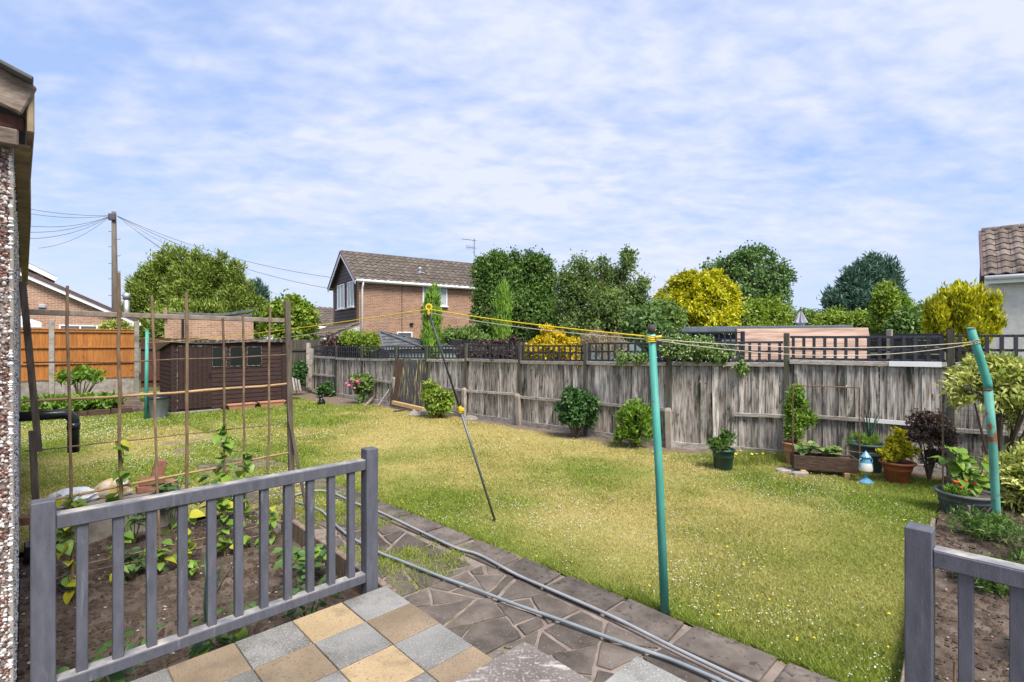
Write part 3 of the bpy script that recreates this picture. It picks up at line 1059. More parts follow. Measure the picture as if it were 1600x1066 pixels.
# ---------------------------------------------------------------- patio
PZ = .30
mb = MB()
mb.obox(uv(-3, -2.97, -.05), UD * 4.695, VD * 5.6, ZD * (PZ - .012 + .05))
patio = struct(mb.build('patio', m_mortar))
mb = MB()
mb.obox(uv(1.70, -1.41, -.05), UD * .54, VD * 4.0, ZD * (PZ - .012 + .05))
mb.build('patio_extension', m_mortar, patio)


def tile_mesh(name, s_, mat):
    m = MB(); m.bbox(Vector((0, 0, 0)), Vector((s_, 0, 0)), Vector((0, s_, 0)), Vector((0, 0, .03)), .003)
    me = m.mesh(name); me.materials.append(mat); return me


TM = [tile_mesh('tile_grey', .294, m_tgrey), tile_mesh('tile_tan', .294, m_ttan), tile_mesh('tile_brown', .294, m_tbrown)]
rr = random.Random(21)
for i in range(10):          # rows back from the patio edge
    for j in range(5 if i else 5):
        u_ = 1.70 - .15 - .30 * i; v_ = -2.96 + .15 + .30 * j
        if v_ > -1.75 + .16 and u_ > .3:
            continue
        t = 0 if (i + j) % 2 == 0 else (1 if (i, j) in ((1, 0), (1, 2), (3, 2)) else 2)
        M = basis(UD, VD, -ZD, uv(u_, v_, PZ - .015 + rr.uniform(-.001, .001)))
        M = basis(UD, Vector((-V0, -V1, 0)), ZD, uv(u_ + rr.uniform(-.001, .001), v_, PZ - .015 + rr.uniform(-.0012, .0012)))
        inst('tile', TM[t], M @ Matrix.Rotation(rr.choice((0, 1, 2, 3)) * math.pi / 2, 4, 'Z'), patio)
for i in range(2):
    for j in range(6):
        M = basis(UD, Vector((-V0, -V1, 0)), ZD, uv(2.243 - .15 - .3 * i, -1.415 + .15 + .3 * j, PZ - .015))
        inst('tile', TM[0 if (i + j) % 2 == 0 else 1], M, patio)
mb = MB()
mb.bbox(uv(.75, -.73, PZ + .075), UD * 2.0, VD * 2.0, ZD * .15, .012)
tag(mb.build('door_step', m_step), 'worn reddish concrete door step raised above the patio tiles', 'step')

# ---------------------------------------------------------------- vegetable beds: soil, clods
def soil_bed(name, u0, u1, v0, v1, z, amp, seed, step=.035, sh=0.0):
    us = np.arange(u0, u1 + step, step); vs_ = np.arange(v0, v1 + step, step)
    A, B = np.meshgrid(us, vs_, indexing='ij')
    B = B - sh * (A - u0)
    Z = z + amp * (fbm(A * 3, B * 3, seed, 3) - .5) * 1.6 + amp * .9 * (fbm(A * 11, B * 11, seed + 7, 3) - .5)
    co = np.stack([A * U0 + B * V0, A * U1 + B * V1, Z], -1).reshape(-1, 3)
    a, b = A.shape
    ix = np.arange(a * b).reshape(a, b)
    q = np.stack([ix[:-1, :-1], ix[:-1, 1:], ix[1:, 1:], ix[1:, :-1]], -1).reshape(-1, 4)
    me = bpy.data.meshes.new(name); me.from_pydata(co.tolist(), [], q.tolist())
    me.polygons.foreach_set('use_smooth', [True] * len(me.polygons))
    me.update()
    if me.polygons[0].normal.z < 0:
        me.flip_normals()
    me.materials.append(m_soil)
    o = struct(link(name, me, (0, 0, 0)))
    g = np.random.default_rng(seed)
    n = int(700 * (u1 - u0) * (v1 - v0))
    uu, vv_ = g.uniform(u0, u1, n), g.uniform(v0, v1, n)
    vv_ = vv_ - sh * (uu - u0)
    zz_ = z + amp * (fbm(uu * 3, vv_ * 3, seed, 3) - .5) * 1.6 + amp * .9 * (fbm(uu * 11, vv_ * 11, seed + 7, 3) - .5)
    C = np.stack([uu * U0 + vv_ * V0, uu * U1 + vv_ * V1, zz_ + .002], 1)
    me = np_mesh('soil_clods', octa(C, .006 + .028 * g.random(n) ** 3, seed), 3, m_clod)
    stuff(link('soil_clods', me, (0, 0, 0), o))
    n = int(n * .06)
    i = g.choice(len(C), n, False)
    me = np_mesh('soil_stones', octa(C[i] + [0, 0, .004], .006 + .009 * g.random(n), seed + 1, (1, .8, .6)), 3, m_stone)
    stuff(link('soil_stones', me, (0, 0, 0), o))
    return o


soil_bed('vegetable_bed', -.03, 1.80, -6.12, -2.99, .03, .05, 5)
soil_bed('side_bed', 2.30, 9.1, -.385, 3.2, .035, .05, 9, .05, .074)

# bed edging boards
mb = MB()
mb.beam(uv(1.83, -5.15, .115), uv(1.80, -3.02, .115), .05, .19, b=.006)
eb = tag(mb.build('bed_edge_board', m_timber), 'old pale timber board edging the vegetable bed beside the crazy path', 'edging board')
mb = MB()
pts = [uv(2.45, float(bed_v(2.45)) - .0, .05), uv(4.6, float(bed_v(4.6)), .05)]
mb.beam(pts[0], pts[1], .035, .16, b=.005)
tag(mb.build('bed_edge_board', m_timber), 'low pale edging board between lawn and right bed, behind the single railing post', 'edging board')
mb = MB()
mb.beam(uv(4.64, float(bed_v(4.64)) - .01, .04), uv(6.5, float(bed_v(6.5)) + .0, .06), .035, .16, b=.005)
tag(mb.build('bed_edge_board', m_timber), 'far edging board between lawn and right bed, ending at the round grey tub', 'edging board')

# low concrete wall across the far end of the vegetable bed
mb = MB()
mb.bbox(uv(.60, -6.2, .14), UD * 1.15, VD * .2, ZD * .50, .012)
low = tag(mb.build('low_bed_wall', m_conc), 'low concrete wall behind the vegetable bed, carrying bricks and sacks', 'low wall')

# ---------------------------------------------------------------- railings
def railing(label, a, b, nb, open_end=False):
    """posts at a and b (world, xy), balusters between, rails"""
    d = (b - a).normalized()
    s_ = Vector((-d.y, d.x, 0))
    t = thing('patio_railing', label, 'railing', Vector((a.x, a.y, 0)), 'grey painted patio railings')
    for p in ((a, b) if not open_end else (a, b)):
        m = MB(); m.bbox(Vector((p.x, p.y, .545)), d * .082, s_ * .082, ZD * 1.31, .004)
        m.build('post', m_rail, t)
    for z, h, nm in ((1.10, .062, 'top_rail'), (.370, .055, 'bottom_rail')):
        m = MB(); m.bbox(Vector(((a.x + b.x) / 2, (a.y + b.y) / 2, z)), (b - a) - d * .083, s_ * .066, ZD * h, .004)
        r = m.build(nm, m_rail, t)
        # worn upper face of the rail
        m = MB(); m.bbox(Vector(((a.x + b.x) / 2, (a.y + b.y) / 2, z + h / 2 + .001)), (b - a) - d * .085, s_ * .060, ZD * .004, .001)
        m.build('worn_upper_face', m_railtop, r)
        cs = s_ if s_.dot(-a) > 0 else -s_
        for e_, o_ in ((a, .075), (b, -.075)):
            q_ = e_ + d * o_ + cs * .0325 + ZD * (z + .006)
            m = MB(); m.tube([q_, q_ + cs * .0015], .0045, 8); m.build('screw', m_rust, r)
    L_ = (b - a).length
    m = MB(); m.bbox(Vector((0, 0, 0)), d * .042, s_ * .042, ZD * .672, .003)
    me = m.mesh('baluster'); me.materials.append(m_rail)
    rr = random.Random(int(a.x * 100))
    for i in range(nb):
        p = a + d * (L_ * (i + 1) / (nb + 1))
        inst('baluster', me, Matrix.Translation((p.x, p.y, .7335)) @ Matrix.Rotation(rr.uniform(-.006, .006), 4, 'X'), t)
    return t


railing('long grey wooden railing beside the vegetable bed, with eleven balusters', uv(.056, -3.03), uv(1.622, -3.03), 11)
railing('grey wooden railing at the right corner, beyond the doorstep and before the side bed', uv(2.434, -.308), uv(2.434, 1.26), 11)

# ---------------------------------------------------------------- pebble-dashed garage at the left edge
def garage():
    t = thing('garage', 'pebble dashed prefabricated garage corner with weathered eaves at the left edge', 'garage', uv(-.035, -2.975, 0))
    u0, v0 = -.035, -2.975
    m = MB(); m.obox(uv(-3.0, v0 - 7.0, -.05), UD * (3.0 + u0 - .012), VD * (7.0 - .012), ZD * 2.76)
    m.build('wall', pm('garage_backing', [(.3, (.12, .09, .08)), (.7, (.34, .30, .28))], 60, rough=.95, bump=.6, bscale=90, jit=0), t)
    m = MB(); m.bbox(uv(u0 - .006, v0 - .008, 1.34), UD * .013, VD * .018, ZD * 2.74, .003)
    m.build('corner_strip', m_conc, t)
    # pebbles
    peb = None

    def pebmat(name, stops):
        mm, tt, bb = new_mat(name)
        at = N(tt, 'ShaderNodeAttribute'); at.attribute_name = 'lv'
        r_ = ramp(tt, at.outputs['Fac'], stops)
        for n_ in tt.nodes:
            if n_.bl_idname == 'ShaderNodeValToRGB':
                n_.color_ramp.interpolation = 'CONSTANT'
        lnk(tt, r_, bb.inputs['Base Color'])
        bb.inputs['Roughness'].default_value = .55
        return mm
    g = np.random.default_rng(2)
    n = 9000
    u_ = g.uniform(-.36, u0 - .014, n); z_ = g.uniform(-.05, 2.70, n)
    C = np.stack([u_ * U0 + (v0 - .010) * V0, u_ * U1 + (v0 - .010) * V1, z_], 1)
    r = .004 + .0055 * g.random(n)
    Q = icos(C, r, 3)
    me = np_mesh('front_pebbles', Q, 3, pebmat('pebbles_brown_white', [(0, (.12, .05, .036)), (.22, (.20, .09, .062)), (.40, (.10, .07, .062)), (.54, (.32, .25, .21)), (.72, (.48, .45, .43)), (.90, (.64, .63, .61))]), {'lv': np.repeat(g.random(n), 20)}, smooth=True)
    stuff(link('front_pebbles', me, (0, 0, 0), None)); o = bpy.data.objects[-1] if False else None
    ob = [x for x in col.objects if x.data is me][0]
    ob.parent = t; ob.location = -WL[t.name]
    n = 20000
    v_ = v0 - 2.6 * g.random(n) ** 1.3; z_ = g.uniform(-.05, 2.70, n)
    C = np.stack([(u0 - .010) * U0 + v_ * V0, (u0 - .010) * U1 + v_ * V1, z_], 1)
    r = .005 + .007 * g.random(n)
    Q = octa(C, r, 3, (1, 1, 1))
    me = np_mesh('side_pebbles', Q, 3, pebmat('pebbles_white', [(0, (.06, .05, .055)), (.20, (.40, .34, .34)), (.36, (.65, .63, .63)), (.6, (.80, .79, .79))]), {'lv': np.repeat(g.random(n), 8)})
    ob = link('side_pebbles', me, (0, 0, 0)); stuff(ob)
    ob.parent = t; ob.location = -WL[t.name]
    # eaves
    m = MB(); m.beam(uv(.012, v0 + .10, 2.885), uv(-1.7, v0 + .10, 3.52), .03, .135, b=.006)
    m.build('fascia', m_fascia, t)
    m = MB(); m.bbox(uv(-.80, v0 + .05, 2.735), UD * 1.56, VD * .045, ZD * .07, .006)
    m.build('wall_plate', m_fascia, t)
    m = MB(); m.bbox(uv(-.80, v0 + .045, 2.80), UD * 1.60, VD * .03, ZD * .06, .006)
    m.build('soffit_board', m_redbrown, t)
    m = MB()
    pts = [uv(.016, v0 + .10, 2.86), uv(.008, v0 - .9, 2.845), uv(.018, v0 - 2.0, 2.86), uv(.012, v0 - 7.1, 2.80)]
    for a, b in zip(pts, pts[1:]):
        m.beam(a, b, .022, .20, b=.004)
    m.build('gutter_board', m_barge, t)
    m = MB(); m.beam(uv(.022, v0 - 3.45, 2.962), uv(-1.72, v0 - 3.45, 3.607), 7.22, .016, b=.003)
    m.build('roof_sheet', m_felt, t)
    m = MB(); m.obox(uv(-.035, v0 - 7.0, 2.72), UD * .05, VD * 7.0, ZD * .012)
    m.build('soffit', m_barge, t)


def icos(C, r, seed):
    g = np.random.default_rng(seed)
    p = (1 + 5 ** .5) / 2
    v = np.array([[-1, p, 0], [1, p, 0], [-1, -p, 0], [1, -p, 0], [0, -1, p], [0, 1, p], [0, -1, -p], [0, 1, -p], [p, 0, -1], [p, 0, 1], [-p, 0, -1], [-p, 0, 1]], float)
    v /= np.linalg.norm(v[0])
    f = np.array([[0, 11, 5], [0, 5, 1], [0, 1, 7], [0, 7, 10], [0, 10, 11], [1, 5, 9], [5, 11, 4], [11, 10, 2], [10, 7, 6], [7, 1, 8], [3, 9, 4], [3, 4, 2], [3, 2, 6], [3, 6, 8], [3, 8, 9], [4, 9, 5], [2, 4, 11], [6, 2, 10], [8, 6, 7], [9, 8, 1]])
    n = len(C)
    sc = r[:, None, None] * (.7 + .6 * g.random((n, 1, 3)))
    Q = C[:, None, :] + v[None] * sc
    return Q[:, f].reshape(n * 20, 3, 3)


garage()

# black rainwater pipe elbowing out of the garage side
mb = MB()
pb = uv(-.10, -5.6, 1.30)
D_ = pb.y
pts = [uv(-.10, -5.6, 1.30), uv(.18, -5.6, 1.295)]
for k in range(7):
    a = k / 6 * math.pi / 2
    pts.append(uv(.22 + .07 * math.sin(a), -5.6, 1.225 + .07 * math.cos(a)))
pts.append(uv(.29, -5.6, .97))
mb.tube(pts, .040, 16)
pp_ = tag(mb.build('black_drain_pipe', m_black, smooth=True), 'black plastic rainwater pipe bending down from the garage side above the lawn', 'pipe')
m = MB(); m.tube([uv(.29, -5.6, 1.215), uv(.29, -5.6, 1.16)], .044, 16); m.build('pipe_collar', m_black, pp_, True)

# ---------------------------------------------------------------- long board fence with trellis
def board_mesh(seed, w_=.104, t=.014):
    rr = random.Random(seed)
    m = MB()
    n = 5
    prev = None
    ring = []
    for i in range(n + 1):
        z = i / n
        j0 = rr.uniform(-.004, .004); j1 = rr.uniform(-.004, .004); wy = rr.uniform(-.003, .003)
        ring.append([Vector((-w_ / 2 + j0, -t / 2 + wy, z)), Vector((w_ / 2 + j1, -t / 2 + wy + rr.uniform(-.002, .002), z)), Vector((w_ / 2 + j1, t / 2 + wy, z)), Vector((-w_ / 2 + j0, t / 2 + wy, z))])
    vs_ = [p for r in ring for p in r]
    fs = []
    for i in range(n):
        for k in range(4):
            a = i * 4 + k; b = i * 4 + (k + 1) % 4
            fs.append((a, b, b + 4, a + 4))
    fs.append((3, 2, 1, 0)); fs.append(tuple(n * 4 + k for k in range(4)))
    m.add(vs_, fs)
    return m


BM = []
for i in range(7):
    me = board_mesh(i).mesh('fence_board'); me.materials.append(m_fence); BM.append(me)


def slat_mesh(name, mat):
    m = MB(); m.bbox(Vector((0, 0, .5)), Vector((1, 0, 0)), Vector((0, 1, 0)), ZD, .02)
    me = m.mesh(name); me.materials.append(mat); return me


SL = slat_mesh('trellis_slat', m_trel)

# per bay: (top z at first post, at second, trellis top first, second, mid-rail z, number of boards)
BAYS = [(1.60, 1.61, 2.0, 1.99), (1.60, 1.60, 1.97, 1.97), (1.60, 1.60, 1.955, 1.965), (1.55, 1.54, 1.88, 1.87), (1.53, 1.50, 1.86, 1.85), (1.49, 1.46, 1.80, 1.79),
        (1.48, 1.47, 1.80, 1.80), (1.46, 1.42, 1.76, 1.74), None, (1.40, 1.35, 1.73, 1.72), (1.35, 1.33, 1.72, 1.71), (1.36, 1.35, 1.71, 1.71)]


def fence():
    t = thing('garden_fence', 'long weathered grey board fence topped with charcoal trellis along the lawn', 'fence', (POSTS[5][0], POSTS[5][1], 0))
    rr = random.Random(5)
    P2 = [Vector((x, y, 0)) for x, y in POSTS]
    tops = [2.06, 2.05, 2.06, 2.03, 1.95, 1.86, 1.84, 1.84, 1.76, 1.76, 1.75, 1.74, 1.74]
    for i, p in enumerate(P2):
        if i == 0:
            continue
        a = P2[i - 1]; b = P2[min(i + 1, len(P2) - 1)]
        d = (b - a).normalized(); s_ = Vector((-d.y, d.x, 0))
        if s_.dot(-p) < 0:
            s_ = -s_                      # towards the lawn
        m = MB(); m.bbox(p + ZD * (tops[i] / 2 - .03), d * .085, s_ * .085, ZD * (tops[i] + .06), .005)
        m.build('post', m_fpost, t)
        if i in (3, 4, 6, 7, 9, 10, 12):
            h = {3: .76, 4: .72, 6: .72, 7: .74, 9: .86, 10: .8, 12: 1.15}[i]
            m = MB()
            lean = d * rr.uniform(-.02, .02) + s_ * rr.uniform(-.01, .05)
            q = p + s_ * .085
            w_ = .095 if i != 12 else .12
            vs_ = []
            for z, k, wd in ((-.1, 0, 1), (h - .05, 1, 1), (h, 1.05, .62)):
                for sx, sy in ((-1, -1), (1, -1), (1, 1), (-1, 1)):
                    vs_.append(q - lean * (1 - k) + d * sx * w_ / 2 * wd + s_ * sy * w_ / 2 * wd + ZD * z)
            fs = [(0, 1, 2, 3), (8, 9, 10, 11)]
            for j in range(2):
                for k in range(4):
                    fs.append((j * 4 + k, j * 4 + (k + 1) % 4, j * 4 + 4 + (k + 1) % 4, j * 4 + 4 + k))
            m.add(vs_, fs)
            m.build('concrete_spur', m_concp, t)
    for i, bay in enumerate(BAYS):
        if i == 0:
            continue
        a, b = P2[i], P2[i + 1]
        d = (b - a); L_ = d.length; d.normalize(); s_ = Vector((-d.y, d.x, 0))
        if s_.dot(-a) < 0:
            s_ = -s_
        if bay is None:
            ta, tb, ra, rb = 1.42, 1.40, 1.74, 1.73
        else:
            ta, tb, ra, rb = bay
        sag = rr.uniform(.0, .035)
        if bay is not None:
            # rails on the lawn side: a joined frame carries the boards
            m = MB()
            q0, q1 = a + d * .045, b - d * .045
            mid = (q0 + q1) / 2
            for (za, zb, h, th) in ((ta - .035, tb - .035, .07, .045), ):
                m.beam(q0 + ZD * za + s_ * .035, mid + ZD * ((za + zb) / 2 - sag) + s_ * .035, th, h)
                m.beam(mid + ZD * ((za + zb) / 2 - sag) + s_ * .035, q1 + ZD * zb + s_ * .035, th, h)
            pan = m.build('fence_panel', m_frail, t)
            m = MB()
            zm = .68 + rr.uniform(-.03, .03)
            e1 = q1 if i not in (3, 10) else (q0 + (q1 - q0) * .42)
            e0 = q0 if i != 10 else (q0 + (q1 - q0) * .0)
            m.beam(e0 + ZD * zm + s_ * .035, e1 + ZD * (zm + rr.uniform(-.04, .04)) + s_ * .035, .045, .06)
            m.build('mid_rail', m_frail, pan)
            m = MB()
            m.beam(q0 + ZD * .05 + s_ * .02, q1 + ZD * .05 + s_ * .02, .03, .14)
            m.build('gravel_board', m_frail, pan)
            if i == 2:
                m = MB(); m.beam(q0 + d * .06 + ZD * (ta - .034) + s_ * .062, q0 + d * .66 + ZD * (ta - .036) + s_ * .062, .008, .075)
                m.build('white_painted_length', m_pvc, pan)
                m = MB(); m.beam(q0 + d * .12 + ZD * zm + s_ * .062, q0 + d * .95 + ZD * (zm + .01) + s_ * .062, .008, .062)
                m.build('white_painted_length', m_pvc, pan)
            nb = int(L_ / .100)
            for k in range(nb):
                f = (k + .5) / nb
                p = a + d * (L_ * f)
                zt = ta + (tb - ta) * f - sag * (1 - abs(2 * f - 1)) - .02 + rr.uniform(-.006, .012)
                z0 = .02 + rr.uniform(0, .03)
                yaw = rr.uniform(-.13, .13); tilt = rr.uniform(-.008, .008)
                wd = L_ / nb / .104 * rr.uniform(.97, 1.09)
                M = basis(d, s_ * (1 if rr.random() < .5 else -1), ZD, p + s_ * (rr.uniform(-.004, .004) - .016 * (k % 2)) + ZD * z0) @ Matrix.Rotation(yaw, 4, 'Z') @ Matrix.Rotation(tilt, 4, 'Y') @ Matrix.Diagonal((wd, 1, zt - z0, 1))
                inst('board', rr.choice(BM), M, pan)
        # trellis
        m = MB()
        zb0, zb1 = ta + .015, tb + .015
        q0, q1 = a + d * .05 - s_ * .01, b - d * .05 - s_ * .01
        skew = .05 if i == 7 else 0
        for f in (0, .52, 1) if i not in (2, 1) else (0, .45, 1):
            m.beam(q0 + ZD * (zb0 + (ra - zb0) * f), q1 + ZD * (zb1 + (rb - zb1) * f), .012, .036)
        tr = m.build('trellis', m_trel, t)
        nv = max(9, int(L_ / .145))
        for k in range(nv):
            f = (k + .35 + rr.uniform(-.03, .03)) / (nv - .3)
            p = q0 + (q1 - q0) * f
            z0 = zb0 + (zb1 - zb0) * f - .01; z1 = ra + (rb - ra) * f + .012
            top = p + s_ * .016 + ZD * z1 + d * (skew + rr.uniform(-.004, .004)); bot = p + s_ * .016 + ZD * z0
            zdir = (top - bot)
            M = basis(d * .044, s_ * .012, zdir, bot)
            inst('slat', SL, M, tr)
    # corrugated sheets filling one bay
    a, b = P2[8], P2[9]
    d = (b - a); L_ = d.length; d.normalize(); s_ = Vector((-d.y, d.x, 0))
    if s_.dot(-a) < 0:
        s_ = -s_
    lean = s_ * .10
    n = 4
    for k in range(n):
        m = MB()
        w_ = L_ / n * 1.06
        cols = 22
        vs_ = []; fs = []
        tilt = [.0, .015, .04, .075][k]
        for j in range(cols + 1):
            x = L_ * k / n + w_ * j / cols
            yy = .014 * math.sin(j / cols * w_ / .076 * 2 * math.pi) + .012 * (k % 2)
            top = a + d * (x - .0) + ZD * (1.40 - .02 * (k % 2)) + s_ * (yy + .02)
            bot = a + d * (x + tilt * 1.2) + ZD * .06 + s_ * (yy + .05) + lean
            vs_ += [bot, top]
        for j in range(cols):
            fs.append((2 * j, 2 * j + 2, 2 * j + 3, 2 * j + 1))
        vs2 = [p - s_ * .003 for p in vs_]
        kk = len(vs_)
        fs += [(f[3] + kk, f[2] + kk, f[1] + kk, f[0] + kk) for f in fs]
        m.add(vs_ + vs2, fs)
        m.build('corrugated_sheet', m_corrr if k == 3 else m_corrb, t)


fence()

# ---------------------------------------------------------------- back boundary: orange panels, concrete posts
def orange_fence():
    v0 = -18.9
    d, s_ = UD, VD
    t = thing('orange_panel_fence', 'bright orange stained timber fence panels between concrete posts', 'fence', uv(.51, v0, .2))
    z0, zg, z1 = .25, .80, 2.22
    cols_ = [-3.3, -1.37, .52, 2.42]
    bmesh_ = board_mesh(31, .125).mesh('orange_board'); bmesh_.materials.append(m_orange)
    rr = random.Random(2)
    for i, u in enumerate(cols_):
        m = MB(); m.bbox(uv(u, v0, (z0 + z1) / 2 + .02), d * .12, s_ * .12, ZD * (z1 - z0 + .5), .01)
        m.build('concrete_post', m_conc, t)
        if i == len(cols_) - 1:
            break
        ua, ub = u + .06, cols_[i + 1] - .06
        m = MB(); m.bbox(uv((ua + ub) / 2, v0, (z0 + zg) / 2), d * (ub - ua), s_ * .05, ZD * (zg - z0), .006)
        m.build('concrete_gravel_board', m_conc, t)
        m = MB(); m.bbox(uv((ua + ub) / 2, v0 + .01, z1 + .01), d * (ub - ua), s_ * .06, ZD * .03, .005)
        pan = m.build('fence_panel', m_orange, t)
        for z in (.84, 1.27, 1.72, 2.17):
            m = MB(); m.bbox(uv((ua + ub) / 2, v0 + .032, z), d * (ub - ua), s_ * .035, ZD * .05, .004)
            m.build('panel_rail', m_orange, pan)
        nb = 15
        for k in range(nb):
            M = basis(d, s_, ZD, uv(ua + (ub - ua) * (k + .5) / nb, v0 + rr.uniform(-.002, .004), .805)) @ Matrix.Rotation(.05, 4, 'Z') @ Matrix.Diagonal((1, 1, 1.41, 1))
            inst('board', bmesh_, M, pan)


orange_fence()


def plain_fence(name, label, p0, p1, z0, z1, mat, nb, cat='fence', posts=None, rails=True, w_=.12):
    d = (p1 - p0); L_ = d.length; d.normalize(); s_ = Vector((-d.y, d.x, 0))
    if s_.dot(-p0) < 0:
        s_ = -s_
    t = thing(name, label, cat, Vector((p0.x, p0.y, z0)))
    bm = board_mesh(len(label), L_ / nb * 1.0).mesh('plain_board'); bm.materials.append(mat)
    rr = random.Random(nb)
    for k in range(nb):
        M = basis(d, s_, ZD, Vector((0, 0, 0)) + p0 + d * (L_ * (k + .5) / nb) + ZD * (z0 - p0.z)) @ Matrix.Rotation(rr.uniform(-.03, .06), 4, 'Z') @ Matrix.Diagonal((1, 1, (z1 - z0) + rr.uniform(-.01, .02), 1))
        inst('board', bm, M, t)
    if rails:
        for f in (.15, .8):
            m = MB(); m.beam(p0 + s_ * .03 + ZD * (z0 + (z1 - z0) * f), p1 + s_ * .03 + ZD * (z0 + (z1 - z0) * f), .04, .07)
            m.build('rail', mat, t)
    return t


plain_fence('red_brown_fence_panel', 'dark red brown fence panel between the orange fence and the shed', uv(2.50, -18.7), uv(4.3, -18.7), .5, 1.98, m_redbrown, 14)
plain_fence('grey_fence_panel', 'dull grey vertical board fence at the far corner right of the shed', uv(5.7, -19.6), uv(8.25, -19.3), .0, 1.95, m_fpost, 20)
# leaning concrete posts at the corner
for k, (px, py0, py1, dx) in enumerate(((487, 608, 545, -2), (482, 606, 536, 0))):
    m = MB()
    D = 18.4 + k * .7
    m.beam(P(px + dx, py0, D), P(px, py1, D), .12, .12, up=(0, 1, 0))
    tag(m.build('concrete_post', m_concp), ['chipped concrete post leaning at the end of the long board fence', 'taller plain concrete post by the grey corner fence'][k], 'post')

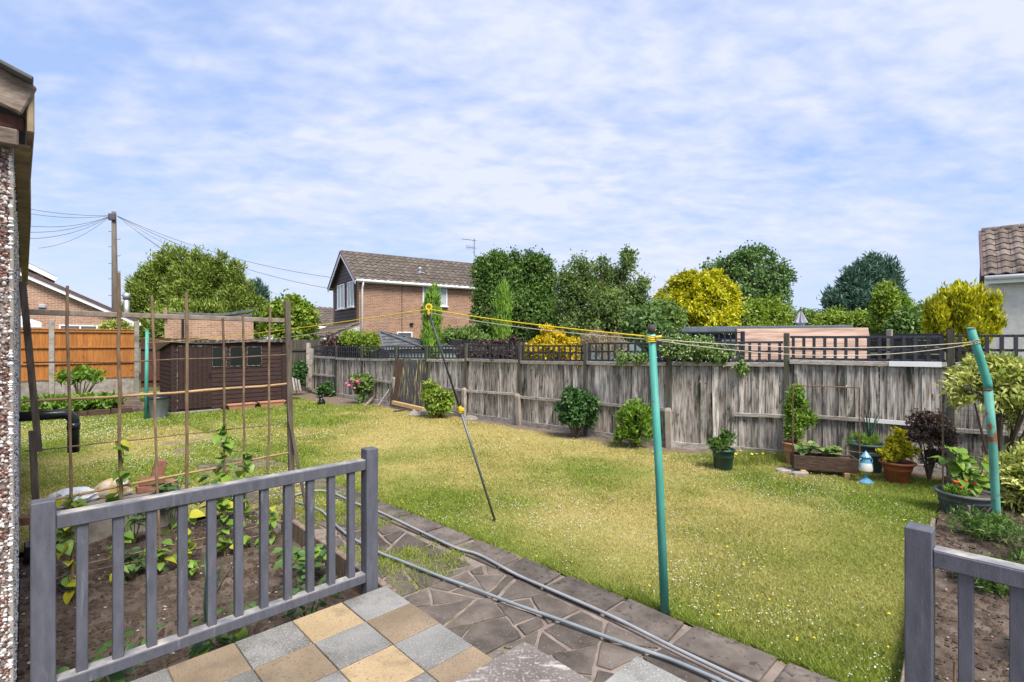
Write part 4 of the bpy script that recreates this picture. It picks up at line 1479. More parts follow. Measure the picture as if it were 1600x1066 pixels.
# ---------------------------------------------------------------- shed
def shed():
    o = uv(2.74, -15.5)
    d, b = UD, -VD
    W_, Dp = 2.80, 1.65
    zf, zb = 1.90, 1.66
    t = thing('garden_shed', 'dark brown timber shed with pent roof, plank door and three small windows', 'shed', o)

    def pt(x, y, z):       # x along the front, y back, z up
        return o + d * x + b * y + ZD * z
    # cladding boards of the front (joined, they are a few pixels high) with the door gap
    def clad(name, x0, x1, z0, z1, y=0.0, side=False, n=None):
        m = MB()
        n = n or int((z1 - z0) / .115)
        for k in range(n):
            za = z0 + (z1 - z0) * k / n; zc = z0 + (z1 - z0) * (k + 1) / n - .003
            if not side:
                m.hexa([pt(x0, y - .022, za), pt(x1, y - .022, za), pt(x1, y, za), pt(x0, y, za), pt(x0, y - .008, zc), pt(x1, y - .008, zc), pt(x1, y, zc), pt(x0, y, zc)])
            else:
                zc2 = zc
                m.hexa([pt(-.022, x0, za), pt(0, x0, za), pt(0, x1, za), pt(-.022, x1, za), pt(-.008, x0, zc), pt(0, x0, zc), pt(0, x1, zc), pt(-.008, x1, zc)])
        return m.build(name, m_shed, t)
    clad('front_cladding', 0, W_, .08, zf - .05)
    # end wall, sloped top
    clad('end_cladding', 0, Dp, .08, 1.58, side=True)
    m = MB(); m.add([pt(-.015, 0, 1.58), pt(-.015, Dp, 1.58), pt(-.015, Dp, zb - .02), pt(-.015, 0, zf - .02)], [(0, 1, 2, 3)])
    m.add([pt(0, 0, 1.58), pt(0, Dp, 1.58), pt(0, Dp, zb - .02), pt(0, 0, zf - .02)], [(3, 2, 1, 0)])
    m.build('end_gable', m_shed, t)
    m = MB(); m.obox(pt(.01, .01, .02), d * (W_ - .02), b * (Dp - .02), ZD * 1.6)
    m.build('carcass', m_shed, t)
    m = MB(); m.hexa([pt(-.09, -.10, zf - .01), pt(W_ + .09, -.10, zf - .01), pt(W_ + .09, Dp + .08, zb - .01), pt(-.09, Dp + .08, zb - .01),
                      pt(-.09, -.10, zf + .025), pt(W_ + .09, -.10, zf + .025), pt(W_ + .09, Dp + .08, zb + .025), pt(-.09, Dp + .08, zb + .025)])
    rf = m.build('roof', m_felt, t)
    m = MB(); m.beam(pt(-.09, -.11, zf + .0), pt(W_ + .09, -.11, zf + .0), .02, .07); m.build('front_fascia', m_flaky, rf)
    m = MB(); m.beam(pt(-.10, -.10, zf - .02), pt(-.10, Dp + .08, zb - .02), .02, .09); m.build('barge_board', m_fpost, rf)
    m = MB(); m.bbox(pt(.0, -.02, .95), d * .07, b * .05, ZD * 1.80, .004); m.bbox(pt(W_ - .02, -.03, .95), d * .13, b * .05, ZD * 1.80, .004)
    m.build('corner_trim', m_shed, t)
    # door
    m = MB()
    x0, x1 = .12, .88
    for k in range(7):
        w_ = (x1 - x0) / 7
        m.bbox(pt(x0 + w_ * (k + .5), -.035, .93), d * (w_ - .006), b * .02, ZD * 1.62, .003)
    dr = m.build('door', m_shed, t)
    m = MB(); m.beam(pt(x0 - .02, -.035, 1.765), pt(x1 + .04, -.035, 1.765), .025, .04); m.beam(pt(x0 - .02, -.035, .12), pt(x0 - .02, -.035, 1.75), .03, .025); m.build('door_frame', m_flaky, dr)
    m = MB(); m.bbox(pt(x1 - .06, -.055, .98), d * .02, b * .03, ZD * .13, .004); m.tube([pt(x1 - .02, -.05, 1.02), pt(x1 - .02, -.09, 1.02), pt(x1 - .02, -.09, .94)], .008, 6)
    m.build('handle', m_black, dr)
    for k, (xa, xb) in enumerate(((.90, 1.24), (1.33, 1.66), (1.77, 2.15))):
        za, zb_ = 1.20, 1.73
        m = MB()
        for p, q in ((pt(xa, -.03, za), pt(xb, -.03, za)), (pt(xa, -.03, zb_), pt(xb, -.03, zb_)), (pt(xa, -.03, za), pt(xa, -.03, zb_)), (pt(xb, -.03, za), pt(xb, -.03, zb_))):
            m.beam(p, q, .022, .02, up=b)
        f = m.build('window', m_flaky, t)
        m = MB(); m.cbox(pt((xa + xb) / 2, -.026, (za + zb_) / 2), d * (xb - xa), b * .008, ZD * (zb_ - za)); m.build('pane', m_dglass, f)
    m = MB(); m.beam(pt(-.05, -.06, .03), pt(1.1, -.06, .03), .06, .06); m.build('base_bearer', m_conc, t)
    # two terracotta troughs along the foot
    for k, x in enumerate((1.22, 2.02)):
        tr = thing('trough_planter', ['long terracotta trough nearest the shed door', 'long terracotta trough under the right end of the shed'][k], 'planter', pt(x, -.2, 0), 'terracotta troughs at the shed foot')
        m = MB()
        c = pt(x + .36, -.18, 0)
        prof = [(.30, .07, 0), (.34, .10, .14), (.36, .115, .14), (.36, .115, .17), (.33, .09, .17), (.32, .085, .12)]
        vs_ = []; fs = []
        for hx, hy, z in prof:
            vs_ += [c + d * sx * hx + b * sy * hy + ZD * z for sx, sy in ((-1, -1), (1, -1), (1, 1), (-1, 1))]
        for j in range(len(prof) - 1):
            for q in range(4):
                fs.append((j * 4 + q, j * 4 + (q + 1) % 4, j * 4 + 4 + (q + 1) % 4, j * 4 + 4 + q))
        fs.append((3, 2, 1, 0)); fs.append(tuple((len(prof) - 1) * 4 + q for q in range(4)))
        m.add(vs_, fs); m.build('trough', m_terral, tr)


shed()

# back bed with brick kerb, below the orange fence
mb = MB()
hexv = []
a, b, c_, d_ = uv(-4, -16.55, .10), uv(2.35, -16.55, .10), uv(2.35, -18.85, .32), uv(-4, -18.85, .32)
mb.add([a, b, c_, d_, a - ZD * .2, b - ZD * .2], [(0, 1, 2, 3), (4, 5, 1, 0)])
bb = struct(mb.build('back_bed', m_soil))
if bb.data.polygons[0].normal.z < 0:
    bb.data.flip_normals()
m = MB(); m.bbox(Vector((0, 0, 0)), Vector((.43, 0, 0)), Vector((0, .1, 0)), Vector((0, 0, .2)), .01)
kme = m.mesh('kerb_block'); kme.materials.append(m_trough)
for k in range(13):
    inst('kerb_block', kme, basis(UD, -VD, ZD, uv(-3.6 + .45 * k, -16.5 + R.uniform(-.01, .01), .07 + R.uniform(-.01, .01))), bb)

# ---------------------------------------------------------------- houses
def rtile_mesh(name, mat, w_=.30, l=.36):
    """a rolled concrete tile, x across, y up the slope"""
    m = MB()
    prof = [(-.5, .0), (-.30, .014), (-.12, .048), (.06, .060), (.22, .040), (.36, .006), (.5, .0)]
    vs_ = []
    for y, dz in ((0, .034), (l, .0)):
        for x, z in prof:
            vs_.append(Vector((x * w_, y, z + dz)))
    for x, z in prof:
        vs_.append(Vector((x * w_, 0, z - .006)))
    n = len(prof)
    fs = []
    for i in range(n - 1):
        fs.append((i, i + 1, n + i + 1, n + i))
        fs.append((2 * n + i, 2 * n + i + 1, i + 1, i))
    m.add(vs_, fs)
    me = m.mesh(name); me.materials.append(mat)
    return me


def tile_slope(parent, me, e0, e1, r0, w_, gauge, rr, name='roof_tile'):
    """fill the slope between eaves e0->e1 and the ridge above e0 (r0)"""
    x = (e1 - e0); L_ = x.length; x.normalize()
    y = (r0 - e0); H_ = y.length; y.normalize()
    z = x.cross(y).normalized()
    if z.z < 0:
        z = -z
    nx = int(round(L_ / w_)); ny = int(round(H_ / gauge))
    for j in range(ny):
        for i in range(nx):
            M = basis(x, y, z, e0 + x * (L_ * (i + .5) / nx) + y * (H_ * j / ny) + z * (.012 + rr.uniform(-.003, .004)))
            if x.cross(y).dot(z) < 0:
                M = M @ Matrix.Diagonal((-1, 1, 1, 1))
            inst(name, me, M @ Matrix.Rotation(rr.uniform(-.01, .01), 4, 'Z'), parent)


def window(parent, o, dx, w_, h, n=2, depth=.05, frame=.06, out=None, glass=None, name='window', sill=True):
    """o lower left corner, dx unit along the wall, out unit outwards"""
    m = MB()
    c = o + out * depth / 2

    def bar(x0, x1, z0, z1):
        m.bbox(c + dx * (x0 + x1) / 2 + ZD * (z0 + z1) / 2, dx * (x1 - x0), out * depth, ZD * (z1 - z0), .006)
    bar(0, w_, 0, frame); bar(0, w_, h - frame, h)
    for i in range(n + 1):
        x = (w_ - frame) * i / n
        bar(x, x + frame, frame, h - frame)
    f = m.build(name, m_pvc, parent)
    for i in range(n):
        x0 = (w_ - frame) * i / n + frame; x1 = (w_ - frame) * (i + 1) / n
        m = MB(); m.cbox(o + out * .012 + dx * (x0 + x1) / 2 + ZD * h / 2, dx * (x1 - x0), out * .012, ZD * (h - 2 * frame))
        m.build('pane', glass or m_glass, f)
    if sill:
        m = MB(); m.bbox(o + out * .06 + dx * w_ / 2 - ZD * .03, dx * (w_ + .1), out * .12, ZD * .05, .006)
        m.build('sill', m_pvc, f)
    return f


def house():
    d = Vector((.83, .56, 0)).normalized(); b = Vector((-d.y, d.x, 0))
    o = Vector((-7.18, 23.75, 0))
    LEN, WID = 9.2, 4.6
    ze, zr = 4.82, 6.40
    mbr = brick_mat('house_brick', (d.x, d.y), (.27, .125, .072), (.38, .205, .128), (.38, .32, .26))
    t = thing('brick_house', 'two storey brown brick house with tiled gable roof and white gutters', 'house', o)

    def pt(x, y, z):
        return o + d * x + b * y + ZD * z
    m = MB()
    m.add([pt(0, 0, -.1), pt(LEN, 0, -.1), pt(LEN, WID, -.1), pt(0, WID, -.1), pt(0, 0, ze), pt(LEN, 0, ze), pt(LEN, WID, ze), pt(0, WID, ze), pt(0, WID / 2, zr - .06), pt(LEN, WID / 2, zr - .06)],
          [(0, 1, 5, 4), (1, 2, 6, 9, 5), (2, 3, 7, 6), (3, 0, 4, 8, 7)])
    m.build('wall', mbr, t)
    # brown boarding on the gable
    m = MB()
    n = 20
    z0, z1 = 2.75, zr - .1
    for k in range(n):
        za, zb = z0 + (z1 - z0) * k / n, z0 + (z1 - z0) * (k + 1) / n - .006
        half = lambda z: (WID / 2 - .40) if z < ze else max((zr - .08 - z) / (zr - ze) * (WID / 2) - .05, 0.02)
        ha, hb = min(half(za), WID / 2 - .4), min(half(zb), WID / 2 - .4)
        y = WID / 2
        m.hexa([pt(-.05, y - ha, za), pt(-.0, y - ha, za), pt(-.0, y + ha, za), pt(-.05, y + ha, za), pt(-.03, y - hb, zb), pt(-.0, y - hb, zb), pt(-.0, y + hb, zb), pt(-.03, y + hb, zb)])
    m.build('gable_cladding', m_brownclad, t)
    # roof
    ov = .25
    sl = (zr - ze) / (WID / 2)
    m = MB()
    ez = ze - sl * ov * .6
    A = [pt(-.22, -ov * .6 - .05, ez), pt(LEN + .2, -ov * .6 - .05, ez), pt(LEN + .2, WID / 2, zr), pt(-.22, WID / 2, zr), pt(LEN + .2, WID + ov * .6 + .05, ez), pt(-.22, WID + ov * .6 + .05, ez)]
    m.add(A, [(0, 1, 2, 3), (3, 2, 4, 5)])
    dn = [p - ZD * .06 for p in A]
    m.add(dn, [(3, 2, 1, 0), (5, 4, 2, 3)])
    roof = m.build('roof', m_rooft, t)
    rr = random.Random(4)
    tile_slope(roof, rtile_mesh('roof_tile', m_rooft, .31, .36), A[0] + ZD * .01, A[1] + ZD * .01, A[3] + ZD * .01, .31, .325, rr)
    m = MB()
    for k in range(20):
        x = -.22 + (LEN + .42) * (k + .5) / 20
        m.tube([pt(x - .235, WID / 2, zr + .005), pt(x + .235, WID / 2, zr + .005)], .085, 8)
    m.build('ridge_tiles', m_rooft, roof)
    m = MB()
    for q0, q1 in ((A[0], A[3]), (A[5], A[3])):
        m.beam(q0 - ZD * .10 - d * .01, q1 - ZD * .10 - d * .01, .03, .18)
    m.build('barge_board', m_pvc, roof)
    m = MB()
    for q0, q1 in ((A[0], A[3]), (A[5], A[3])):
        m.beam(q0 + ZD * .02 - d * .02, q1 + ZD * .02 - d * .02, .06, .07)
    m.build('verge', m_verge, roof)
    m = MB(); m.beam(pt(-.1, -.18, ze - .10), pt(LEN + .1, -.18, ze - .10), .03, .18); m.build('fascia', m_pvc, t)
    m = MB(); m.tube([pt(-.2, -.26, ze - .10), pt(LEN + .15, -.26, ze - .12)], .065, 10); m.build('gutter', m_pvc, t, True)
    m = MB(); m.tube([pt(.12, -.26, ze - .14), pt(.12, -.12, ze - .4), pt(.12, -.09, ze - .5), pt(.12, -.09, .2)], .045, 8); m.build('downpipe', m_pvc, t, True)
    m = MB(); m.tube([pt(2.1, -.06, ze - .2), pt(2.1, -.06, 1.1)], .012, 5); m.build('cable', m_verge, t)
    # windows
    window(t, pt(3.2, 0, 3.70), d, 1.38, 1.0, 2, out=-b, glass=m_curt)
    window(t, pt(1.85, 0, .05), d, .80, 2.30, 1, out=-b, name='back_door', sill=False)
    for y0_, y1_ in ((.6, 1.65), (2.2, 3.45)):
        window(t, pt(-.05, y1_, 3.55), -b, y1_ - y0_, 1.25, 2, out=-d, glass=m_curt)
    m = MB(); m.cbox(pt(2.6, -.06, 2.75), d * .18, b * .1, ZD * .09); m.build('security_lamp', m_black, t)
    m = MB(); m.bbox(pt(1.55, -.05, 1.95), d * .2, b * .08, ZD * .22, .01); m.build('meter_box', m_canvasw, t)
    # vent on the roof slope
    vv_ = (A[0] + (A[1] - A[0]) * .38 + (A[3] - A[0]) * .42)
    m = MB(); m.tube([vv_, vv_ + ZD * .22], .06, 8); m.lathe([(.11, .2), (.12, .26), (.05, .33), (0, .34)], vv_, 8); m.bbox(vv_ + ZD * .04, d * .4, b * .3, ZD * .06, .01)
    m.build('roof_vent', m_metal, roof)
    # aerials at the ridge
    q = P(741, 412, 26.9); q.z = zr
    m = MB(); m.tube([q, q + ZD * .95], .018, 6)
    for k, (dz, ln) in enumerate(((.85, .75), (.45, .5))):
        c = q + ZD * dz
        m.tube([c - d * ln * .95, c + d * .15], .012, 5)
        for j in range(6):
            p = c - d * ln * .95 + d * (ln * j / 5.5)
            m.tube([p - b * .15 - ZD * .02, p + b * .15 + ZD * .02] if k == 0 else [p - ZD * .12, p + ZD * .12], .007, 4)
    m.build('aerial', m_wire, roof)
    # lean-to porch roof across the gable
    z2, z1_ = 2.72, 2.05
    m = MB()
    B = [pt(-1.55, -.05, z1_), pt(-1.55, WID + .3, z1_), pt(0, WID + .3, z2), pt(0, -.05, z2)]
    m.add(B + [p - ZD * .07 for p in B], [(3, 2, 1, 0), (4, 5, 6, 7), (0, 1, 5, 4), (1, 2, 6, 5), (2, 3, 7, 6), (3, 0, 4, 7)])
    pr = m.build('porch_roof', m_rooft, t)
    tile_slope(pr, rtile_mesh('porch_tile', m_rooft, .31, .36), B[1] + ZD * .01, B[0] + ZD * .01, B[2] + ZD * .01, .33, .34, rr, 'porch_tile')
    m = MB(); m.add([pt(-1.52, -.04, z1_ - .05), pt(0, -.04, z2 - .05), pt(0, -.04, z1_ - .05)], [(0, 1, 2), (2, 1, 0)]); m.build('porch_cheek', m_pvc, pr)
    m = MB(); m.beam(pt(-1.6, -.1, z1_ - .08), pt(-1.6, WID + .3, z1_ - .08), .05, .16); m.beam(pt(-1.6, -.08, z1_ - .08), pt(.1, -.08, z1_ - .08), .05, .14); m.build('porch_fascia', m_pvc, pr)
    m = MB(); m.obox(pt(-1.3, .05, -.1), d * 1.3, b * (WID * .55), ZD * (z1_ - .05)); m.build('porch_wall', mbr, t)
    window(t, pt(-1.3, 1.6, .9), -b, 1.0, 1.05, 2, out=-d, name='porch_window')
    # brick stub wing further back, seen left of the gable
    m = MB()
    w0 = P(500, 500, 32)
    return t


house()


def neighbour_roof():
    """small brown tiled house far left of the brick house"""
    D = 34
    d = Vector((.83, .56, 0)).normalized(); b = Vector((-d.y, d.x, 0))
    o = Vector((X_(492, D), D, 0))
    t = thing('far_bungalow', 'far brick bungalow with brown tiled roof left of the brick house', 'house', o)
    m = MB(); mm = brick_mat('far_brick', (d.x, d.y), (.34, .165, .10), (.44, .25, .16), (.42, .36, .30))
    m.obox(o + d * .2 - ZD * .1, d * 5, b * 5, ZD * 3.0); m.build('wall', mm, t)
    m = MB()
    z0, z1 = 2.9, 4.3
    A = [o + ZD * z0 - b * .2, o + d * 5.4 + ZD * z0 - b * .2, o + d * 5.4 + b * 2.5 + ZD * z1, o + b * 2.5 + ZD * z1, o + d * 5.4 + b * 5.2 + ZD * z0, o + b * 5.2 + ZD * z0]
    m.add(A, [(0, 1, 2, 3), (3, 2, 4, 5), (0, 3, 5)]); r_ = m.build('roof', m_rooft, t)
    tile_slope(r_, rtile_mesh('far_roof_tile', m_rooft, .36, .42), A[0] + ZD * .01, A[1] + ZD * .01, A[3] + ZD * .01, .36, .40, random.Random(1))
    m = MB(); m.beam(A[0] - ZD * .08, A[1] - ZD * .08, .05, .18); m.build('fascia', m_pvc, t)
    window(t, o + d * .5 + ZD * 1.0, d, 1.4, 1.2, 2, out=-b)


neighbour_roof()


def left_bungalow():
    D = 23.0
    # gable wall faces the garden; verge falls from upper left to lower right
    d = UD; b = -VD
    pr = Vector((X_(213, 24.5), 24.5, 0))      # right eaves corner
    o = pr
    half = 5.0
    ze = Z_(503, 24.5); zr = ze + half * .50
    mm = brick_mat('bungalow_brick', (d.x, d.y), (.31, .15, .088), (.44, .24, .15), (.45, .39, .33))
    t = thing('brick_bungalow', 'brick bungalow gable with white barge board behind the orange fence', 'house', o)

    def pt(x, y, z):
        return o - d * x + b * y + ZD * z
    m = MB()
    m.add([pt(.15, 0, -.1), pt(2 * half, 0, -.1), pt(2 * half, 0, ze), pt(half, 0, zr), pt(.15, 0, ze + .05), pt(.15, 7, -.1), pt(.15, 7, ze)], [(0, 1, 2, 3, 4), (5, 0, 4, 6)])
    m.build('gable_wall', mm, t)
    m = MB()
    A = [pt(0, -.2, ze), pt(half, -.2, zr + .05), pt(half, 7, zr + .05), pt(0, 7, ze), pt(2 * half + .3, -.2, ze), pt(2 * half + .3, 7, ze)]
    m.add(A, [(0, 1, 2, 3), (1, 4, 5, 2)]); m.add([p - ZD * .08 for p in A], [(3, 2, 1, 0), (2, 5, 4, 1)])
    r_ = m.build('roof', m_rooft, t)
    m = MB(); m.beam(pt(0, -.22, ze - .10), pt(half, -.22, zr - .05), .03, .18); m.beam(pt(half, -.22, zr - .05), pt(2 * half, -.22, ze - .1), .03, .18)
    m.build('barge_board', m_pvc, r_)
    m = MB(); m.beam(pt(-.02, -.24, ze + .05), pt(half, -.24, zr + .10), .1, .12); m.build('verge', m_verge, r_)
    m = MB(); m.bbox(pt(.10, -.1, ze - .12), d * .5, b * .3, ZD * .14, .01); m.build('boxed_eave', m_pvc, r_)
    for px in (92, 155):
        q = P(px, 519, 22.5)
        f = (q - o).dot(-d)
        window(t, pt(f, 0, .95), d, 1.45, Z_(508, 23.0) - .95, 2, out=-b)
    q = P(66, 478, 22); f = (q - o).dot(-d)
    m = MB(); m.bbox(pt(f, -.08, q.z), d * .25, b * .14, ZD * .16, .02); m.build('flood_lamp', m_metal, t)
    # metal flue rising behind the roof
    q = P(198, 490, 25.5)
    m = MB(); m.tube([q - ZD * .6, P(198, 466, 25.5)], .12, 12); m.tube([P(198, 468, 25.5), P(198, 458, 25.5)], .15, 12); m.build('flue', m_metal, t, True)


left_bungalow()


def left_gable_far():
    D = 27
    o = P(88, 432, D)
    t = thing('far_left_house', 'upper roof corner of a taller house above the bungalow at far left', 'house', Vector((o.x, o.y, 0)))
    d, b = UD, -VD
    mm = brick_mat('far_left_brick', (d.x, d.y), (.33, .17, .10), (.45, .26, .17), (.45, .39, .33))
    q = Vector((o.x, o.y, 0))
    ze = Z_(433, D)
    m = MB(); m.obox(q - d * 5.6 - ZD * .1, d * 5.1, b * 5, ZD * (ze + .2)); m.build('wall', mm, t)
    m = MB()
    A = [q + ZD * ze, q - d * 3 + ZD * (ze + 1.7), q - d * 3 + b * 5.4 + ZD * (ze + 1.7), q + b * 5.4 + ZD * ze]
    A = [p - b * .3 for p in A]
    m.add(A + [p - ZD * .1 for p in A], [(0, 1, 2, 3), (7, 6, 5, 4), (0, 4, 5, 1), (3, 2, 6, 7), (0, 3, 7, 4)]); r_ = m.build('roof', m_rooft, t)
    m = MB(); m.beam(A[0] - ZD * .16, A[1] - ZD * .16, .04, .22); m.build('barge_board', m_pvc, r_)


left_gable_far()


def flat_brick():
    D = 19.5
    d = UD; b = -VD
    o = Vector((X_(257, D), D, 0))
    # front runs along a shallow angle facing the garden
    d = Vector((.84, .54, 0)).normalized(); b = Vector((-d.y, d.x, 0))
    _k = (396 - CX) / F
    L_ = (_k * o.y - o.x) / (d.x - _k * d.y)
    zt = Z_(494, D)
    mm = brick_mat('outbuilding_brick', (d.x, d.y), (.31, .155, .092), (.42, .25, .165), (.40, .34, .28))
    t = thing('flat_roofed_brick_garage', 'flat roofed brick garage rising behind the shed', 'garage', o)
    m = MB(); m.obox(o - ZD * .1, d * L_, b * 5, ZD * (zt + .1)); m.build('wall', mm, t)
    m = MB(); m.bbox(o + d * L_ / 2 + b * 2.5 + ZD * (zt + .07), d * (L_ - .1), b * 5.05, ZD * .16, .02)
    m.build('felt_roof', m_felt, t)
    m = MB(); m.beam(o + d * (L_ - 1.0) - b * .05 + ZD * (zt + .12), o + d * (L_ - .02) - b * .05 + ZD * (zt + .33), .04, .1); m.build('lifted_felt_edge', m_felt, t)
    m = MB(); m.bbox(o + d * .04 + ZD * (zt + .12) - b * .01, d * .1, b * .3, ZD * .36, .01); m.build('parapet_stub', mm, t)
    q = (X_(281, D) - o.x)
    m = MB(); m.tube([o + d * q - b * .06 + ZD * .1, o + d * q - b * .06 + ZD * zt], .045, 8); m.build('downpipe', m_black, t)


flat_brick()


def cottage():
    D = 15.0
    o = Vector((X_(1545, D), D, 0))
    d = Vector((.75, -.66, 0)).normalized(); b = Vector((-d.y, d.x, 0))
    ze = Z_(432, D); 
    t = thing('white_cottage', 'cream roughcast cottage with mossy tiled roof at the right edge', 'house', o)
    L_ = 4.2
    m = MB()
    run = 1.8
    zr = Z_(362, D + run * .75)
    m.add([o - ZD * .1, o + d * L_ - ZD * .1, o + d * L_ + ZD * ze, o + ZD * ze, o + b * 3.6 - ZD * .1, o + b * 3.6 + ZD * ze, o + b * run + ZD * (zr - .1)], [(0, 1, 2, 3), (4, 0, 3, 6, 5)])
    m.build('wall', m_render, t)
    e0 = o - d * .12 - b * .22 + ZD * (ze - .02)
    e1 = e0 + d * (L_ + .1)
    r0 = o - d * .12 + b * run + ZD * zr
    r1 = r0 + d * (L_ + .1)
    m = MB(); m.add([e0, e1, r1, r0] + [p - ZD * .08 for p in (e0, e1, r1, r0)], [(0, 1, 2, 3), (7, 6, 5, 4), (0, 3, 7, 4), (0, 4, 5, 1)])
    bk = o - d * .12 + b * (2 * run + .22) + ZD * (ze - .02)
    m.add([r0, r1, bk + d * (L_ + .1), bk], [(0, 1, 2, 3)])
    r_ = m.build('roof', m_roofo, t)
    tile_slope(r_, rtile_mesh('cottage_tile', m_roofo, .30, .38), e0 + ZD * .02, e1 + ZD * .02, r0 + ZD * .02, .30, .33, random.Random(9))
    m = MB()
    for k in range(10):
        c = r0 + d * (.22 + .44 * k)
        m.tube([c - d * .21 + ZD * .02, c + d * .21 + ZD * .02], .11, 10)
    m.build('ridge_tiles', m_roofo, r_)
    m = MB(); m.beam(e0 - d * .03 - ZD * .06, r0 - d * .03 - ZD * .04, .06, .22); m.build('verge_board', m_verge, r_)
    m = MB(); m.beam(e0 + d * .02 - ZD * .14, e1 - ZD * .14, .02, .16); m.build('fascia', m_pvc, t)
    m = MB(); m.tube([e0 - b * .07 + d * .02 - ZD * .05, e1 - b * .07 - ZD * .05], .065, 10); m.build('gutter', m_pvc, t, True)
    m = MB(); m.tube([o + d * .35 - b * .02 + ZD * (ze - .3), o + d * .28 - b * .02 + ZD * (ze - .9), o + d * .27 - b * .02 + ZD * 1.2], .012, 5); m.build('cable', m_canvasw, t)


cottage()

# ---------------------------------------------------------------- trees and far shrubs
L_green = leaf_mat('leaf_soft_green', (.075, .13, .028), (.24, .33, .095), trans=.3)


def px_lobes(D, L):
    """[(px,py,rx_px,ry_px[,dD])] -> lobes at distance D"""
    out = []
    for q in L:
        dD = q[4] if len(q) > 4 else 0
        DD = D + dD
        c = P(q[0], q[1], DD)
        rx = q[2] * DD / F / math.hypot(1, (q[0] - CX) / F); rz = q[3] * DD / F
        out.append((c, (rx, rx * .85, rz)))
    return out


def tree(name, label, cat, D, lobes, base_px, mat, nclump, nleaf, clump_r, L, W, trunk_r=.15, group=None, limbs=True, bark=None, zmin=.1, seed=1, core=True, **kw):
    lb = px_lobes(D, lobes)
    base = Vector((X_(base_px, D), D, -.05))
    t = thing(name, label, cat, base, group)
    Q, val = foliage(lb, nclump, nleaf, clump_r, L, W, seed=seed, zmin=zmin, **kw)
    o = np.array(base)
    me = np_mesh('crown', Q - o, 4, mat, {'lv': val})
    link('crown', me, base, t)
    m = MB()
    cz = sum((c.z for c, _ in lb)) / len(lb)
    cx = sum((c.x for c, _ in lb)) / len(lb)
    top = Vector((cx, D, max(cz, base.z + .5)))
    k1 = base + (top - base) * .4 + Vector((R.uniform(-.08, .08), 0, 0))
    m.tube([base, k1, top], [trunk_r, trunk_r * .75, trunk_r * .4], 8)
    if limbs:
        for c, r in lb:
            st = base + (top - base) * R.uniform(.35, .8)
            mid = (st + c) / 2 + Vector((R.uniform(-.1, .1) * r[0], R.uniform(-.1, .1), .1 * r[2]))
            m.tube([st, mid, c, c + ZD * r[2] * .35], [trunk_r * .45, trunk_r * .32, trunk_r * .18, trunk_r * .06], 6)
            for j in range(4):
                e = c + Vector((R.uniform(-.6, .6) * r[0], R.uniform(-.6, .6) * r[1], R.uniform(-.2, .6) * r[2]))
                m.tube([mid, (mid + e) / 2 + ZD * .05 * r[2], e], [trunk_r * .2, trunk_r * .13, trunk_r * .04], 5)
    m.build('trunk', bark or m_bark, t)
    return t


# left: big green conifer group
rr = random.Random(3)
lob = [(232, 478, 36, 50), (264, 448, 34, 46, 1), (300, 462, 40, 50), (335, 472, 36, 46, .5), (366, 486, 26, 44), (210, 505, 26, 42), (395, 505, 22, 40), (300, 510, 80, 40, -.8), (262, 405, 14, 22), (284, 408, 12, 18), (240, 425, 16, 22), (312, 415, 14, 20), (342, 418, 14, 20), (366, 432, 13, 22), (330, 430, 18, 22), (216, 462, 14, 24), (385, 462, 11, 22)]
tree('leylandii', 'broad bright green conifer behind the flat roofed brick garage', 'tree', 28, lob, 300, L_conifer, 1900, 50, .34, .21, .055, .3, out=1.0, up=.75, jit=.55, flat=.5, shell=.22, limbs=True, seed=3, bottom=-.9)
lob = [(400, 470, 13, 30), (398, 500, 18, 40), (405, 485, 14, 30)]
tree('blue_conifer', 'slim dark conifer between the bright conifer and the light leafy tree', 'tree', 30, lob, 402, L_blueconifer, 300, 30, .28, .24, .06, .15, out=.7, up=.9, jit=.5, shell=.25, seed=4)
lob = [(452, 492, 26, 24), (476, 505, 18, 26), (430, 505, 18, 26), (462, 520, 30, 26)]
tree('leafy_tree', 'light green broadleaf tree left of the brick house', 'tree', 23, lob, 456, L_lime, 280, 26, .30, .17, .11, .1, out=.6, up=.2, jit=.8, shell=.3, seed=5)
# behind the house: dark hedge trees
lob = [(775, 412, 14, 16), (800, 408, 12, 12), (828, 410, 10, 14), (785, 440, 36, 36), (828, 446, 34, 38, .5), (770, 480, 30, 60), (812, 500, 56, 50, -.5), (848, 482, 24, 52), (756, 430, 16, 24), (845, 418, 16, 18), (858, 440, 10, 16)]
tree('dark_hedge_tree', 'dense dark green tree hiding the right end of the brick house', 'tree', 21.5, lob, 808, L_laurel, 1300, 44, .26, .13, .07, .22, out=.8, up=.15, jit=.7, shell=.2, seed=6, bottom=-.95)
lob = [(920, 452, 30, 26), (958, 446, 28, 24, .6), (895, 478, 26, 34), (945, 482, 40, 30, -.5), (988, 466, 20, 24), (925, 512, 60, 24), (982, 415, 9, 22), (885, 440, 18, 22), (1000, 500, 34, 30), (905, 418, 8, 14), (940, 414, 9, 12), (1006, 445, 9, 8), (920, 424, 14, 16)]
tree('green_garden_tree', 'rounded mid green tree between the dark tree and the golden conifer', 'tree', 18.5, lob, 940, L_green, 860, 34, .27, .125, .052, .16, out=.6, up=.35, jit=.9, shell=.34, seed=7, bottom=-.8, rough=.2)
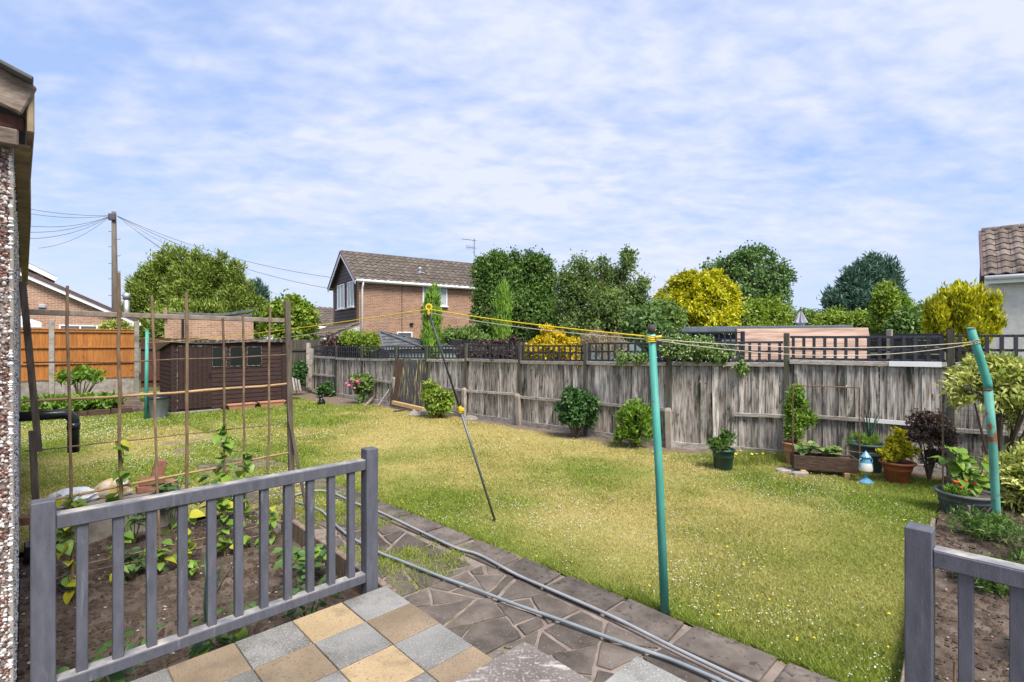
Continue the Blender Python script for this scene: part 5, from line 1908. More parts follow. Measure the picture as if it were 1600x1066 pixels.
# golden conifer
lob = [(1090, 465, 44, 28), (1050, 462, 22, 16, .3), (1132, 458, 22, 14), (1075, 440, 22, 11), (1108, 441, 24, 12, .2), (1040, 480, 20, 10, -.2), (1066, 470, 24, 9, -.5), (1110, 466, 24, 8, -.6), (1140, 478, 17, 10, -.2), (1085, 486, 28, 9, -.7), (1120, 492, 28, 9, -.6), (1055, 496, 24, 10, -.5), (1095, 505, 50, 14, -.3)]
tree('golden_conifer', 'broad golden yellow conifer in front of the oak', 'tree', 21, lob, 1090, L_gold, 800, 36, .24, .17, .075, .18, out=.9, up=-.15, jit=.6, shell=.22, flat=.5, seed=8, bottom=-.9)
# oak
lob = [(1160, 420, 34, 28), (1185, 412, 26, 22, 1), (1130, 425, 24, 22), (1205, 440, 26, 26), (1150, 455, 38, 30), (1190, 470, 40, 34), (1222, 458, 18, 26), (1110, 440, 18, 14), (1180, 500, 50, 30), (1232, 432, 9, 10), (1170, 398, 16, 12), (1102, 424, 8, 8), (1215, 415, 8, 8)]
tree('oak_tree', 'tall dark green oak rising behind the golden conifer', 'tree', 34, lob, 1175, L_oak, 460, 34, .46, .20, .13, .38, out=.6, up=.2, jit=.9, shell=.30, seed=9, bottom=-.8, rough=.22)
# dark conifer on the right
lob = [(1355, 436, 22, 24), (1335, 458, 26, 28), (1380, 452, 20, 34), (1308, 480, 16, 16), (1350, 485, 52, 34), (1395, 482, 12, 32), (1365, 418, 8, 16), (1346, 424, 8, 14), (1384, 424, 7, 14), (1325, 436, 8, 12), (1398, 450, 6, 12), (1300, 470, 8, 10)]
tree('dark_conifer', 'dark blue green conifer standing alone against the sky', 'tree', 38, lob, 1352, L_blueconifer, 760, 36, .50, .42, .10, .35, out=.9, up=.7, jit=.5, shell=.25, seed=10, bottom=-.9)
# hedge run: several leafy shrubs, each its own plant
hed = [(1030, 500, 34, 26, 17.5, L_mid, 'mid green shrub under the left edge of the golden conifer'),
       (1008, 515, 26, 24, 16.0, L_oak, 'darker shrub behind the trellis left of the golden conifer'),
       (1165, 500, 30, 26, 24, L_lime, 'light green shrub right of the golden conifer'),
       (1205, 492, 32, 24, 26, L_lime, 'pale green shrub below the oak'),
       (1255, 505, 34, 20, 27, L_mid, 'low green shrub behind the closed parasol'),
       (1300, 508, 32, 18, 26, L_lime, 'bright clipped shrub left of the dark conifer foot'),
       (1345, 508, 36, 20, 25, L_lime, 'bright clipped shrub below the dark conifer'),
       (1395, 490, 30, 34, 23, L_fresh, 'tall fresh green shrub right of the dark conifer'),
       (1383, 470, 14, 24, 22.5, L_lime, 'slender pale green sapling in front of the dark conifer'),
       (1440, 505, 30, 26, 22, L_mid, 'mid green shrub left of the golden upright conifer'),
       (1415, 512, 26, 20, 21, L_laurel, 'dark leafy shrub low beside the charcoal slat fence'),
       (1475, 478, 26, 14, 40, L_oak, 'distant dark trees just left of the cottage'),
       (880, 525, 40, 22, 20, L_laurel, 'low dark hedge behind the orange tinted golden shrub'),
       (950, 528, 44, 20, 19.5, L_oak, 'low dark hedge behind the straw coloured plumes')]
for i, (x, y, rx, ry, D, mt, lab) in enumerate(hed):
    tree('hedge_shrub', lab, 'shrub', D, [(x, y, rx, ry), (x - rx * .5, y + 6, rx * .6, ry * .8), (x + rx * .5, y + 5, rx * .6, ry * .8), (x, y + ry * .9, rx * 1.0, ry * .9)], x, mt, 240, 30, .28, .16, .085, .06, 'leafy shrubs beyond the fence', out=.6, up=.35, jit=.8, shell=.3, seed=20 + i, bottom=-.9)
# columnar cypresses
for i, (x, y0, y1, w_, D) in enumerate(((672, 452, 552, 13, 16.5), (783, 446, 545, 11, 16.0))):
    lb = [(x + .04 * (y1 - y), y, w_ * (.35 + .65 * min(1, (y - y0 + 6) / 45)), 20) for y in range(y0 + 14, y1 + 20, 9)]
    tree('columnar_cypress', ['slim columnar cypress in front of the house, behind the line prop hook', 'slim columnar cypress in front of the dark tree'][i], 'tree', D, lb, x, L_cyp, 420, 34, .11, .16, .028, .06, 'columnar cypresses', out=.35, up=1.6, jit=.3, shell=.2, seed=40 + i, limbs=False, bottom=-1)
# golden upright conifer near cottage
rr = random.Random(17)
lob = [(1503, 522, 38, 24)] + [(1458 + 9.5 * k + rr.uniform(-2, 2), 497 - 16 * math.sin(k / 10 * 3.14) + rr.uniform(-9, 9), rr.uniform(5, 7.5), rr.uniform(22, 36), rr.uniform(-.4, .2)) for k in range(11)]
tree('golden_upright_conifer', 'golden yellow upright conifer beside the white cottage wall', 'tree', 11.5, lob, 1505, L_gold, 700, 34, .13, .12, .04, .08, out=.5, up=1.3, jit=.45, shell=.22, seed=44, bottom=-.95)
# garden-side shrubs beyond the fence
tree('golden_spiraea', 'orange tinted golden shrub showing over the trellis', 'shrub', 13.2, [(862, 545, 30, 26), (840, 552, 18, 20), (890, 550, 20, 20), (866, 530, 18, 14)], 865, L_ygold, 330, 28, .11, .085, .045, .03, out=.6, up=.5, jit=.8, shell=.35, seed=45, bottom=-.9)
tree('plume_grass', 'straw coloured feathery grass plumes behind the trellis', 'grass', 13.0, [(925, 545, 16, 22), (945, 548, 18, 22), (970, 552, 14, 18), (935, 530, 9, 14), (962, 535, 8, 12)], 945, L_straw, 120, 26, .12, .10, .016, .02, out=.4, up=1.2, jit=.5, shell=.5, seed=46)
tree('purple_berberis', 'dark purple leaved shrub behind the trellis near the right cypress', 'shrub', 14.8, [(770, 550, 30, 16), (800, 548, 24, 16), (735, 552, 20, 12)], 770, L_purple, 240, 28, .14, .08, .05, .03, out=.6, up=.4, jit=.8, shell=.35, seed=47, bottom=-.9)
tree('flowering_shrub', 'leafy green shrub against the house wall right of the first cypress', 'shrub', 18.5, [(705, 532, 22, 16), (730, 530, 22, 16), (752, 538, 16, 14)], 720, L_mid, 260, 28, .18, .11, .055, .04, out=.6, up=.4, jit=.8, shell=.3, seed=48, bottom=-.9)
tree('house_shrub', 'dark reddish shrub under the porch of the brick house', 'shrub', 20.5, [(520, 540, 20, 12), (545, 540, 18, 12)], 530, L_purple, 200, 26, .18, .11, .05, .04, out=.6, up=.4, jit=.8, shell=.3, seed=49, bottom=-.9)
tree('house_shrub', 'yellow green shrub right of the porch downpipe', 'shrub', 20, [(576, 538, 16, 16), (550, 530, 16, 10)], 570, L_lime, 180, 26, .18, .11, .05, .04, out=.6, up=.5, jit=.8, shell=.3, seed=50, bottom=-.9)
tree('bungalow_shrub', 'yellow green shrub top showing over the orange fence', 'shrub', 17.5, [(185, 513, 18, 8), (170, 516, 12, 7)], 182, L_varieg, 90, 24, .14, .13, .05, .03, out=.6, up=.4, jit=.8, shell=.4, seed=51, bottom=-.9)
tree('corner_shrub', 'dark shrub at the foot of the grey corner fence', 'shrub', 17.6, [(463, 588, 13, 16), (470, 580, 8, 12)], 463, L_dark, 120, 26, .12, .09, .05, .03, out=.6, up=.4, jit=.8, shell=.35, seed=52)

# ---------------------------------------------------------------- structures beyond the fence
def garden_room():
    D = 17.5
    a = P(1038, 517, D); b_ = P(1325, 511, 15.2)
    d = Vector((b_.x - a.x, b_.y - a.y, 0)); L_ = d.length; d.normalize(); s_ = Vector((d.y, -d.x, 0))
    if s_.dot(-a) < 0:
        s_ = -s_
    o = Vector((a.x, a.y, 0)); zt = (a.z + b_.z) / 2 + .02
    t = thing('garden_room', 'flat roofed dark garden room with blue grey fascia behind the pinkish sheet', 'garden building', o)
    m = MB(); m.obox(o - s_ * 3.5, d * L_, s_ * 3.4, ZD * (zt - .2)); m.build('wall', m_char, t)
    m = MB(); m.bbox(o + d * L_ / 2 - s_ * 1.8 + ZD * (zt - .02), d * (L_ + .2), s_ * 3.9, ZD * .17, .01); m.build('flat_roof', m_gclad, t)
    for k in range(4):
        window(t, o + d * (.5 + k * L_ / 4) - s_ * .1 + ZD * .5, d, 1.0, zt - .85, 1, out=s_, name='window', sill=False)
    return t


garden_room()


def sheet_cover():
    """pinkish rippled sheeting, sloping towards us"""
    a0, a1 = P(1152, 514, 13.2), P(1356, 512, 10.9)
    b0, b1 = P(1146, 562, 12.2), P(1356, 562, 10.0)
    m = MB()
    n = 26
    vs_ = []
    for i in range(n + 1):
        f = i / n
        bul = math.sin(f * math.pi) * .10
        w_ = (.020 * math.sin(i * math.pi))
        off = Vector((-.25, -.9, 0)) * (bul + (.022 if i % 2 else 0))
        vs_ += [a0.lerp(b0, f) + off, a1.lerp(b1, f) + off]
    fs = [(2 * i, 2 * i + 2, 2 * i + 3, 2 * i + 1) for i in range(n)]
    k = len(vs_)
    m.add(vs_ + [p + Vector((.02, .06, 0)) for p in vs_], fs + [(f[3] + k, f[2] + k, f[1] + k, f[0] + k) for f in fs])
    t = thing('sheet_cover', 'large pinkish brown rippled sheet cover behind the trellis', 'cover', Vector((b0.x, b0.y, 0)))
    m.build('sheet', m_tarp, t)
    m = MB()
    for q in (a0, a1, b0, b1):
        q = q + Vector((.03, .12, 0))
        m.tube([Vector((q.x, q.y, -.05)), q], .03, 6)
    m.build('support_legs', m_wire, t)


sheet_cover()


def parasol():
    D = 16.5
    base = P(1251, 560, D); base.z = 0
    t = thing('closed_parasol', 'closed pale grey parasol standing above the pinkish sheet', 'parasol', base)
    top = P(1251, 486, D)
    m = MB(); m.tube([base, top], .025, 8); m.build('pole', m_greym, t)
    m = MB()
    H_ = top.z
    n = 16
    k0 = []
    prof = [(.02, H_ - .02), (.09, H_ - .14), (.16, H_ - .30), (.215, H_ - .40), (.10, H_ - .46), (.13, H_ - .70), (.15, H_ - .95)]
    vs_ = []
    for r, z in prof:
        for k in range(n):
            a = 2 * math.pi * k / n
            rr_ = r * (1.0 if k % 2 else .55)
            vs_.append(Vector((base.x + rr_ * math.cos(a), base.y + rr_ * math.sin(a), z + (.03 if k % 2 else 0))))
    fs = []
    for j in range(len(prof) - 1):
        for k in range(n):
            fs.append((j * n + k, j * n + (k + 1) % n, (j + 1) * n + (k + 1) % n, (j + 1) * n + k))
    fs.append(tuple(range(n)))
    m.add(vs_, fs); m.build('canopy', m_canvas, t)
    m = MB(); m.lathe([(.0, H_ + .09), (.03, H_ + .06), (.02, H_), (.03, H_ - .02)], (base.x, base.y, 0), 8); m.build('finial', m_greym, t)


parasol()


def slat_fence(name, label, p0, p1, z0, z1, mat, n, posts):
    d = (p1 - p0); L_ = d.length; d.normalize(); s_ = Vector((-d.y, d.x, 0))
    if s_.dot(-p0) < 0:
        s_ = -s_
    t = thing(name, label, 'fence', Vector((p0.x, p0.y, z0)))
    for k in range(n):
        m = MB(); h = (z1 - z0) / n
        m.bbox(p0 + d * L_ / 2 + ZD * (z0 + h * (k + .5) - p0.z), d * L_, s_ * .02, ZD * (h - .02), .003); m.build('slat', mat, t)
    for f in posts:
        m = MB(); m.bbox(p0 + d * L_ * f + s_ * .05 + ZD * ((z0 + z1) / 2 + .04), d * .1, s_ * .08, ZD * (z1 - z0 + .1), .006); m.build('post', m_conc, t)
    return t


p0, p1 = P(1352, 533, 11.5), P(1475, 533, 10.4)
slat_fence('charcoal_slat_fence', 'charcoal horizontal slat fence with a pale post, right of the pinkish sheet', Vector((p0.x, p0.y, 0)), Vector((p1.x, p1.y, 0)), .3, Z_(521, 11), m_char, 12, (.34,))
p0, p1 = P(470, 545, 21.5), P(620, 545, 19.6)
plain_fence('dark_blue_fence', 'dark blue black board fence low in front of the brick house', Vector((p0.x, p0.y, 0)), Vector((p1.x, p1.y, 0)), 0, Z_(546, 20.5) + .04, m_char, 30, rails=False)
p0, p1 = P(700, 545, 17.5), P(880, 545, 15.6)
plain_fence('black_board_fence', 'black board fence behind the columnar cypresses', Vector((p0.x, p0.y, 0)), Vector((p1.x, p1.y, 0)), 0, Z_(532, 16.5), m_char, 30, rails=False)
p0, p1 = P(1030, 545, 13.0), P(1160, 545, 12.0)


def open_trellis(name, label, p0, p1, z0, z1, nv, nh):
    d = (p1 - p0); L_ = d.length; d.normalize(); s_ = Vector((-d.y, d.x, 0))
    t = thing(name, label, 'trellis', Vector((p0.x, p0.y, 0)))
    for k in range(nh):
        z = z0 + (z1 - z0) * k / (nh - 1)
        inst('slat', SL, basis(s_ * .012, ZD * .03, d * L_, p0 + ZD * z), t)
    for k in range(nv):
        inst('slat', SL, basis(d * .03, s_ * .012, ZD * (z1 - z0 + .04), p0 + d * L_ * k / (nv - 1) + s_ * .013 + ZD * (z0 - .02)), t)
    for k in (0, .55, 1):
        m = MB(); m.bbox(p0 + d * L_ * k + s_ * .06 + ZD * (z1 / 2), d * .09, s_ * .09, ZD * (z1 + .05), .005); m.build('post', m_trel, t)


open_trellis('second_trellis', 'second charcoal trellis screen behind the flowering climber', Vector((p0.x, p0.y, 0)), Vector((p1.x, p1.y, 0)), 1.45, Z_(520, 12.6), 16, 5)


def hexa_shed():
    """little grey roofed summerhouse peeping over the trellis"""
    D = 17.0
    base = Vector((X_(640, D), D, 0))
    t = thing('summerhouse', 'small summerhouse with pointed dark slate roof below the house window', 'summerhouse', base)
    ap = P(592, 518, D + .5)
    e = [P(600, 547, D - .6), P(662, 544, D - .9), P(722, 546, D + .2), P(690, 541, D + 1.6), P(615, 540, D + 1.6)]
    vs_ = [ap] + e
    m = MB(); m.add(vs_, [(0, 1, 2), (0, 2, 3), (0, 3, 4), (0, 4, 5), (0, 5, 1), (5, 4, 3, 2, 1)]); r_ = m.build('roof', m_felt, t)
    m = MB()
    for q in e[:3]:
        m.beam(ap + ZD * .02, q + ZD * .02, .07, .05)
    m.build('roof_hips', m_felt, r_)
    m = MB()
    for j in range(1, 6):
        f = j / 6
        for q0, q1 in ((e[0], e[1]), (e[1], e[2])):
            m.beam(ap.lerp(q0, f) + ZD * .03, ap.lerp(q1, f) + ZD * .03, .02, .012)
    m.build('roof_courses', m_char, r_)
    c = sum(e, Vector()) / 5
    low_ = [Vector((p.x, p.y, 0)).lerp(Vector((c.x, c.y, 0)), .12) for p in e]
    m = MB(); m.prism([(p.x, p.y) for p in low_], -.05, min(p.z for p in e)); m.build('wall', pm('pale_sage_boards', (.33, .37, .33), 4, (6, 6, 1), rough=.8, jit=0), t)


hexa_shed()


def parked_car():
    """only the roof and windscreen show above the fence"""
    D = 15.5
    c = Vector((X_(975, D), D, 0))
    d = Vector((.95, -.3, 0)).normalized(); s_ = Vector((d.y, -d.x, 0))
    t = thing('parked_car', 'grey green car roof and windscreen glimpsed through the trellis', 'car', c)
    zr = Z_(531, D)
    k = zr / 1.47
    prof = [(-2.0, .25), (-2.05, .75), (-1.7, .95), (-1.1, 1.40), (-.3, 1.47), (.35, 1.40), (1.0, .98), (1.85, .82), (2.05, .5), (2.0, .25)]
    m = MB()
    n = len(prof)
    vs_ = []
    for sy in (-1, 1):
        for x, z in prof:
            w_ = .85 if z < 1.0 else .66
            vs_.append(c + d * x + s_ * sy * w_ + ZD * z * k)
    fs = [tuple(range(n)), tuple(range(2 * n - 1, n - 1, -1))]
    for i in range(n - 1):
        fs.append((i, i + n, i + n + 1, i + 1))
    m.add(vs_, fs); m.build('body', pm('silver_paint', (.16, .20, .19), 3, rough=.3, metal=.5, bump=0, jit=0), t)
    m = MB()
    def quad(x0, z0, x1, z1, w0, w1):
        n_ = Vector((0, 0, .012)) + d * .01 * (1 if x1 < x0 else -1)
        m.add([c + d * x0 - s_ * w0 + ZD * z0 * k + n_, c + d * x0 + s_ * w0 + ZD * z0 * k + n_, c + d * x1 + s_ * w1 + ZD * z1 * k + n_, c + d * x1 - s_ * w1 + ZD * z1 * k + n_], [(0, 1, 2, 3)])
    quad(.97, 1.0, .40, 1.38, .72, .6); m.build('windscreen', m_glass, t)
    for sx in (-1.3, 1.3):
        for sy in (-1, 1):
            q = c + d * sx + s_ * sy * .82 + ZD * .3
            w_ = MB(); w_.tube([q - s_ * .1, q + s_ * .1], .3, 16); w_.build('wheel', m_black, t)
    for sy in (-1, 1):
        w_ = MB(); w_.bbox(c + d * 2.0 + s_ * sy * .6 + ZD * .66 * k, d * .08, s_ * .3, ZD * .12, .02); w_.build('headlight', m_canvasw, t)


parked_car()


def gazebo():
    q = P(40, 513, 18.5)
    t = thing('white_gazebo', 'corner of a white canvas gazebo over the orange fence at far left', 'gazebo', Vector((q.x - 1, q.y, 0)))
    e = P(65, 512, 18.5)
    s_ = 2.6
    a1, a2 = Vector((-.68, .73, 0)), Vector((-.73, -.68, 0))
    c = Vector((e.x, e.y, 0)) + (a1 + a2) * s_ / 2
    m = MB()
    z0 = e.z; z1 = z0 + .18; za = z0 + .75
    cs = [(-1, -1), (1, -1), (1, 1), (-1, 1)]
    vs_ = [c + a1 * x * s_ / 2 + a2 * y * s_ / 2 + ZD * z0 for x, y in cs] + [c + a1 * x * s_ / 2 + a2 * y * s_ / 2 + ZD * z1 for x, y in cs] + [c + ZD * za]
    m.add(vs_, [(0, 1, 5, 4), (1, 2, 6, 5), (2, 3, 7, 6), (3, 0, 4, 7), (4, 5, 8), (5, 6, 8), (6, 7, 8), (7, 4, 8)]); m.build('canopy', m_canvasw, t)
    for x, y in cs:
        m = MB(); q_ = c + (a1 * x + a2 * y) * s_ / 2.05; m.tube([q_ - ZD * .05, q_ + ZD * z1], .02, 6); m.build('leg', m_metal, t)


gazebo()

# ---------------------------------------------------------------- telegraph pole and wires
def telegraph():
    D = 27.0
    base = Vector((X_(181, D), D, -.1)); top = P(178, 331, D)
    t = thing('telegraph_pole', 'wooden telegraph pole with climbing steps against the sky', 'pole', base)
    m = MB(); m.tube([base, base.lerp(top, .55), top], [.17, .14, .105], 12); m.build('shaft', m_tpole, t, True)
    m = MB()
    for k, py in enumerate((362, 374, 386, 400, 412, 424, 436, 448, 462)):
        p = P(179, py, D); sx = 1 if k % 2 else -1
        m.tube([p, p + Vector((sx * .30, 0, 0)), p + Vector((sx * .30, 0, .05))], .014, 5)
    m.build('steps', m_wire, t)
    q = P(178, 340, D)
    m = MB(); m.bbox(q + Vector((0, -.13, -.0)), Vector((.34, 0, 0)), Vector((0, .14, 0)), ZD * .36, .02); m.tube([q + Vector((-.22, -.05, .16)), q + Vector((-.05, -.05, .16))], .05, 6)
    m.build('junction_box', m_wire, t)
    q2 = P(184, 470, D)
    m = MB(); m.bbox(Vector((q2.x, q2.y - .05, P(184, 445, D).z - 2.0)), Vector((.12, 0, 0)), Vector((0, .08, 0)), ZD * 4.4, .005); m.build('cable_guard', m_tpole, t)
    ends = [((48, 327, 24), .1), ((46, 334, 24), .15), ((44, 353, 22), .25), ((44, 363, 22), .25), ((44, 373, 22), .3), ((60, 388, 25), .35),
            ((520, 434, 25.5), .45), ((520, 452, 26), .5), ((505, 480, 33), .6), ((420, 470, 33), .6), ((400, 455, 34), .6)]
    labs = ['highest wire running left from the telegraph pole', 'second highest wire running left from the telegraph pole', 'third wire running left from the telegraph pole', 'fourth wire running left, above the two lowest', 'fifth wire running left from the telegraph pole', 'lowest and shortest wire running left from the telegraph pole',
            'upper wire from the telegraph pole to the brick house gable', 'second wire from the telegraph pole to the brick house', 'wire dropping from the telegraph pole to the far bungalow', 'lower wire dropping right behind the light leafy tree', 'lowest wire dropping right behind the big conifer']
    for (e, sag), lab in zip(ends, labs):
        a = P(178 + (4 if e[0] > 178 else -4), 337, D)
        b_ = P(*e)
        m = MB(); pts = []
        for k in range(13):
            f = k / 12
            pts.append(a.lerp(b_, f) - ZD * sag * 4 * f * (1 - f))
        m.tube(pts, .011, 4)
        tag(m.build('overhead_wire', m_wire), lab, 'wire', 'telephone wires')


telegraph()

# ---------------------------------------------------------------- leaf pieces
def leaf_piece(name, prof, mat, fold=.25, curl=.25, lobes=None):
    """a shaped leaf, base at the origin, along +y, face up +z; prof = [(half width, y)]"""
    m = MB()
    vs_ = []
    for (w_, y) in prof:
        zc = -curl * y * y
        vs_ += [Vector((-w_, y, zc + fold * w_)), Vector((0, y, zc)), Vector((w_, y, zc + fold * w_))]
    fs = []
    for i in range(len(prof) - 1):
        a = 3 * i
        fs += [(a, a + 1, a + 4, a + 3), (a + 1, a + 2, a + 5, a + 4)]
    m.add(vs_, fs)
    me = m.mesh(name, smooth=True); me.materials.append(mat)
    return me


HEART = [(.10, -.10), (.34, -.04), (.46, .16), (.43, .40), (.28, .66), (.12, .86), (.0, 1.0)]
OVAL = [(.02, 0), (.20, .15), (.30, .38), (.27, .62), (.14, .85), (0, 1.0)]
LONG = [(.02, 0), (.035, .3), (.03, .7), (0, 1.0)]
ROUNDED = [(.12, -.12), (.42, -.02), (.58, .22), (.44, .34), (.56, .56), (.34, .66), (.30, .84), (.0, 1.0)]
ME_bean = leaf_piece('bean_leaf', HEART, O_bean)
ME_beany = leaf_piece('yellow_bean_leaf', HEART, O_beany)
ME_dark = leaf_piece('potato_leaf', OVAL, O_dark)
ME_squash = leaf_piece('squash_leaf', ROUNDED, O_squash, .35, .3)
ME_onion = leaf_piece('onion_leaf', LONG, O_onion, .6, .25)


def put_leaf(t, me, p, d, size, rr, name='leaf', wide=1.0):
    d = Vector(d).normalized()
    up = Vector((rr.uniform(-.3, .3), rr.uniform(-.6, .1), 1))
    x = d.cross(up)
    if x.length < .05:
        x = Vector((1, 0, 0))
    x.normalize()
    z = x.cross(d)
    inst(name, me, basis(x * size * wide, d * size, z * size, Vector(p)), t)


def leafy_plant(name, label, cat, base, n, h, spread, me, size, seed, group=None, droop=.2, stems=5, wide=1.0, mix_me=None, stem_r=.004):
    """a bushy plant of single leaves on short stems"""
    rr = random.Random(seed)
    base = Vector(base)
    t = thing(name, label, cat, base, group)
    m = MB()
    tips = []
    for k in range(stems):
        a = 2 * math.pi * (k + rr.random()) / stems
        e = base + Vector((math.cos(a) * spread * rr.uniform(.2, .7), math.sin(a) * spread * rr.uniform(.2, .7), h * rr.uniform(.6, 1)))
        mid = base.lerp(e, .5) + ZD * h * .12
        m.tube([base - ZD * .02, mid, e], [stem_r, stem_r * .8, stem_r * .5], 5)
        tips.append((base, mid, e))
    m.build('stems', m_stem, t)
    for i in range(n):
        b0, md, e = rr.choice(tips)
        f = rr.uniform(.35, 1.05)
        p = md.lerp(e, (f - .5) * 2) if f > .5 else b0.lerp(md, f * 2)
        a = rr.uniform(0, 2 * math.pi)
        d = Vector((math.cos(a), math.sin(a), rr.uniform(-.2, .6) - droop))
        put_leaf(t, mix_me if (mix_me and rr.random() < .2) else me, p + Vector((d.x, d.y, 0)) * spread * .15, d, size * rr.uniform(.6, 1.15), rr, wide=wide)
    return t


def clump(name, label, cat, base, lobes, mat, nc, nl, cr, L, W, group=None, stem=None, extra=None, **kw):
    """shrub from world-space lobes relative to base"""
    base = Vector(base)
    t = thing(name, label, cat, base, group)
    lb = [(base + Vector(c), r) for c, r in lobes]
    Q, val = foliage(lb, nc, nl, cr, L, W, zmin=base.z + .0, **kw)
    me = np_mesh('foliage', Q - np.array(base), 4, mat, {'lv': val})
    link('foliage', me, base, t)
    m = MB()
    rr = random.Random(len(label))
    for c, r in lb:
        for j in range(3):
            e = c + Vector((rr.uniform(-.6, .6) * r[0], rr.uniform(-.6, .6) * r[1], rr.uniform(-.1, .7) * r[2]))
            m.tube([base - ZD * .03, base.lerp(e, .5) + Vector((rr.uniform(-.03, .03), 0, .03)), e], [stem or .012, (stem or .012) * .7, (stem or .012) * .25], 5)
    m.build('stems', m_bark, t)
    return t


# ---------------------------------------------------------------- bean cane frame over the vegetable bed
VT = -4.9


def TP(px, py=None, z=None, v=VT):
    dx = (px - CX) / F
    D = v / (dx * V0 + V1)
    return Vector((dx * D, D, CZ - (py - CY) / F * D if z is None else z))


def cane_frame():
    t = thing('cane_frame', 'tall frame of canes and battens for climbing beans over the vegetable bed', 'plant frame', TP(250, z=.03))
    rr = random.Random(6)
    canes = [((104, 447), 113), ((184, 426), 190), ((236, 462), 250), ((291, 457), 292), ((347, 498), 350), ((380, 491), 381), ((420, 480), 417)]
    for i, ((px, py), pb) in enumerate(canes):
        a, b = TP(px, py), TP(pb, z=-.03)
        m = MB(); pts = []
        off = VD * rr.uniform(.012, .03)
        for k in range(9):
            f = k / 8
            pts.append(a.lerp(b, f) + off + UD * rr.uniform(-.006, .006) + VD * rr.uniform(-.004, .004))
        r0 = .0115 if i in (1, 3) else .009
        m.tube(pts, [r0 * (1.0 + .15 * (k % 2)) for k in range(9)], 7)
        m.build('upright_cane', m_cane, t)
    for k, (p, q, r0, mt) in enumerate((((36, 568), (447, 555), .005, m_cane), ((36, 627), (449, 600), .0105, m_bamb), ((38, 704), (452, 660), .005, m_cane), ((60, 785), (455, 706), .0095, m_bamb))):
        a, b = TP(*p), TP(*q)
        m = MB(); pts = []
        for j in range(9):
            f = j / 8
            pts.append(a.lerp(b, f) + VD * .0 + ZD * (rr.uniform(-.006, .006) - .01 * math.sin(f * math.pi)))
        m.tube(pts, [r0 * (1.1 if j % 2 else .95) for j in range(9)], 8)
        m.build('cross_cane', mt, t)
    for (p, q) in (((80, 893), (470, 808)), ((80, 905), (430, 832))):
        m = MB(); m.tube([TP(*p), TP(*q)], .005, 6); m.build('low_cane', m_cane, t)
    m = MB(); m.beam(TP(38, 487) - VD * .02, TP(446, 501) - VD * .02, .018, .040); m.build('top_batten', m_greyw, t)
    m = MB(); m.beam(TP(449, 470), TP(458, z=-.1), .032, .05, up=UD); m.build('end_post', m_dbat, t)
    m = MB(); m.beam(TP(35, 440), TP(61, 706), .022, .04, up=UD); m.build('leaning_post', m_dbat, t)
    m = MB(); m.beam(TP(50, 672) + VD * .025, TP(66, z=-.1) + VD * .025, .022, .04, up=UD); m.build('lower_splice', m_dbat, t)
    m = MB(); m.beam(TP(450, 655) + VD * .04, TP(482, 812, v=-4.75), .014, .03, up=UD); m.build('brace', m_dbat, t)


cane_frame()

# climbing beans: each plant twines up one cane
def bean(label, px_top, py_top, px_bot, n, seed, yellow=.15, size=.085):
    rr = random.Random(seed)
    a = TP(px_bot, z=.03); b = TP(px_top, py_top)
    t = thing('bean_plant', label, 'bean plant', a, 'climbing beans on the cane frame')
    m = MB(); pts = []
    for k in range(22):
        f = k / 21
        ang = f * 14
        pts.append(a.lerp(b, f) + VD * .03 + UD * .018 * math.cos(ang) + VD * .018 * math.sin(ang))
    m.tube(pts, [.0035] * 21 + [.001], 5); m.build('vine', m_stem, t)
    for i in range(n):
        f = rr.uniform(.03, 1.0) ** .9
        p = a.lerp(b, f) + VD * rr.uniform(-.03, .07) + UD * rr.uniform(-.05, .05)
        ang = rr.uniform(0, 2 * math.pi)
        d = Vector((math.cos(ang), math.sin(ang), rr.uniform(-1.0, .1)))
        put_leaf(t, ME_beany if rr.random() < yellow else ME_bean, p, d, size * rr.uniform(.65, 1.25), rr)


bean('climbing bean on the cane nearest the garage, with yellow lower leaves', 107, 770, 113, 41, 1, .5)
bean('climbing bean on the second cane, reaching up past the white sack', 187, 690, 190, 35, 2, .15)
bean('short climbing bean behind the middle of the long railing', 246, 830, 250, 16, 3, .3)
bean('low climbing bean on the fourth cane, with yellow green leaves', 292, 800, 292, 22, 4, .4)
bean('tall bushy climbing bean on the fifth cane', 349, 660, 350, 64, 5, .05, .08)
bean('leafy climbing bean on the sixth cane, beside the bushy one', 381, 700, 381, 48, 6, .08, .075)
bean('small climbing bean on the cane by the end post', 418, 790, 417, 25, 7, .3, .07)
leafy_plant('potato_plant', 'dark green potato plant in the soil behind the third and fourth baluster', 'plant', G(216, 895, .05), 36, .20, .22, ME_dark, .095, 31, 'low vegetables in the bed')
leafy_plant('potato_plant', 'bushy dark plant behind the bed, left of the stacked bricks', 'plant', G(135, 838, .05) + Vector((0, .2, 0)), 30, .36, .22, ME_dark, .09, 32, 'low vegetables in the bed')
leafy_plant('potato_plant', 'fresh green plant in the bed behind the ninth baluster', 'plant', G(478, 905, .05), 60, .28, .28, ME_dark, .09, 33, 'low vegetables in the bed', mix_me=ME_bean)
leafy_plant('potato_plant', 'low green plant just below the bottom rail near its left end', 'plant', uv(.30, -3.20, .05), 44, .36, .24, ME_dark, .09, 34, 'low vegetables in the bed')
leafy_plant('potato_plant', 'low green plant below the middle of the bottom rail', 'plant', uv(.80, -3.22, .05), 44, .34, .24, ME_dark, .085, 35, 'low vegetables in the bed', mix_me=ME_bean)
leafy_plant('potato_plant', 'low green plant below the right end of the bottom rail', 'plant', uv(1.30, -3.22, .05), 44, .36, .22, ME_dark, .08, 36, 'low vegetables in the bed')
leafy_plant('potato_plant', 'leafy plant in front of the far low wall, behind the fifth baluster', 'plant', uv(1.05, -5.95, .05), 70, .56, .30, ME_dark, .10, 37, 'low vegetables in the bed')
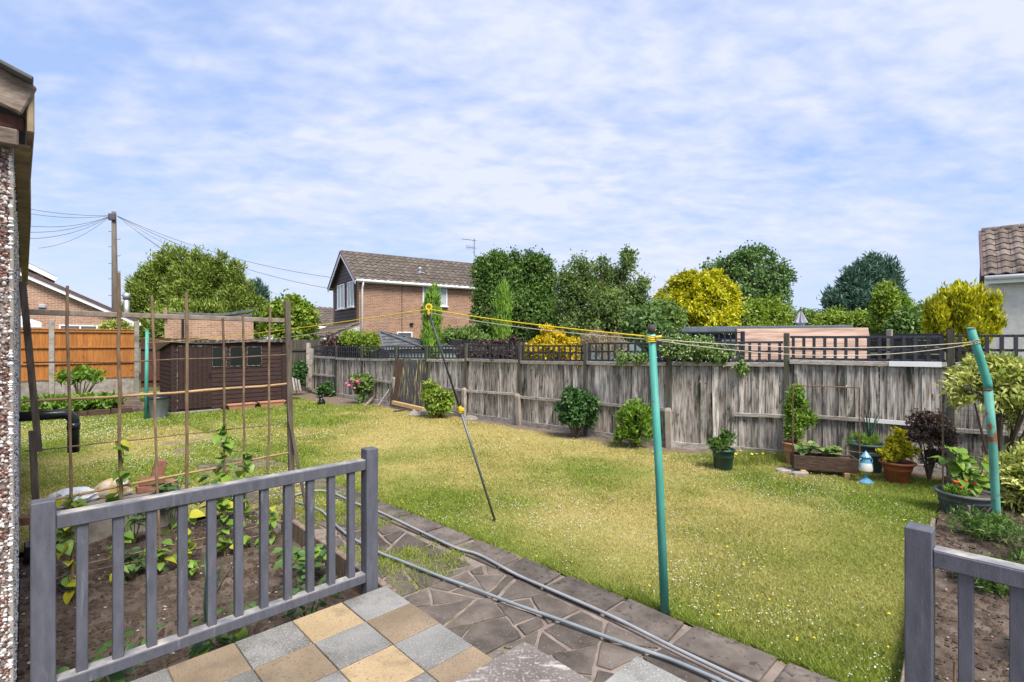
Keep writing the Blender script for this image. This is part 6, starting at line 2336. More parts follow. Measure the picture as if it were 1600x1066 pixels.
leafy_plant('potato_plant', 'spreading leafy plant beyond the cane frame near the path', 'plant', uv(1.45, -5.7, .05), 80, .56, .36, ME_dark, .11, 38, 'low vegetables in the bed', mix_me=ME_bean)
leafy_plant('potato_plant', 'green plant in the bed below the stacked bricks', 'plant', uv(.72, -5.75, .05), 44, .42, .24, ME_dark, .09, 39, 'low vegetables in the bed')
leafy_plant('potato_plant', 'small bright green plant behind the sixth baluster', 'plant', G(300, 900, .05), 16, .14, .14, ME_bean, .06, 40, 'low vegetables in the bed')


def onion(label, base, n, h, seed):
    rr = random.Random(seed)
    t = thing('onion_plant', label, 'onion', base)
    m = MB(); m.tube([Vector(base) - ZD * .02, Vector(base) + ZD * .05], [.012, .009], 8); m.build('neck', m_stem, t)
    for i in range(n):
        a = rr.uniform(0, 6.28)
        put_leaf(t, ME_onion, Vector(base) + ZD * .03, Vector((math.cos(a) * .22, math.sin(a) * .22, 1)), h * rr.uniform(.7, 1.1), rr, wide=.42)


onion('tall dark blue green onion leaves behind the fifth and sixth baluster', G(322, 985, .05), 7, .50, 4)

# things by the low wall
def sack(label, c, rx, ry, rz, seed, mat):
    g = np.random.default_rng(seed)
    m = MB()
    n, k = 26, 14
    vs_ = []
    for i in range(k + 1):
        th = math.pi * i / k
        for j in range(n):
            ph = 2 * math.pi * j / n
            s_ = 1 + .16 * math.sin(3 * ph + seed) + .10 * math.sin(5 * ph + 3 * th + seed) + .11 * g.normal()
            z = math.cos(th)
            vs_.append(Vector(c) + UD * rx * math.sin(th) * math.cos(ph) * s_ + VD * ry * math.sin(th) * math.sin(ph) * s_ + ZD * (rz * (z if z > -.5 else -.5) + .5 * rz))
    fs = []
    for i in range(k):
        for j in range(n):
            fs.append((i * n + j, (i + 1) * n + j, (i + 1) * n + (j + 1) % n, i * n + (j + 1) % n))
    m.add(vs_, fs)
    return m


WT = .39
mb = sack('', uv(.30, -6.2, WT), .17, .12, .10, 2, m_bag)
s1 = tag(mb.build('plastic_sack', m_bag, smooth=False), 'crumpled white plastic sack on the low wall behind the first canes', 'sack')
mb = sack('', uv(.62, -6.24, WT), .13, .10, .12, 5, m_bag)
s2 = tag(mb.build('compost_bag', pm('soiled_compost_bag', [(.4, (.62, .62, .63)), (.55, (.50, .34, .14)), (.75, (.36, .22, .08))], 4, rough=.45, bump=.5, bscale=12, bdist=.01, jit=0), smooth=True), 'brown and white compost bag beside the stacked bricks', 'bag')


def brick_at(label, p, ax, az=ZD, group='loose bricks by the vegetable bed', L_=.215):
    ax = Vector(ax).normalized(); az = Vector(az); az = (az - ax * az.dot(ax)).normalized(); ay = az.cross(ax)
    m = MB(); m.bbox(Vector(p), ax * L_, ay * .1025, az * .065, .005)
    tag(m.build('brick', m_brickr), label, 'brick', group)


brick_at('red brick lying lengthwise at the bottom of the stack on the low wall', uv(.90, -6.20, WT + .034), UD)
brick_at('bottom red brick at the right end of the stack', uv(1.08, -6.2, WT + .034), VD)
brick_at('upper red brick on top of the stack', uv(.92, -6.19, WT + .101), UD + VD * .15)
brick_at('tilted brick leaning upright behind the brick stack', uv(1.0, -6.36, WT + .16), UD * .25 + ZD, VD)
brick_at('single red brick lying beside the leaning batten by the garage', uv(.06, -6.1, WT - .05), UD + VD * .3)
mb = MB(); mb.bbox(uv(.10, -5.95, .12), UD * .22, VD * .16, ZD * .12, .01); 
tag(mb.build('black_seed_tray', m_black), 'small black plastic tray in the soil beside the white sack', 'tray')

# ---------------------------------------------------------------- hoses on the path
def hose(label, pts, r, mat):
    w_ = [G(480 + x / 2.7586, 720 + y / 2.7586, .03 + r) for x, y in pts]
    # smooth through the points
    out = []
    n = len(w_)
    for i in range(n - 1):
        p0, p1, p2, p3 = w_[max(i - 1, 0)], w_[i], w_[i + 1], w_[min(i + 2, n - 1)]
        for k in range(6):
            t = k / 6
            out.append(.5 * ((2 * p1) + (p2 - p0) * t + (2 * p0 - 5 * p1 + 4 * p2 - p3) * t * t + (3 * p1 - p0 - 3 * p2 + p3) * t ** 3))
    out.append(w_[-1])
    m = MB(); m.tube(out, r, 8)
    tag(m.build('garden_hose', mat, smooth=True), label, 'hose', 'garden hoses on the path')


hose('pale grey hose lying along the lawn side of the path', [(-60, 150), (20, 130), (100, 135), (200, 180), (310, 220), (500, 310), (640, 375), (740, 405), (900, 490), (1060, 560), (1300, 665), (1600, 815), (2000, 1010), (2200, 1150)], .012, m_hoseg)
hose('blue grey hose curving across the crazy paving nearer the patio', [(-70, 175), (-20, 185), (60, 215), (110, 265), (190, 330), (310, 395), (400, 430), (550, 490), (700, 545), (900, 620), (1100, 690), (1400, 800), (1600, 870), (1900, 1010), (2050, 1150)], .012, m_hoseb)

# ---------------------------------------------------------------- washing line posts, prop, lines
pole_top = Vector((.966, 3.5, 1.985))
t = thing('washing_line_post', 'green painted washing line post at the lawn edge in the foreground', 'post', Vector((1.063, 3.50, 0)))
m = MB(); m.tube([Vector((1.063, 3.5, -.1)), Vector((1.02, 3.5, .95)), pole_top - ZD * .01], [.0305, .0275, .0245], 20); m.build('post', m_green, t, True)
m = MB(); m.tube([pole_top - ZD * .035, pole_top + ZD * .03], [.0265, .025], 20); m.build('cap', m_capb, t, True)
m = MB()
for k in range(4):
    z = pole_top.z - .055 - .012 * k
    m.tube([Vector((.966 + .033 * math.cos(a / 10 * 6.283), 3.5 + .033 * math.sin(a / 10 * 6.283), z + .003 * math.sin(a))) for a in range(11)], .0045, 5)
m.tube([pole_top + Vector((.02, -.03, -.06)), pole_top + Vector((.06, -.04, -.055))], .012, 6)
m.build('line_wrap', m_ropey, t)

t = thing('bent_line_post', 'bent rusting green line post standing in the right bed', 'post', Vector((4.69, 4.89, 0)))
bt = P(1517, 514, 4.89); bm_ = P(1543, 598, 4.89); bb_ = Vector((4.72, 4.89, -.1))
m = MB(); m.tube([bb_, P(1556, 790, 4.89), P(1551, 690, 4.89), bm_ - ZD * .0, ], [.034, .034, .0345, .035], 18); m.build('lower_tube', m_greenr, t, True)
m = MB(); m.tube([bm_ - ZD * .06 + Vector((.005, 0, 0)), bm_, bm_.lerp(bt, .5), bt], [.0355, .0355, .034, .0335], 18); m.build('upper_tube', m_green, t, True)
m = MB(); m.tube([bm_ + Vector((.004, 0, -.075)), bm_ + Vector((0, 0, -.055))], .037, 18); m.build('rusty_collar', m_rust, t, True)
m = MB(); m.lathe([(.035, 0), (.035, .012), (.02, .02), (0, .022)], bt - ZD * .004, 16); m.build('top_cap', m_greenr, t)
m = MB()
for k in range(3):
    c = bt.lerp(bm_, .22 + .03 * k)
    m.tube([c + Vector((.039 * math.cos(a / 10 * 6.283), .039 * math.sin(a / 10 * 6.283), .012 * math.sin(a))) for a in range(11)], .004, 5)
m.build('line_wrap', m_ropec, t)

far_b = G(228, 656)
t = thing('far_line_post', 'thin green washing line post standing beside the shed and dustbin', 'post', far_b)
ft = Vector((far_b.x + .03, far_b.y, Z_(516, far_b.y)))
m = MB(); m.tube([far_b - ZD * .1, ft], [.040, .036], 12); m.build('post', m_green, t, True)
m = MB(); m.tube([ft - ZD * .03, ft + ZD * .005], .038, 12); m.build('cap', m_green, t)

hook = P(670, 484, 5.11)
pb = G(774, 816)
t = thing('line_prop', 'slim metal line prop leaning on the lawn and holding the yellow line', 'line prop', pb)
midp = hook.lerp(pb, .46)
m = MB(); m.tube([hook - ZD * .03, midp], .011, 10); m.build('upper_tube', m_blackm, t, True)
m = MB(); m.tube([midp, pb], .0125, 10); m.build('lower_tube', m_greym, t, True)
m = MB(); m.tube([midp.lerp(hook, .03), midp.lerp(pb, .03)], .022, 8); m.bbox(midp + Vector((.025, -.01, .0)), Vector((.04, 0, 0)), Vector((0, .03, 0)), ZD * .035, .004); m.build('clamp', m_yplast, t)
m = MB()
m.tube([hook + Vector((0, 0, -.05)), hook + Vector((0, 0, .0))], .015, 8)
m.tube([hook + Vector((.028 * math.cos(a / 12 * 5.4 - .9), 0, .025 + .028 * math.sin(a / 12 * 5.4 - .9))) for a in range(13)], .009, 6)
m.build('hook', m_yplast, t)


def line(label, pts, r, mat, sag, cat='washing line'):
    out = []
    for (a, b), s_ in zip(zip(pts, pts[1:]), sag):
        for k in range(12):
            f = k / 12
            out.append(Vector(a).lerp(Vector(b), f) - ZD * 4 * s_ * f * (1 - f))
    out.append(Vector(pts[-1]))
    m = MB(); m.tube(out, r, 6)
    tag(m.build('washing_line', mat, smooth=True), label, cat, 'washing lines')


line('thick yellow washing line from the far post over the prop to the near post', [ft - ZD * .30, hook + ZD * .005, pole_top - ZD * .055], .0055, m_ropey, (.06, .02))
line('thin cream cord running beside the yellow washing line', [ft - ZD * .20, hook + ZD * -.03, pole_top - ZD * .075], .0035, m_ropec, (.20, .03))
line('upper cream cord between the near post and the bent post', [pole_top - ZD * .07, bt.lerp(bm_, .24)], .0035, m_ropec, (.06,))
line('lower sagging cream cord between the near post and the bent post', [pole_top - ZD * .075, bt.lerp(bm_, .27)], .003, m_ropec, (.115,))

# ---------------------------------------------------------------- pots and planters by the fence
def pot(name, label, c, r, h, mat, rim=.02, taper=.78, cat='pot', band=True, soil=True):
    t = thing(name, label, cat, c)
    m = MB()
    prof = [(0, 0), (r * taper * .95, 0), (r * taper, .01)]
    if band:
        prof += [(r * (taper + (1 - taper) * .55), h * .60), (r * (taper + (1 - taper) * .55) + .006, h * .61), (r * (taper + (1 - taper) * .62) + .006, h * .66)]
    prof += [(r * .96, h - .035), (r + rim * .6, h - .034), (r + rim, h - .012), (r + rim * .8, h), (r - .004, h), (r - .012, h - .02), (r * .9, h * .80), (r * .86, h * .78)]
    m.lathe(prof, c, 28); m.build('pot', mat, t, True)
    if soil:
        m = MB(); m.lathe([(r * .93, h * .86), (r * .5, h * .9), (0, h * .9)], c, 20); m.build('potting_soil', m_soil, t)
    return t


c = G(1130, 737); c.y += .12; c.x = X_(1130, c.y)
pot('green_pot', 'dark green plastic pot on the lawn in front of the fence', c, .155, .31, m_gpot, .018, .80)
clump('potted_lupin', 'leafy young plant growing in the dark green pot', 'plant', c + ZD * .27, [((-.05, 0, .06), (.13, .12, .10)), ((.07, .02, .15), (.09, .09, .12))], L_herb, 46, 16, .05, .075, .022, stem=.005, out=.7, up=.6, jit=.6, shell=.4, seed=60)
c = Vector((4.36, 7.78, 0))
pot('terracotta_pot', 'pale terracotta pot behind the left end of the wooden trough', c, .17, .345, m_terral, .02, .72)
clump('potted_bay', 'tall upright green shrub growing in the pale terracotta pot', 'shrub', c + ZD * .30, [((-.02, 0, .22), (.12, .12, .24)), ((0, 0, .55), (.13, .12, .26)), ((.17, 0, .36), (.09, .10, .14)), ((0.02, 0, .78), (.07, .07, .10))], L_fresh, 150, 22, .06, .065, .026, stem=.009, out=.6, up=.7, jit=.7, shell=.35, seed=61)
# trough
a, b = Vector((4.02, 7.22, 0)), Vector((4.77, 6.96, 0))
d = (b - a); L_ = d.length; d.normalize(); s_ = Vector((-d.y, d.x, 0))
t = thing('wooden_trough', 'rough dark timber trough raised on blocks in front of the fence', 'planter', a)
zb, zt = .075, .275
for off, nm in ((0, 'front_board'), (.24, 'back_board')):
    m = MB(); m.bbox(a + d * L_ / 2 + s_ * off + ZD * (zb + zt) / 2, d * L_, s_ * .03, ZD * (zt - zb), .006); m.build(nm, m_trough, t)
for x in (0.02, L_ - .02):
    m = MB(); m.bbox(a + d * x + s_ * .12 + ZD * (zb + zt) / 2, d * .03, s_ * .21, ZD * (zt - zb - .01), .006); m.build('end_board', m_trough, t)
m = MB(); m.bbox(a + d * L_ / 2 + s_ * .12 + ZD * (zt - .05), d * (L_ - .08), s_ * .2, ZD * .04, .01); m.build('soil', m_soil, t)
for x in (.12, L_ - .14):
    m = MB(); m.bbox(a + d * x + s_ * .06 + ZD * .036, d * .07, s_ * .2, ZD * .075, .005); m.build('block', m_newwood, t)
leafy_plant('courgette_plant', 'courgette leaves spilling over the left of the wooden trough', 'plant', a + d * .24 + s_ * .1 + ZD * .25, 30, .20, .19, ME_squash, .125, 62, 'courgettes in the trough')
leafy_plant('courgette_plant', 'courgette leaves over the right of the wooden trough', 'plant', a + d * .50 + s_ * .1 + ZD * .25, 24, .17, .17, ME_squash, .11, 63, 'courgettes in the trough')
# rusty frame behind/around the trough
p0, p1 = Vector((4.12, 7.42, 0)), Vector((4.88, 7.10, 0))
t = thing('rusty_frame', 'thin rusty metal frame standing round the wooden trough', 'frame', p0)
z1 = 1.25
for q in (p0, p1):
    m = MB(); m.tube([q - ZD * .05, q + ZD * .6, q + ZD * z1], .009, 7); m.build('upright', m_rust, t)
m = MB(); m.tube([p0 + ZD * z1, p1 + ZD * (z1 - .005)], .008, 7); m.build('top_bar', m_rust, t)
q = p1 + Vector((-.03, -.16, .36))
m = MB(); m.tube([p0 + Vector((.02, -.1, .40)), q, q + Vector((.18, -.05, 0)), q + Vector((.22, -.06, -.02))], .007, 6); m.build('side_bar', m_rust, t)
# teal pot
c = Vector((5.16, 7.36, 0))
pot('teal_pot', 'large teal grey plastic pot between the trough and the red pot', c, .222, .42, m_gpot2, .022, .80)
clump('carrot_tops', 'feathery bright green leaves filling the teal grey pot', 'plant', c + ZD * .36, [((-.10, 0, .08), (.15, .14, .09)), ((.08, 0, .07), (.14, .12, .08))], L_fresh, 60, 26, .05, .06, .008, stem=.004, out=.6, up=.9, jit=.6, shell=.5, seed=64)
rr = random.Random(5)
t = thing('spring_onions', 'tall grey green onion leaves rising from the teal grey pot', 'onion', c + Vector((.05, 0, .36)))
for i in range(9):
    an = rr.uniform(0, 6.28)
    put_leaf(t, ME_onion, c + Vector((.05 + rr.uniform(-.04, .04), 0, .37)), Vector((math.cos(an) * .25, math.sin(an) * .15, 1)), rr.uniform(.4, .62), rr, wide=.5)
# blue ornament
c = G(1357, 757); c.y += .05
t = thing('ceramic_urn', 'small blue and white lidded ceramic urn on a pedestal', 'urn', c)
m = MB(); m.lathe([(0, 0), (.098, 0), (.098, .02), (.06, .05), (.022, .075), (.02, .11), (.03, .125)], c, 8); m.build('foot', m_blue, t)
m = MB(); m.lathe([(.03, .125), (.07, .15), (.078, .175)], c, 20); m.build('bowl', m_mustard, t, True)
m = MB(); m.lathe([(.078, .175), (.080, .21), (.07, .255), (.06, .275)], c, 20); m.build('belly', m_white, t, True)
m = MB(); m.lathe([(.06, .275), (.05, .32), (.042, .345), (.044, .352)], c, 20); m.build('neck', m_blue, t, True)
m = MB(); m.lathe([(.062, .352), (.058, .362), (.04, .385), (.028, .40), (.012, .42), (0.004, .435), (0, .436)], c, 12); m.build('lid', m_blue, t)
for sx in (-1, 1):
    m = MB(); m.tube([c + Vector((sx * x, 0, z)) for x, z in ((.045, .335), (.078, .325), (.090, .30), (.078, .275), (.088, .255), (.085, .23), (.076, .215))], .007, 6); m.build('handle', m_blue, t)
# red plastic pot with golden shrub
c = G(1402, 760); c.y += .16; c.x = X_(1402, c.y)
pot('red_pot', 'reddish plastic pot at the lawn edge with a wide rim', c, .182, .29, m_terra, .03, .66)
clump('golden_euonymus', 'yellow green shrub growing in the reddish plastic pot', 'shrub', c + ZD * .25, [((-.13, 0, .12), (.10, .10, .08)), ((.0, .02, .26), (.10, .10, .12)), ((.14, 0, .18), (.12, .10, .09)), ((.03, 0, .12), (.14, .12, .07)), ((.04, 0, .40), (.05, .05, .05))], L_yellow, 90, 20, .05, .05, .03, stem=.006, out=.6, up=.4, jit=.8, shell=.4, seed=65)
# purple shrub
c = Vector((5.66, 6.86, 0))
clump('purple_shrub', 'dark purple leaved shrub against the fence right of the red pot', 'shrub', c, [((0, 0, .72), (.24, .22, .24)), ((.13, 0, .58), (.18, .18, .18)), ((-.13, 0, .64), (.14, .16, .2)), ((.05, 0, .30), (.10, .1, .16))], L_purple, 210, 20, .07, .042, .024, stem=.012, out=.5, up=.3, jit=.9, shell=.4, seed=66)
# yellow flowers at the fence foot
rr = random.Random(9)
base = G(1170, 724)
t = thing('hawkbit_clump', 'clump of yellow flowers in long grass at the fence foot', 'flowers', base)
m = MB(); heads = []
for i in range(22):
    p = base + Vector((rr.uniform(-.45, .35), rr.uniform(-.10, .55), 0)); h = rr.uniform(.06, .20)
    e = p + Vector((rr.uniform(-.03, .03), rr.uniform(-.03, .03), h))
    m.tube([p, e], .0025, 4); heads.append(e)
m.build('stalks', m_stem, t)
hm = MB(); hm.lathe([(0, -.008), (.012, -.002), (.020, .006), (.010, .009), (0, .008)], (0, 0, 0), 10)
hme = hm.mesh('flower_head'); hme.materials.append(m_yel)
for e in heads:
    inst('flower_head', hme, Matrix.Translation(e) @ Matrix.Rotation(rr.uniform(-.5, .5), 4, 'X'), t)
tufts('fence_foot_grass', 'long rough grass along the fence foot beside the yellow flowers', [base + Vector((R.uniform(-.5, .7), R.uniform(-.15, .5), 0)) for _ in range(50)], m_blade2, .13, 40, 6, .06, .004)
# slabs left of the trough
for k, (px, py, sx, sy) in enumerate(((1228, 738, .30, .2), (1250, 744, .26, .12), (1243, 726, .2, .14))):
    q = G(px, py)
    m = MB(); n = 7
    poly = [(q.x + sx * .5 * math.cos(2 * math.pi * i / n + .3) * R.uniform(.85, 1.1), q.y + sy * .5 * math.sin(2 * math.pi * i / n + .3) * R.uniform(.85, 1.1)) for i in range(n)]
    m.prism(poly, -.02, .05 + .01 * k, .015, .01)
    tag(m.build('stone_slab', m_stone), ['broad broken slab at the left foot of the trough', 'pale flat stone below the front of the trough', 'smaller stone slab against the fence spur by the trough'][k], 'stone', 'broken slabs by the trough')

# ---------------------------------------------------------------- right bed
c = Vector((4.93, 5.50, 0.03))
t = pot('grey_tub', 'wide round grey tub in the right bed', c, .245, .235, m_tub, .022, .82, 'tub', band=True)
m = MB()
for k in range(18):
    a0 = 2 * math.pi * k / 18
    m.tube([c + Vector((.215 * math.cos(a0), .215 * math.sin(a0), .08)), c + Vector((.228 * math.cos(a0 + .17), .228 * math.sin(a0 + .17), .135)), c + Vector((.215 * math.cos(a0 + .34), .215 * math.sin(a0 + .34), .08))], .006, 5)
m.build('relief_swags', m_tub, t)
rr = random.Random(77)
base = c + Vector((.05, .02, .2))
t = thing('runner_bean', 'leafy runner bean with scarlet flowers growing in the round grey tub', 'bean plant', base)
m = MB(); tips = []
for k in range(6):
    e = base + Vector((rr.uniform(-.16, .22), rr.uniform(-.15, .1), rr.uniform(.3, .66)))
    m.tube([base, base.lerp(e, .5) + Vector((rr.uniform(-.05, .05), 0, .03)), e], [.006, .005, .003], 5); tips.append(e)
m.build('stems', m_stem, t)
for i in range(110):
    e = rr.choice(tips); f = rr.uniform(.15, 1.05); p = base.lerp(e, f) + Vector((rr.uniform(-.08, .08), rr.uniform(-.08, .06), 0))
    an = rr.uniform(0, 6.28)
    put_leaf(t, ME_bean, p, Vector((math.cos(an), math.sin(an), rr.uniform(-.9, .3))), rr.uniform(.06, .115), rr)
fm = MB(); fm.lathe([(0, -.012), (.013, -.004), (.016, .006), (.006, .014), (0, .015)], (0, 0, 0), 8)
fme = fm.mesh('scarlet_flower'); fme.materials.append(m_red)
for i in range(5):
    inst('flower', fme, Matrix.Translation(base + Vector((rr.uniform(-.24, -.02), rr.uniform(-.2, -.1), rr.uniform(.08, .3)))), t)
clump('tub_greens', 'low feathery greens at the left rim of the round grey tub', 'plant', c + Vector((-.15, -.05, .2)), [((0, 0, .04), (.10, .10, .06))], L_fresh, 30, 20, .04, .05, .010, stem=.003, out=.6, up=.8, jit=.7, shell=.5, seed=67)
# stakes
for k, (px, py0, py1, D, lab) in enumerate(((1513, 838, 790, 4.83, 'short weathered stake standing in the right bed before the tub'), (1493, 815, 801, 5.0, 'tiny broken stake leaning beside the weathered stake'), (1491, 1062, 1032, 2.68, 'thin brown stick stuck in the soil behind the right railing'))):
    b0 = P(px, py0, D); t0 = P(px + (-8 if k == 1 else 1), py1, D)
    m = MB(); m.beam(b0 - ZD * .05, t0, .02 if k < 2 else .012, .022 if k < 2 else .012, up=(0, 1, 0)); tag(m.build('stake', m_cane if k == 2 else m_greyw), lab, 'stake')
# tall canes with netting
c0, c1 = Vector((5.42, 6.36, 0)), Vector((6.15, 5.95, 0))
t = thing('pea_netting', 'fine dark plant netting between two canes in front of the fence', 'netting', c0)
for p in (c0, c1):
    m = MB(); m.tube([p - ZD * .05, p + ZD * 1.35], .010, 6); m.build('cane', m_cane, t)
m = MB()
for k in range(16):
    z = .35 + .95 * k / 15
    m.tube([c0 + ZD * z, c1 + ZD * (z - .01)], .0016, 3, False)
for k in range(1, 20):
    p = c0.lerp(c1, k / 20)
    m.tube([p + ZD * .35, p + ZD * 1.3], .0016, 3, False)
m.build('net', m_gpot, t)
# variegated shrub, standard form
c = Vector((5.80, 6.02, 0.02))
t = clump('variegated_shrub', 'cream and green variegated shrub spreading high behind the bent post', 'shrub', c, [((-.20, -.05, 1.28), (.34, .30, .26)), ((.18, 0, 1.36), (.34, .32, .26)), ((-.02, 0, 1.46), (.3, .28, .20)), ((.45, 0, 1.22), (.3, .3, .30)), ((.32, -.05, 1.02), (.22, .22, .18))], L_varieg, 330, 20, .085, .085, .03, stem=.022, out=.8, up=.15, jit=.6, shell=.25, seed=68)
c = Vector((5.60, 5.62, 0.02))
clump('low_variegated_shrub', 'low cream and green variegated shrub at the right edge behind the tub', 'shrub', c, [((0, 0, .30), (.28, .25, .30)), ((.25, 0, .36), (.28, .25, .30)), ((.1, -.1, .2), (.3, .2, .2))], L_varieg, 240, 20, .08, .085, .03, stem=.012, out=.8, up=.1, jit=.6, shell=.25, seed=69)
# fine leafy growth around the pole foot
for k, (u_, v_, r_, h_, mt, lab) in enumerate(((6.45, -.35, .26, .20, L_herb, 'feathery green growth in the right bed in front of the tub'),
                                               (6.2, .05, .30, .24, L_herb, 'feathery green growth round the foot of the bent post'),
                                               (5.9, .45, .30, .24, L_herb, 'feathery green growth right of the bent post foot'),
                                               (5.6, .10, .24, .18, L_mid, 'grey green growth in front of the bent post'),
                                               (5.2, -.25, .18, .16, L_herb, 'small feathery plant by the edging board behind the railing post'),
                                               (4.2, .05, .16, .14, L_dark, 'dark green leafy seedling behind the first right baluster'),
                                               (3.4, .25, .13, .10, L_fresh, 'light green seedling low in the right bed'),
                                               (4.6, .75, .22, .2, L_herb, 'leafy plant behind the second right baluster'),
                                               (3.6, .75, .16, .14, L_dark, 'dark green seedling at the lower right corner'))):
    b0 = uv(u_, v_, .04)
    clump('bed_greens', lab, 'plant', b0, [((0, 0, h_ * .5), (r_, r_, h_ * .6)), ((r_ * .5, 0, h_ * .6), (r_ * .6, r_ * .6, h_ * .5))], mt, 80 if k < 5 else 40, 20, .07, .055, .014, 'plants in the right bed', stem=.003, out=.6, up=.7, jit=.8, shell=.5, seed=80 + k)
rr = random.Random(4)
for k in range(3):
    p = uv(3.1 + .35 * k, -.05 + .3 * k, .06)
    m = MB(); m.lathe([(0, -.03), (.05, -.015), (.06, .005), (.035, .025), (0, .03)], p, 9, 1.2, .8); tag(m.build('bed_stone', m_stone), ['pale stone in the right bed soil beside the single post', 'middle pale stone in the right bed soil', 'pale stone in the right bed farthest from the single post'][k], 'stone', 'stones in the right bed')

# ---------------------------------------------------------------- shrubs along the fence
def fshrub(name, label, px, py, D, wpx, hpx, mat, nc, L, W, seed, **kw):
    b0 = Vector((X_(px, D), D, 0))
    w_ = wpx * D / F / 2; h = hpx * D / F
    kw.setdefault('out', .6); kw.setdefault('up', .35); kw.setdefault('jit', .8); kw.setdefault('shell', .28)
    q = random.Random(seed)
    lb = [((0, 0, h * .48), (w_ * .7, w_ * .6, h * .34))]
    for _ in range(9):
        rr_ = q.uniform(.26, .46)
        lb.append(((q.uniform(-.75, .75) * w_, q.uniform(-.4, .3) * w_, h * q.uniform(.25, .84)), (w_ * rr_, w_ * rr_, h * rr_ * .55)))
    return clump(name, label, 'shrub', b0, lb, mat, nc, 20, .07, L, W, stem=.012, seed=seed, **kw)


fshrub('fence_shrub', 'bright green shrub beside the corrugated sheets', 685, 650, 12.45, 42, 52, L_lime, 190, .085, .045, 90)
fshrub('fence_shrub', 'dark green bushy shrub in the middle of the board fence', 900, 684, 9.85, 62, 76, L_dark, 270, .075, .042, 91)
fshrub('fence_shrub', 'green shrub with pointed leaves left of the near green post', 992, 703, 8.95, 58, 66, L_fresh, 190, .10, .035, 92, up=.8, jit=.6)
fshrub('fence_shrub', 'small dark shrub at the far end of the board fence', 510, 608, 17.2, 24, 22, L_dark, 80, .08, .05, 93)
# rose
b0 = Vector((X_(566, 15.2), 15.2, 0))
t = clump('rose_bush', 'rose bush with pink flowers in front of the far board fence', 'rose bush', b0, [((.05, 0, .45), (.26, .24, .28)), ((.12, 0, .66), (.2, .2, .2)), ((-.18, 0, .74), (.18, .16, .14)), ((0, 0, .18), (.14, .14, .16))], L_mid, 130, 20, .08, .075, .045, stem=.01, out=.6, up=.4, jit=.8, shell=.35, seed=94)
rr = random.Random(10)
pmh = MB(); pmh.lathe([(0, -.04), (.035, -.02), (.055, .01), (.04, .035), (.015, .04), (0, .03)], (0, 0, 0), 9)
pme = pmh.mesh('rose_flower'); pme.materials.append(m_pink)
for k, (px, py) in enumerate(((541, 600), (545, 603), (555, 594), (558, 597), (562, 595), (560, 600), (553, 598), (549, 594), (564, 593), (554, 607))):
    inst('flower', pme, Matrix.Translation(P(px, py, 15.0 + rr.uniform(-.1, .1))) @ Matrix.Rotation(rr.uniform(-1, .2), 4, 'X') @ Matrix.Scale(rr.uniform(.7, 1.1), 4), t)
# climber on the trellis
cl = [P(1050, 548, 8.95), P(1078, 550, 8.8), P(1105, 552, 8.75), P(1130, 556, 8.65), P(1065, 538, 8.9), P(1095, 540, 8.8)]
b0 = Vector((X_(1085, 9.0), 9.0, 0))
t = thing('trellis_climber', 'green climber with tiny white flowers sprawling over the trellis', 'climber', b0)
lb = [(c, (.24, .16, .15)) for c in cl] + [(P(1160, 575, 8.45), (.07, .06, .12)), (P(975, 560, 9.5), (.2, .1, .08)), (P(1000, 562, 9.3), (.2, .1, .08))]
Q, val = foliage(lb, 300, 20, .075, .055, .032, seed=95, out=.5, up=.2, jit=.9, shell=.4, bottom=-1)
link('foliage', np_mesh('foliage', Q - np.array(b0), 4, L_mid, {'lv': val}), b0, t)
m = MB()
for c in cl:
    m.tube([b0 + Vector((0, .12, 0)), b0 + Vector((.05, .12, .9)), c], [.014, .011, .004], 5)
m.build('stems', m_bark, t)
g = np.random.default_rng(5)
C = np.concatenate([np.array(c)[None] + g.normal(size=(22, 3)) * [.17, .06, .10] + [0, -.10, 0] for c in cl])
link('flowers', np_mesh('flowers', octa(C - np.array(b0), .009 + .006 * g.random(len(C)), 2), 3, m_clover), b0, t)

# ---------------------------------------------------------------- odds and ends along the far fence
def plank(name, label, a, b, w_, h, mat, cat='plank', group=None, up=(0, 0, 1)):
    m = MB(); m.beam(a, b, w_, h, up=up); tag(m.build(name, mat), label, cat, group)


plank('timber_beam', 'fresh pale timber beam lying at the foot of the corrugated sheets', P(614, 629, 14.35), P(662, 640, 13.35), .09, .10, m_newwood)
plank('leaning_plank', 'white weathered plank leaning against the concrete spur', P(591, 634, 14.5), P(608, 609, 14.75), .02, .07, m_frail, up=(0, 1, 0))
plank('old_log', 'thin branch lying in front of the rose bush fence bay', G(570, 636), G(587, 628) + ZD * .22, .07, .07, m_greyw, 'log')
plank('old_log', 'second short branch on the soil by the leaning plank', G(566, 633), G(580, 630) + ZD * .08, .06, .06, m_greyw, 'log')
plank('scrap_board', 'small scrap of dark board lying on the lawn by the corrugated sheets', G(616, 643, .03), G(631, 641, .03), .10, .03, m_trough, 'board')
plank('edging_timber', 'thin timber edging the soil in the far corner', G(466, 604, .05), G(503, 618, .05), .06, .08, m_timber, 'edging board')
for k in range(4):
    plank('leaning_plank', ['leftmost of the grey planks leaning by the shed end', 'second grey plank leaning by the shed end', 'third grey plank leaning by the shed end', 'rightmost grey plank leaning by the shed end'][k], P(456 + 4.5 * k, 611, 16.2), P(453 + 4.5 * k, 588 + 2 * k, 16.6), .02, .08, m_frail, 'plank', 'grey planks leaning by the shed', up=(0, 1, 0))
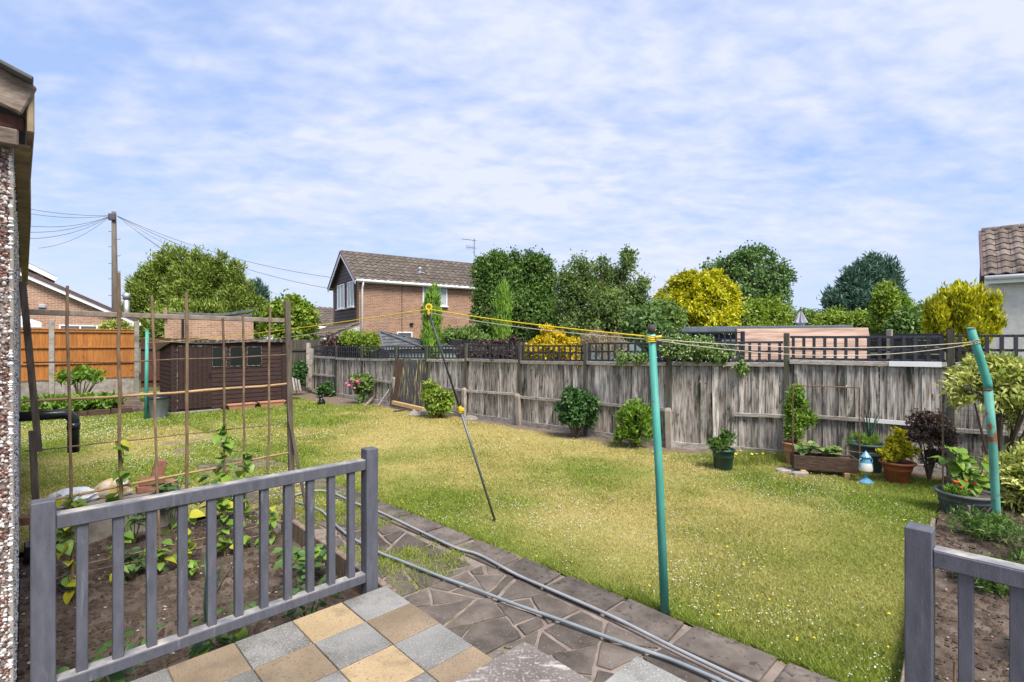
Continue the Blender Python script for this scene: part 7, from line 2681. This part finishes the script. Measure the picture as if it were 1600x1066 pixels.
for k, (px, py) in enumerate(((655, 643), (662, 649), (650, 650), (735, 657))):
    q = G(px, py); m = MB(); m.lathe([(0, -.05), (.17, -.03), (.2, .03), (.13, .10), (0, .13)], q, 8, 1.0, .7)
    tag(m.build('rubble_stone', m_stone), ['upper rubble stone at the end of the pale beam', 'front rubble stone by the bright green shrub', 'small rubble stone in front of the pale beam', 'concrete lump at the foot of the fence spur right of the bright shrub'][k], 'stone', 'rubble along the fence')
# dark dog figure
c = G(502, 633)
t = thing('dog_figure', 'small black sitting dog figure on the far lawn', 'statue', c)
m = MB()
m.tube([c + Vector((.02, .03, 0)), c + Vector((.02, .02, .08)), c + Vector((0, 0, .17)), c + Vector((-.01, -.02, .215))], [.085, .095, .065, .045], 12)
m.tube([c + Vector((-.02, -.02, .20)), c + Vector((-.02, -.03, .26)), c + Vector((-.02, -.03, .30))], [.05, .06, .03], 10)
m.tube([c + Vector((-.02, -.05, .255)), c + Vector((-.06, -.12, .235)), c + Vector((-.065, -.13, .235))], [.035, .024, .012], 8)
for sx in (-1, 1):
    m.tube([c + Vector((-.04 + sx * .045, -.07, .0)), c + Vector((-.02 + sx * .035, -.04, .15))], [.022, .026], 7)
m.build('body', m_black, t, True)
for sx in (-1, 1):
    m = MB(); m.tube([c + Vector((-.02 + sx * .045, -.03, .29)), c + Vector((-.02 + sx * .065, -.04, .235))], [.02, .012], 6); m.build('ear', m_black, t)
# dustbin, stones
c = G(247, 656); c.y += .2; c.x = X_(247, c.y)
t = thing('dustbin', 'grey plastic dustbin with black lid at the shed corner', 'bin', c)
m = MB(); m.lathe([(0, 0), (.17, 0), (.175, .03), (.225, .46), (.235, .47), (.235, .50)], c, 20); m.build('body', pm('grey_bin_plastic', (.17, .185, .19), 5, rough=.6, jit=0), t, True)
m = MB(); m.lathe([(.25, .49), (.255, .51), (.24, .545), (.10, .565), (0, .57)], c, 20); m.build('lid', m_black, t, True)
m = MB()
for k in range(10):
    a0 = 2 * math.pi * k / 10
    m.tube([c + Vector((.18 * math.cos(a0), .18 * math.sin(a0), .04)), c + Vector((.222 * math.cos(a0), .222 * math.sin(a0), .44))], .008, 4)
m.build('ribs', m_greym, t)
for k, px in enumerate((242, 254)):
    q = G(px, 654); m = MB(); m.lathe([(0, -.02), (.06, 0), (.075, .04), (.05, .085), (0, .10)], q, 9); tag(m.build('white_stone', m_white), ['left white stone at the foot of the dustbin', 'right white stone at the foot of the dustbin'][k], 'stone', 'white stones by the dustbin')

# ---------------------------------------------------------------- back bed planting
for k, (u_, v_, r_, h_, mt, lab) in enumerate(((-1.3, -17.6, .75, .55, L_dark, 'dark green bush in front of the orange fence at far left'),
                                               (-.2, -16.9, .5, .30, L_fresh, 'low bright green plants at the left of the back bed'),
                                               (.6, -16.9, .55, .32, L_fresh, 'low bright green plants in the middle of the back bed'),
                                               (1.4, -16.9, .5, .30, L_fresh, 'low bright green plants at the right of the back bed'))):
    b0 = uv(u_, v_, .14)
    clump('back_bed_plant', lab, 'plant', b0, [((-r_ * .5, 0, h_ * .5), (r_ * .6, r_ * .5, h_ * .5)), ((r_ * .3, 0, h_ * .55), (r_ * .7, r_ * .5, h_ * .5))], mt, 150, 18, .12, .11, .06, 'plants in the back bed', stem=.006, out=.5, up=.5, jit=.8, shell=.45, seed=110 + k)
b0 = uv(1.05, -17.6, .2)
q = P(163, 592, b0.y)
clump('small_rhododendron', 'small open rhododendron in front of the orange fence', 'shrub', b0, [((-.28, 0, .72), (.22, .2, .10)), ((.1, 0, .82), (.26, .2, .12)), ((.38, 0, .76), (.2, .2, .10))], L_fresh, 46, 16, .10, .17, .055, stem=.02, out=.3, up=.1, jit=.8, shell=.5, seed=120)
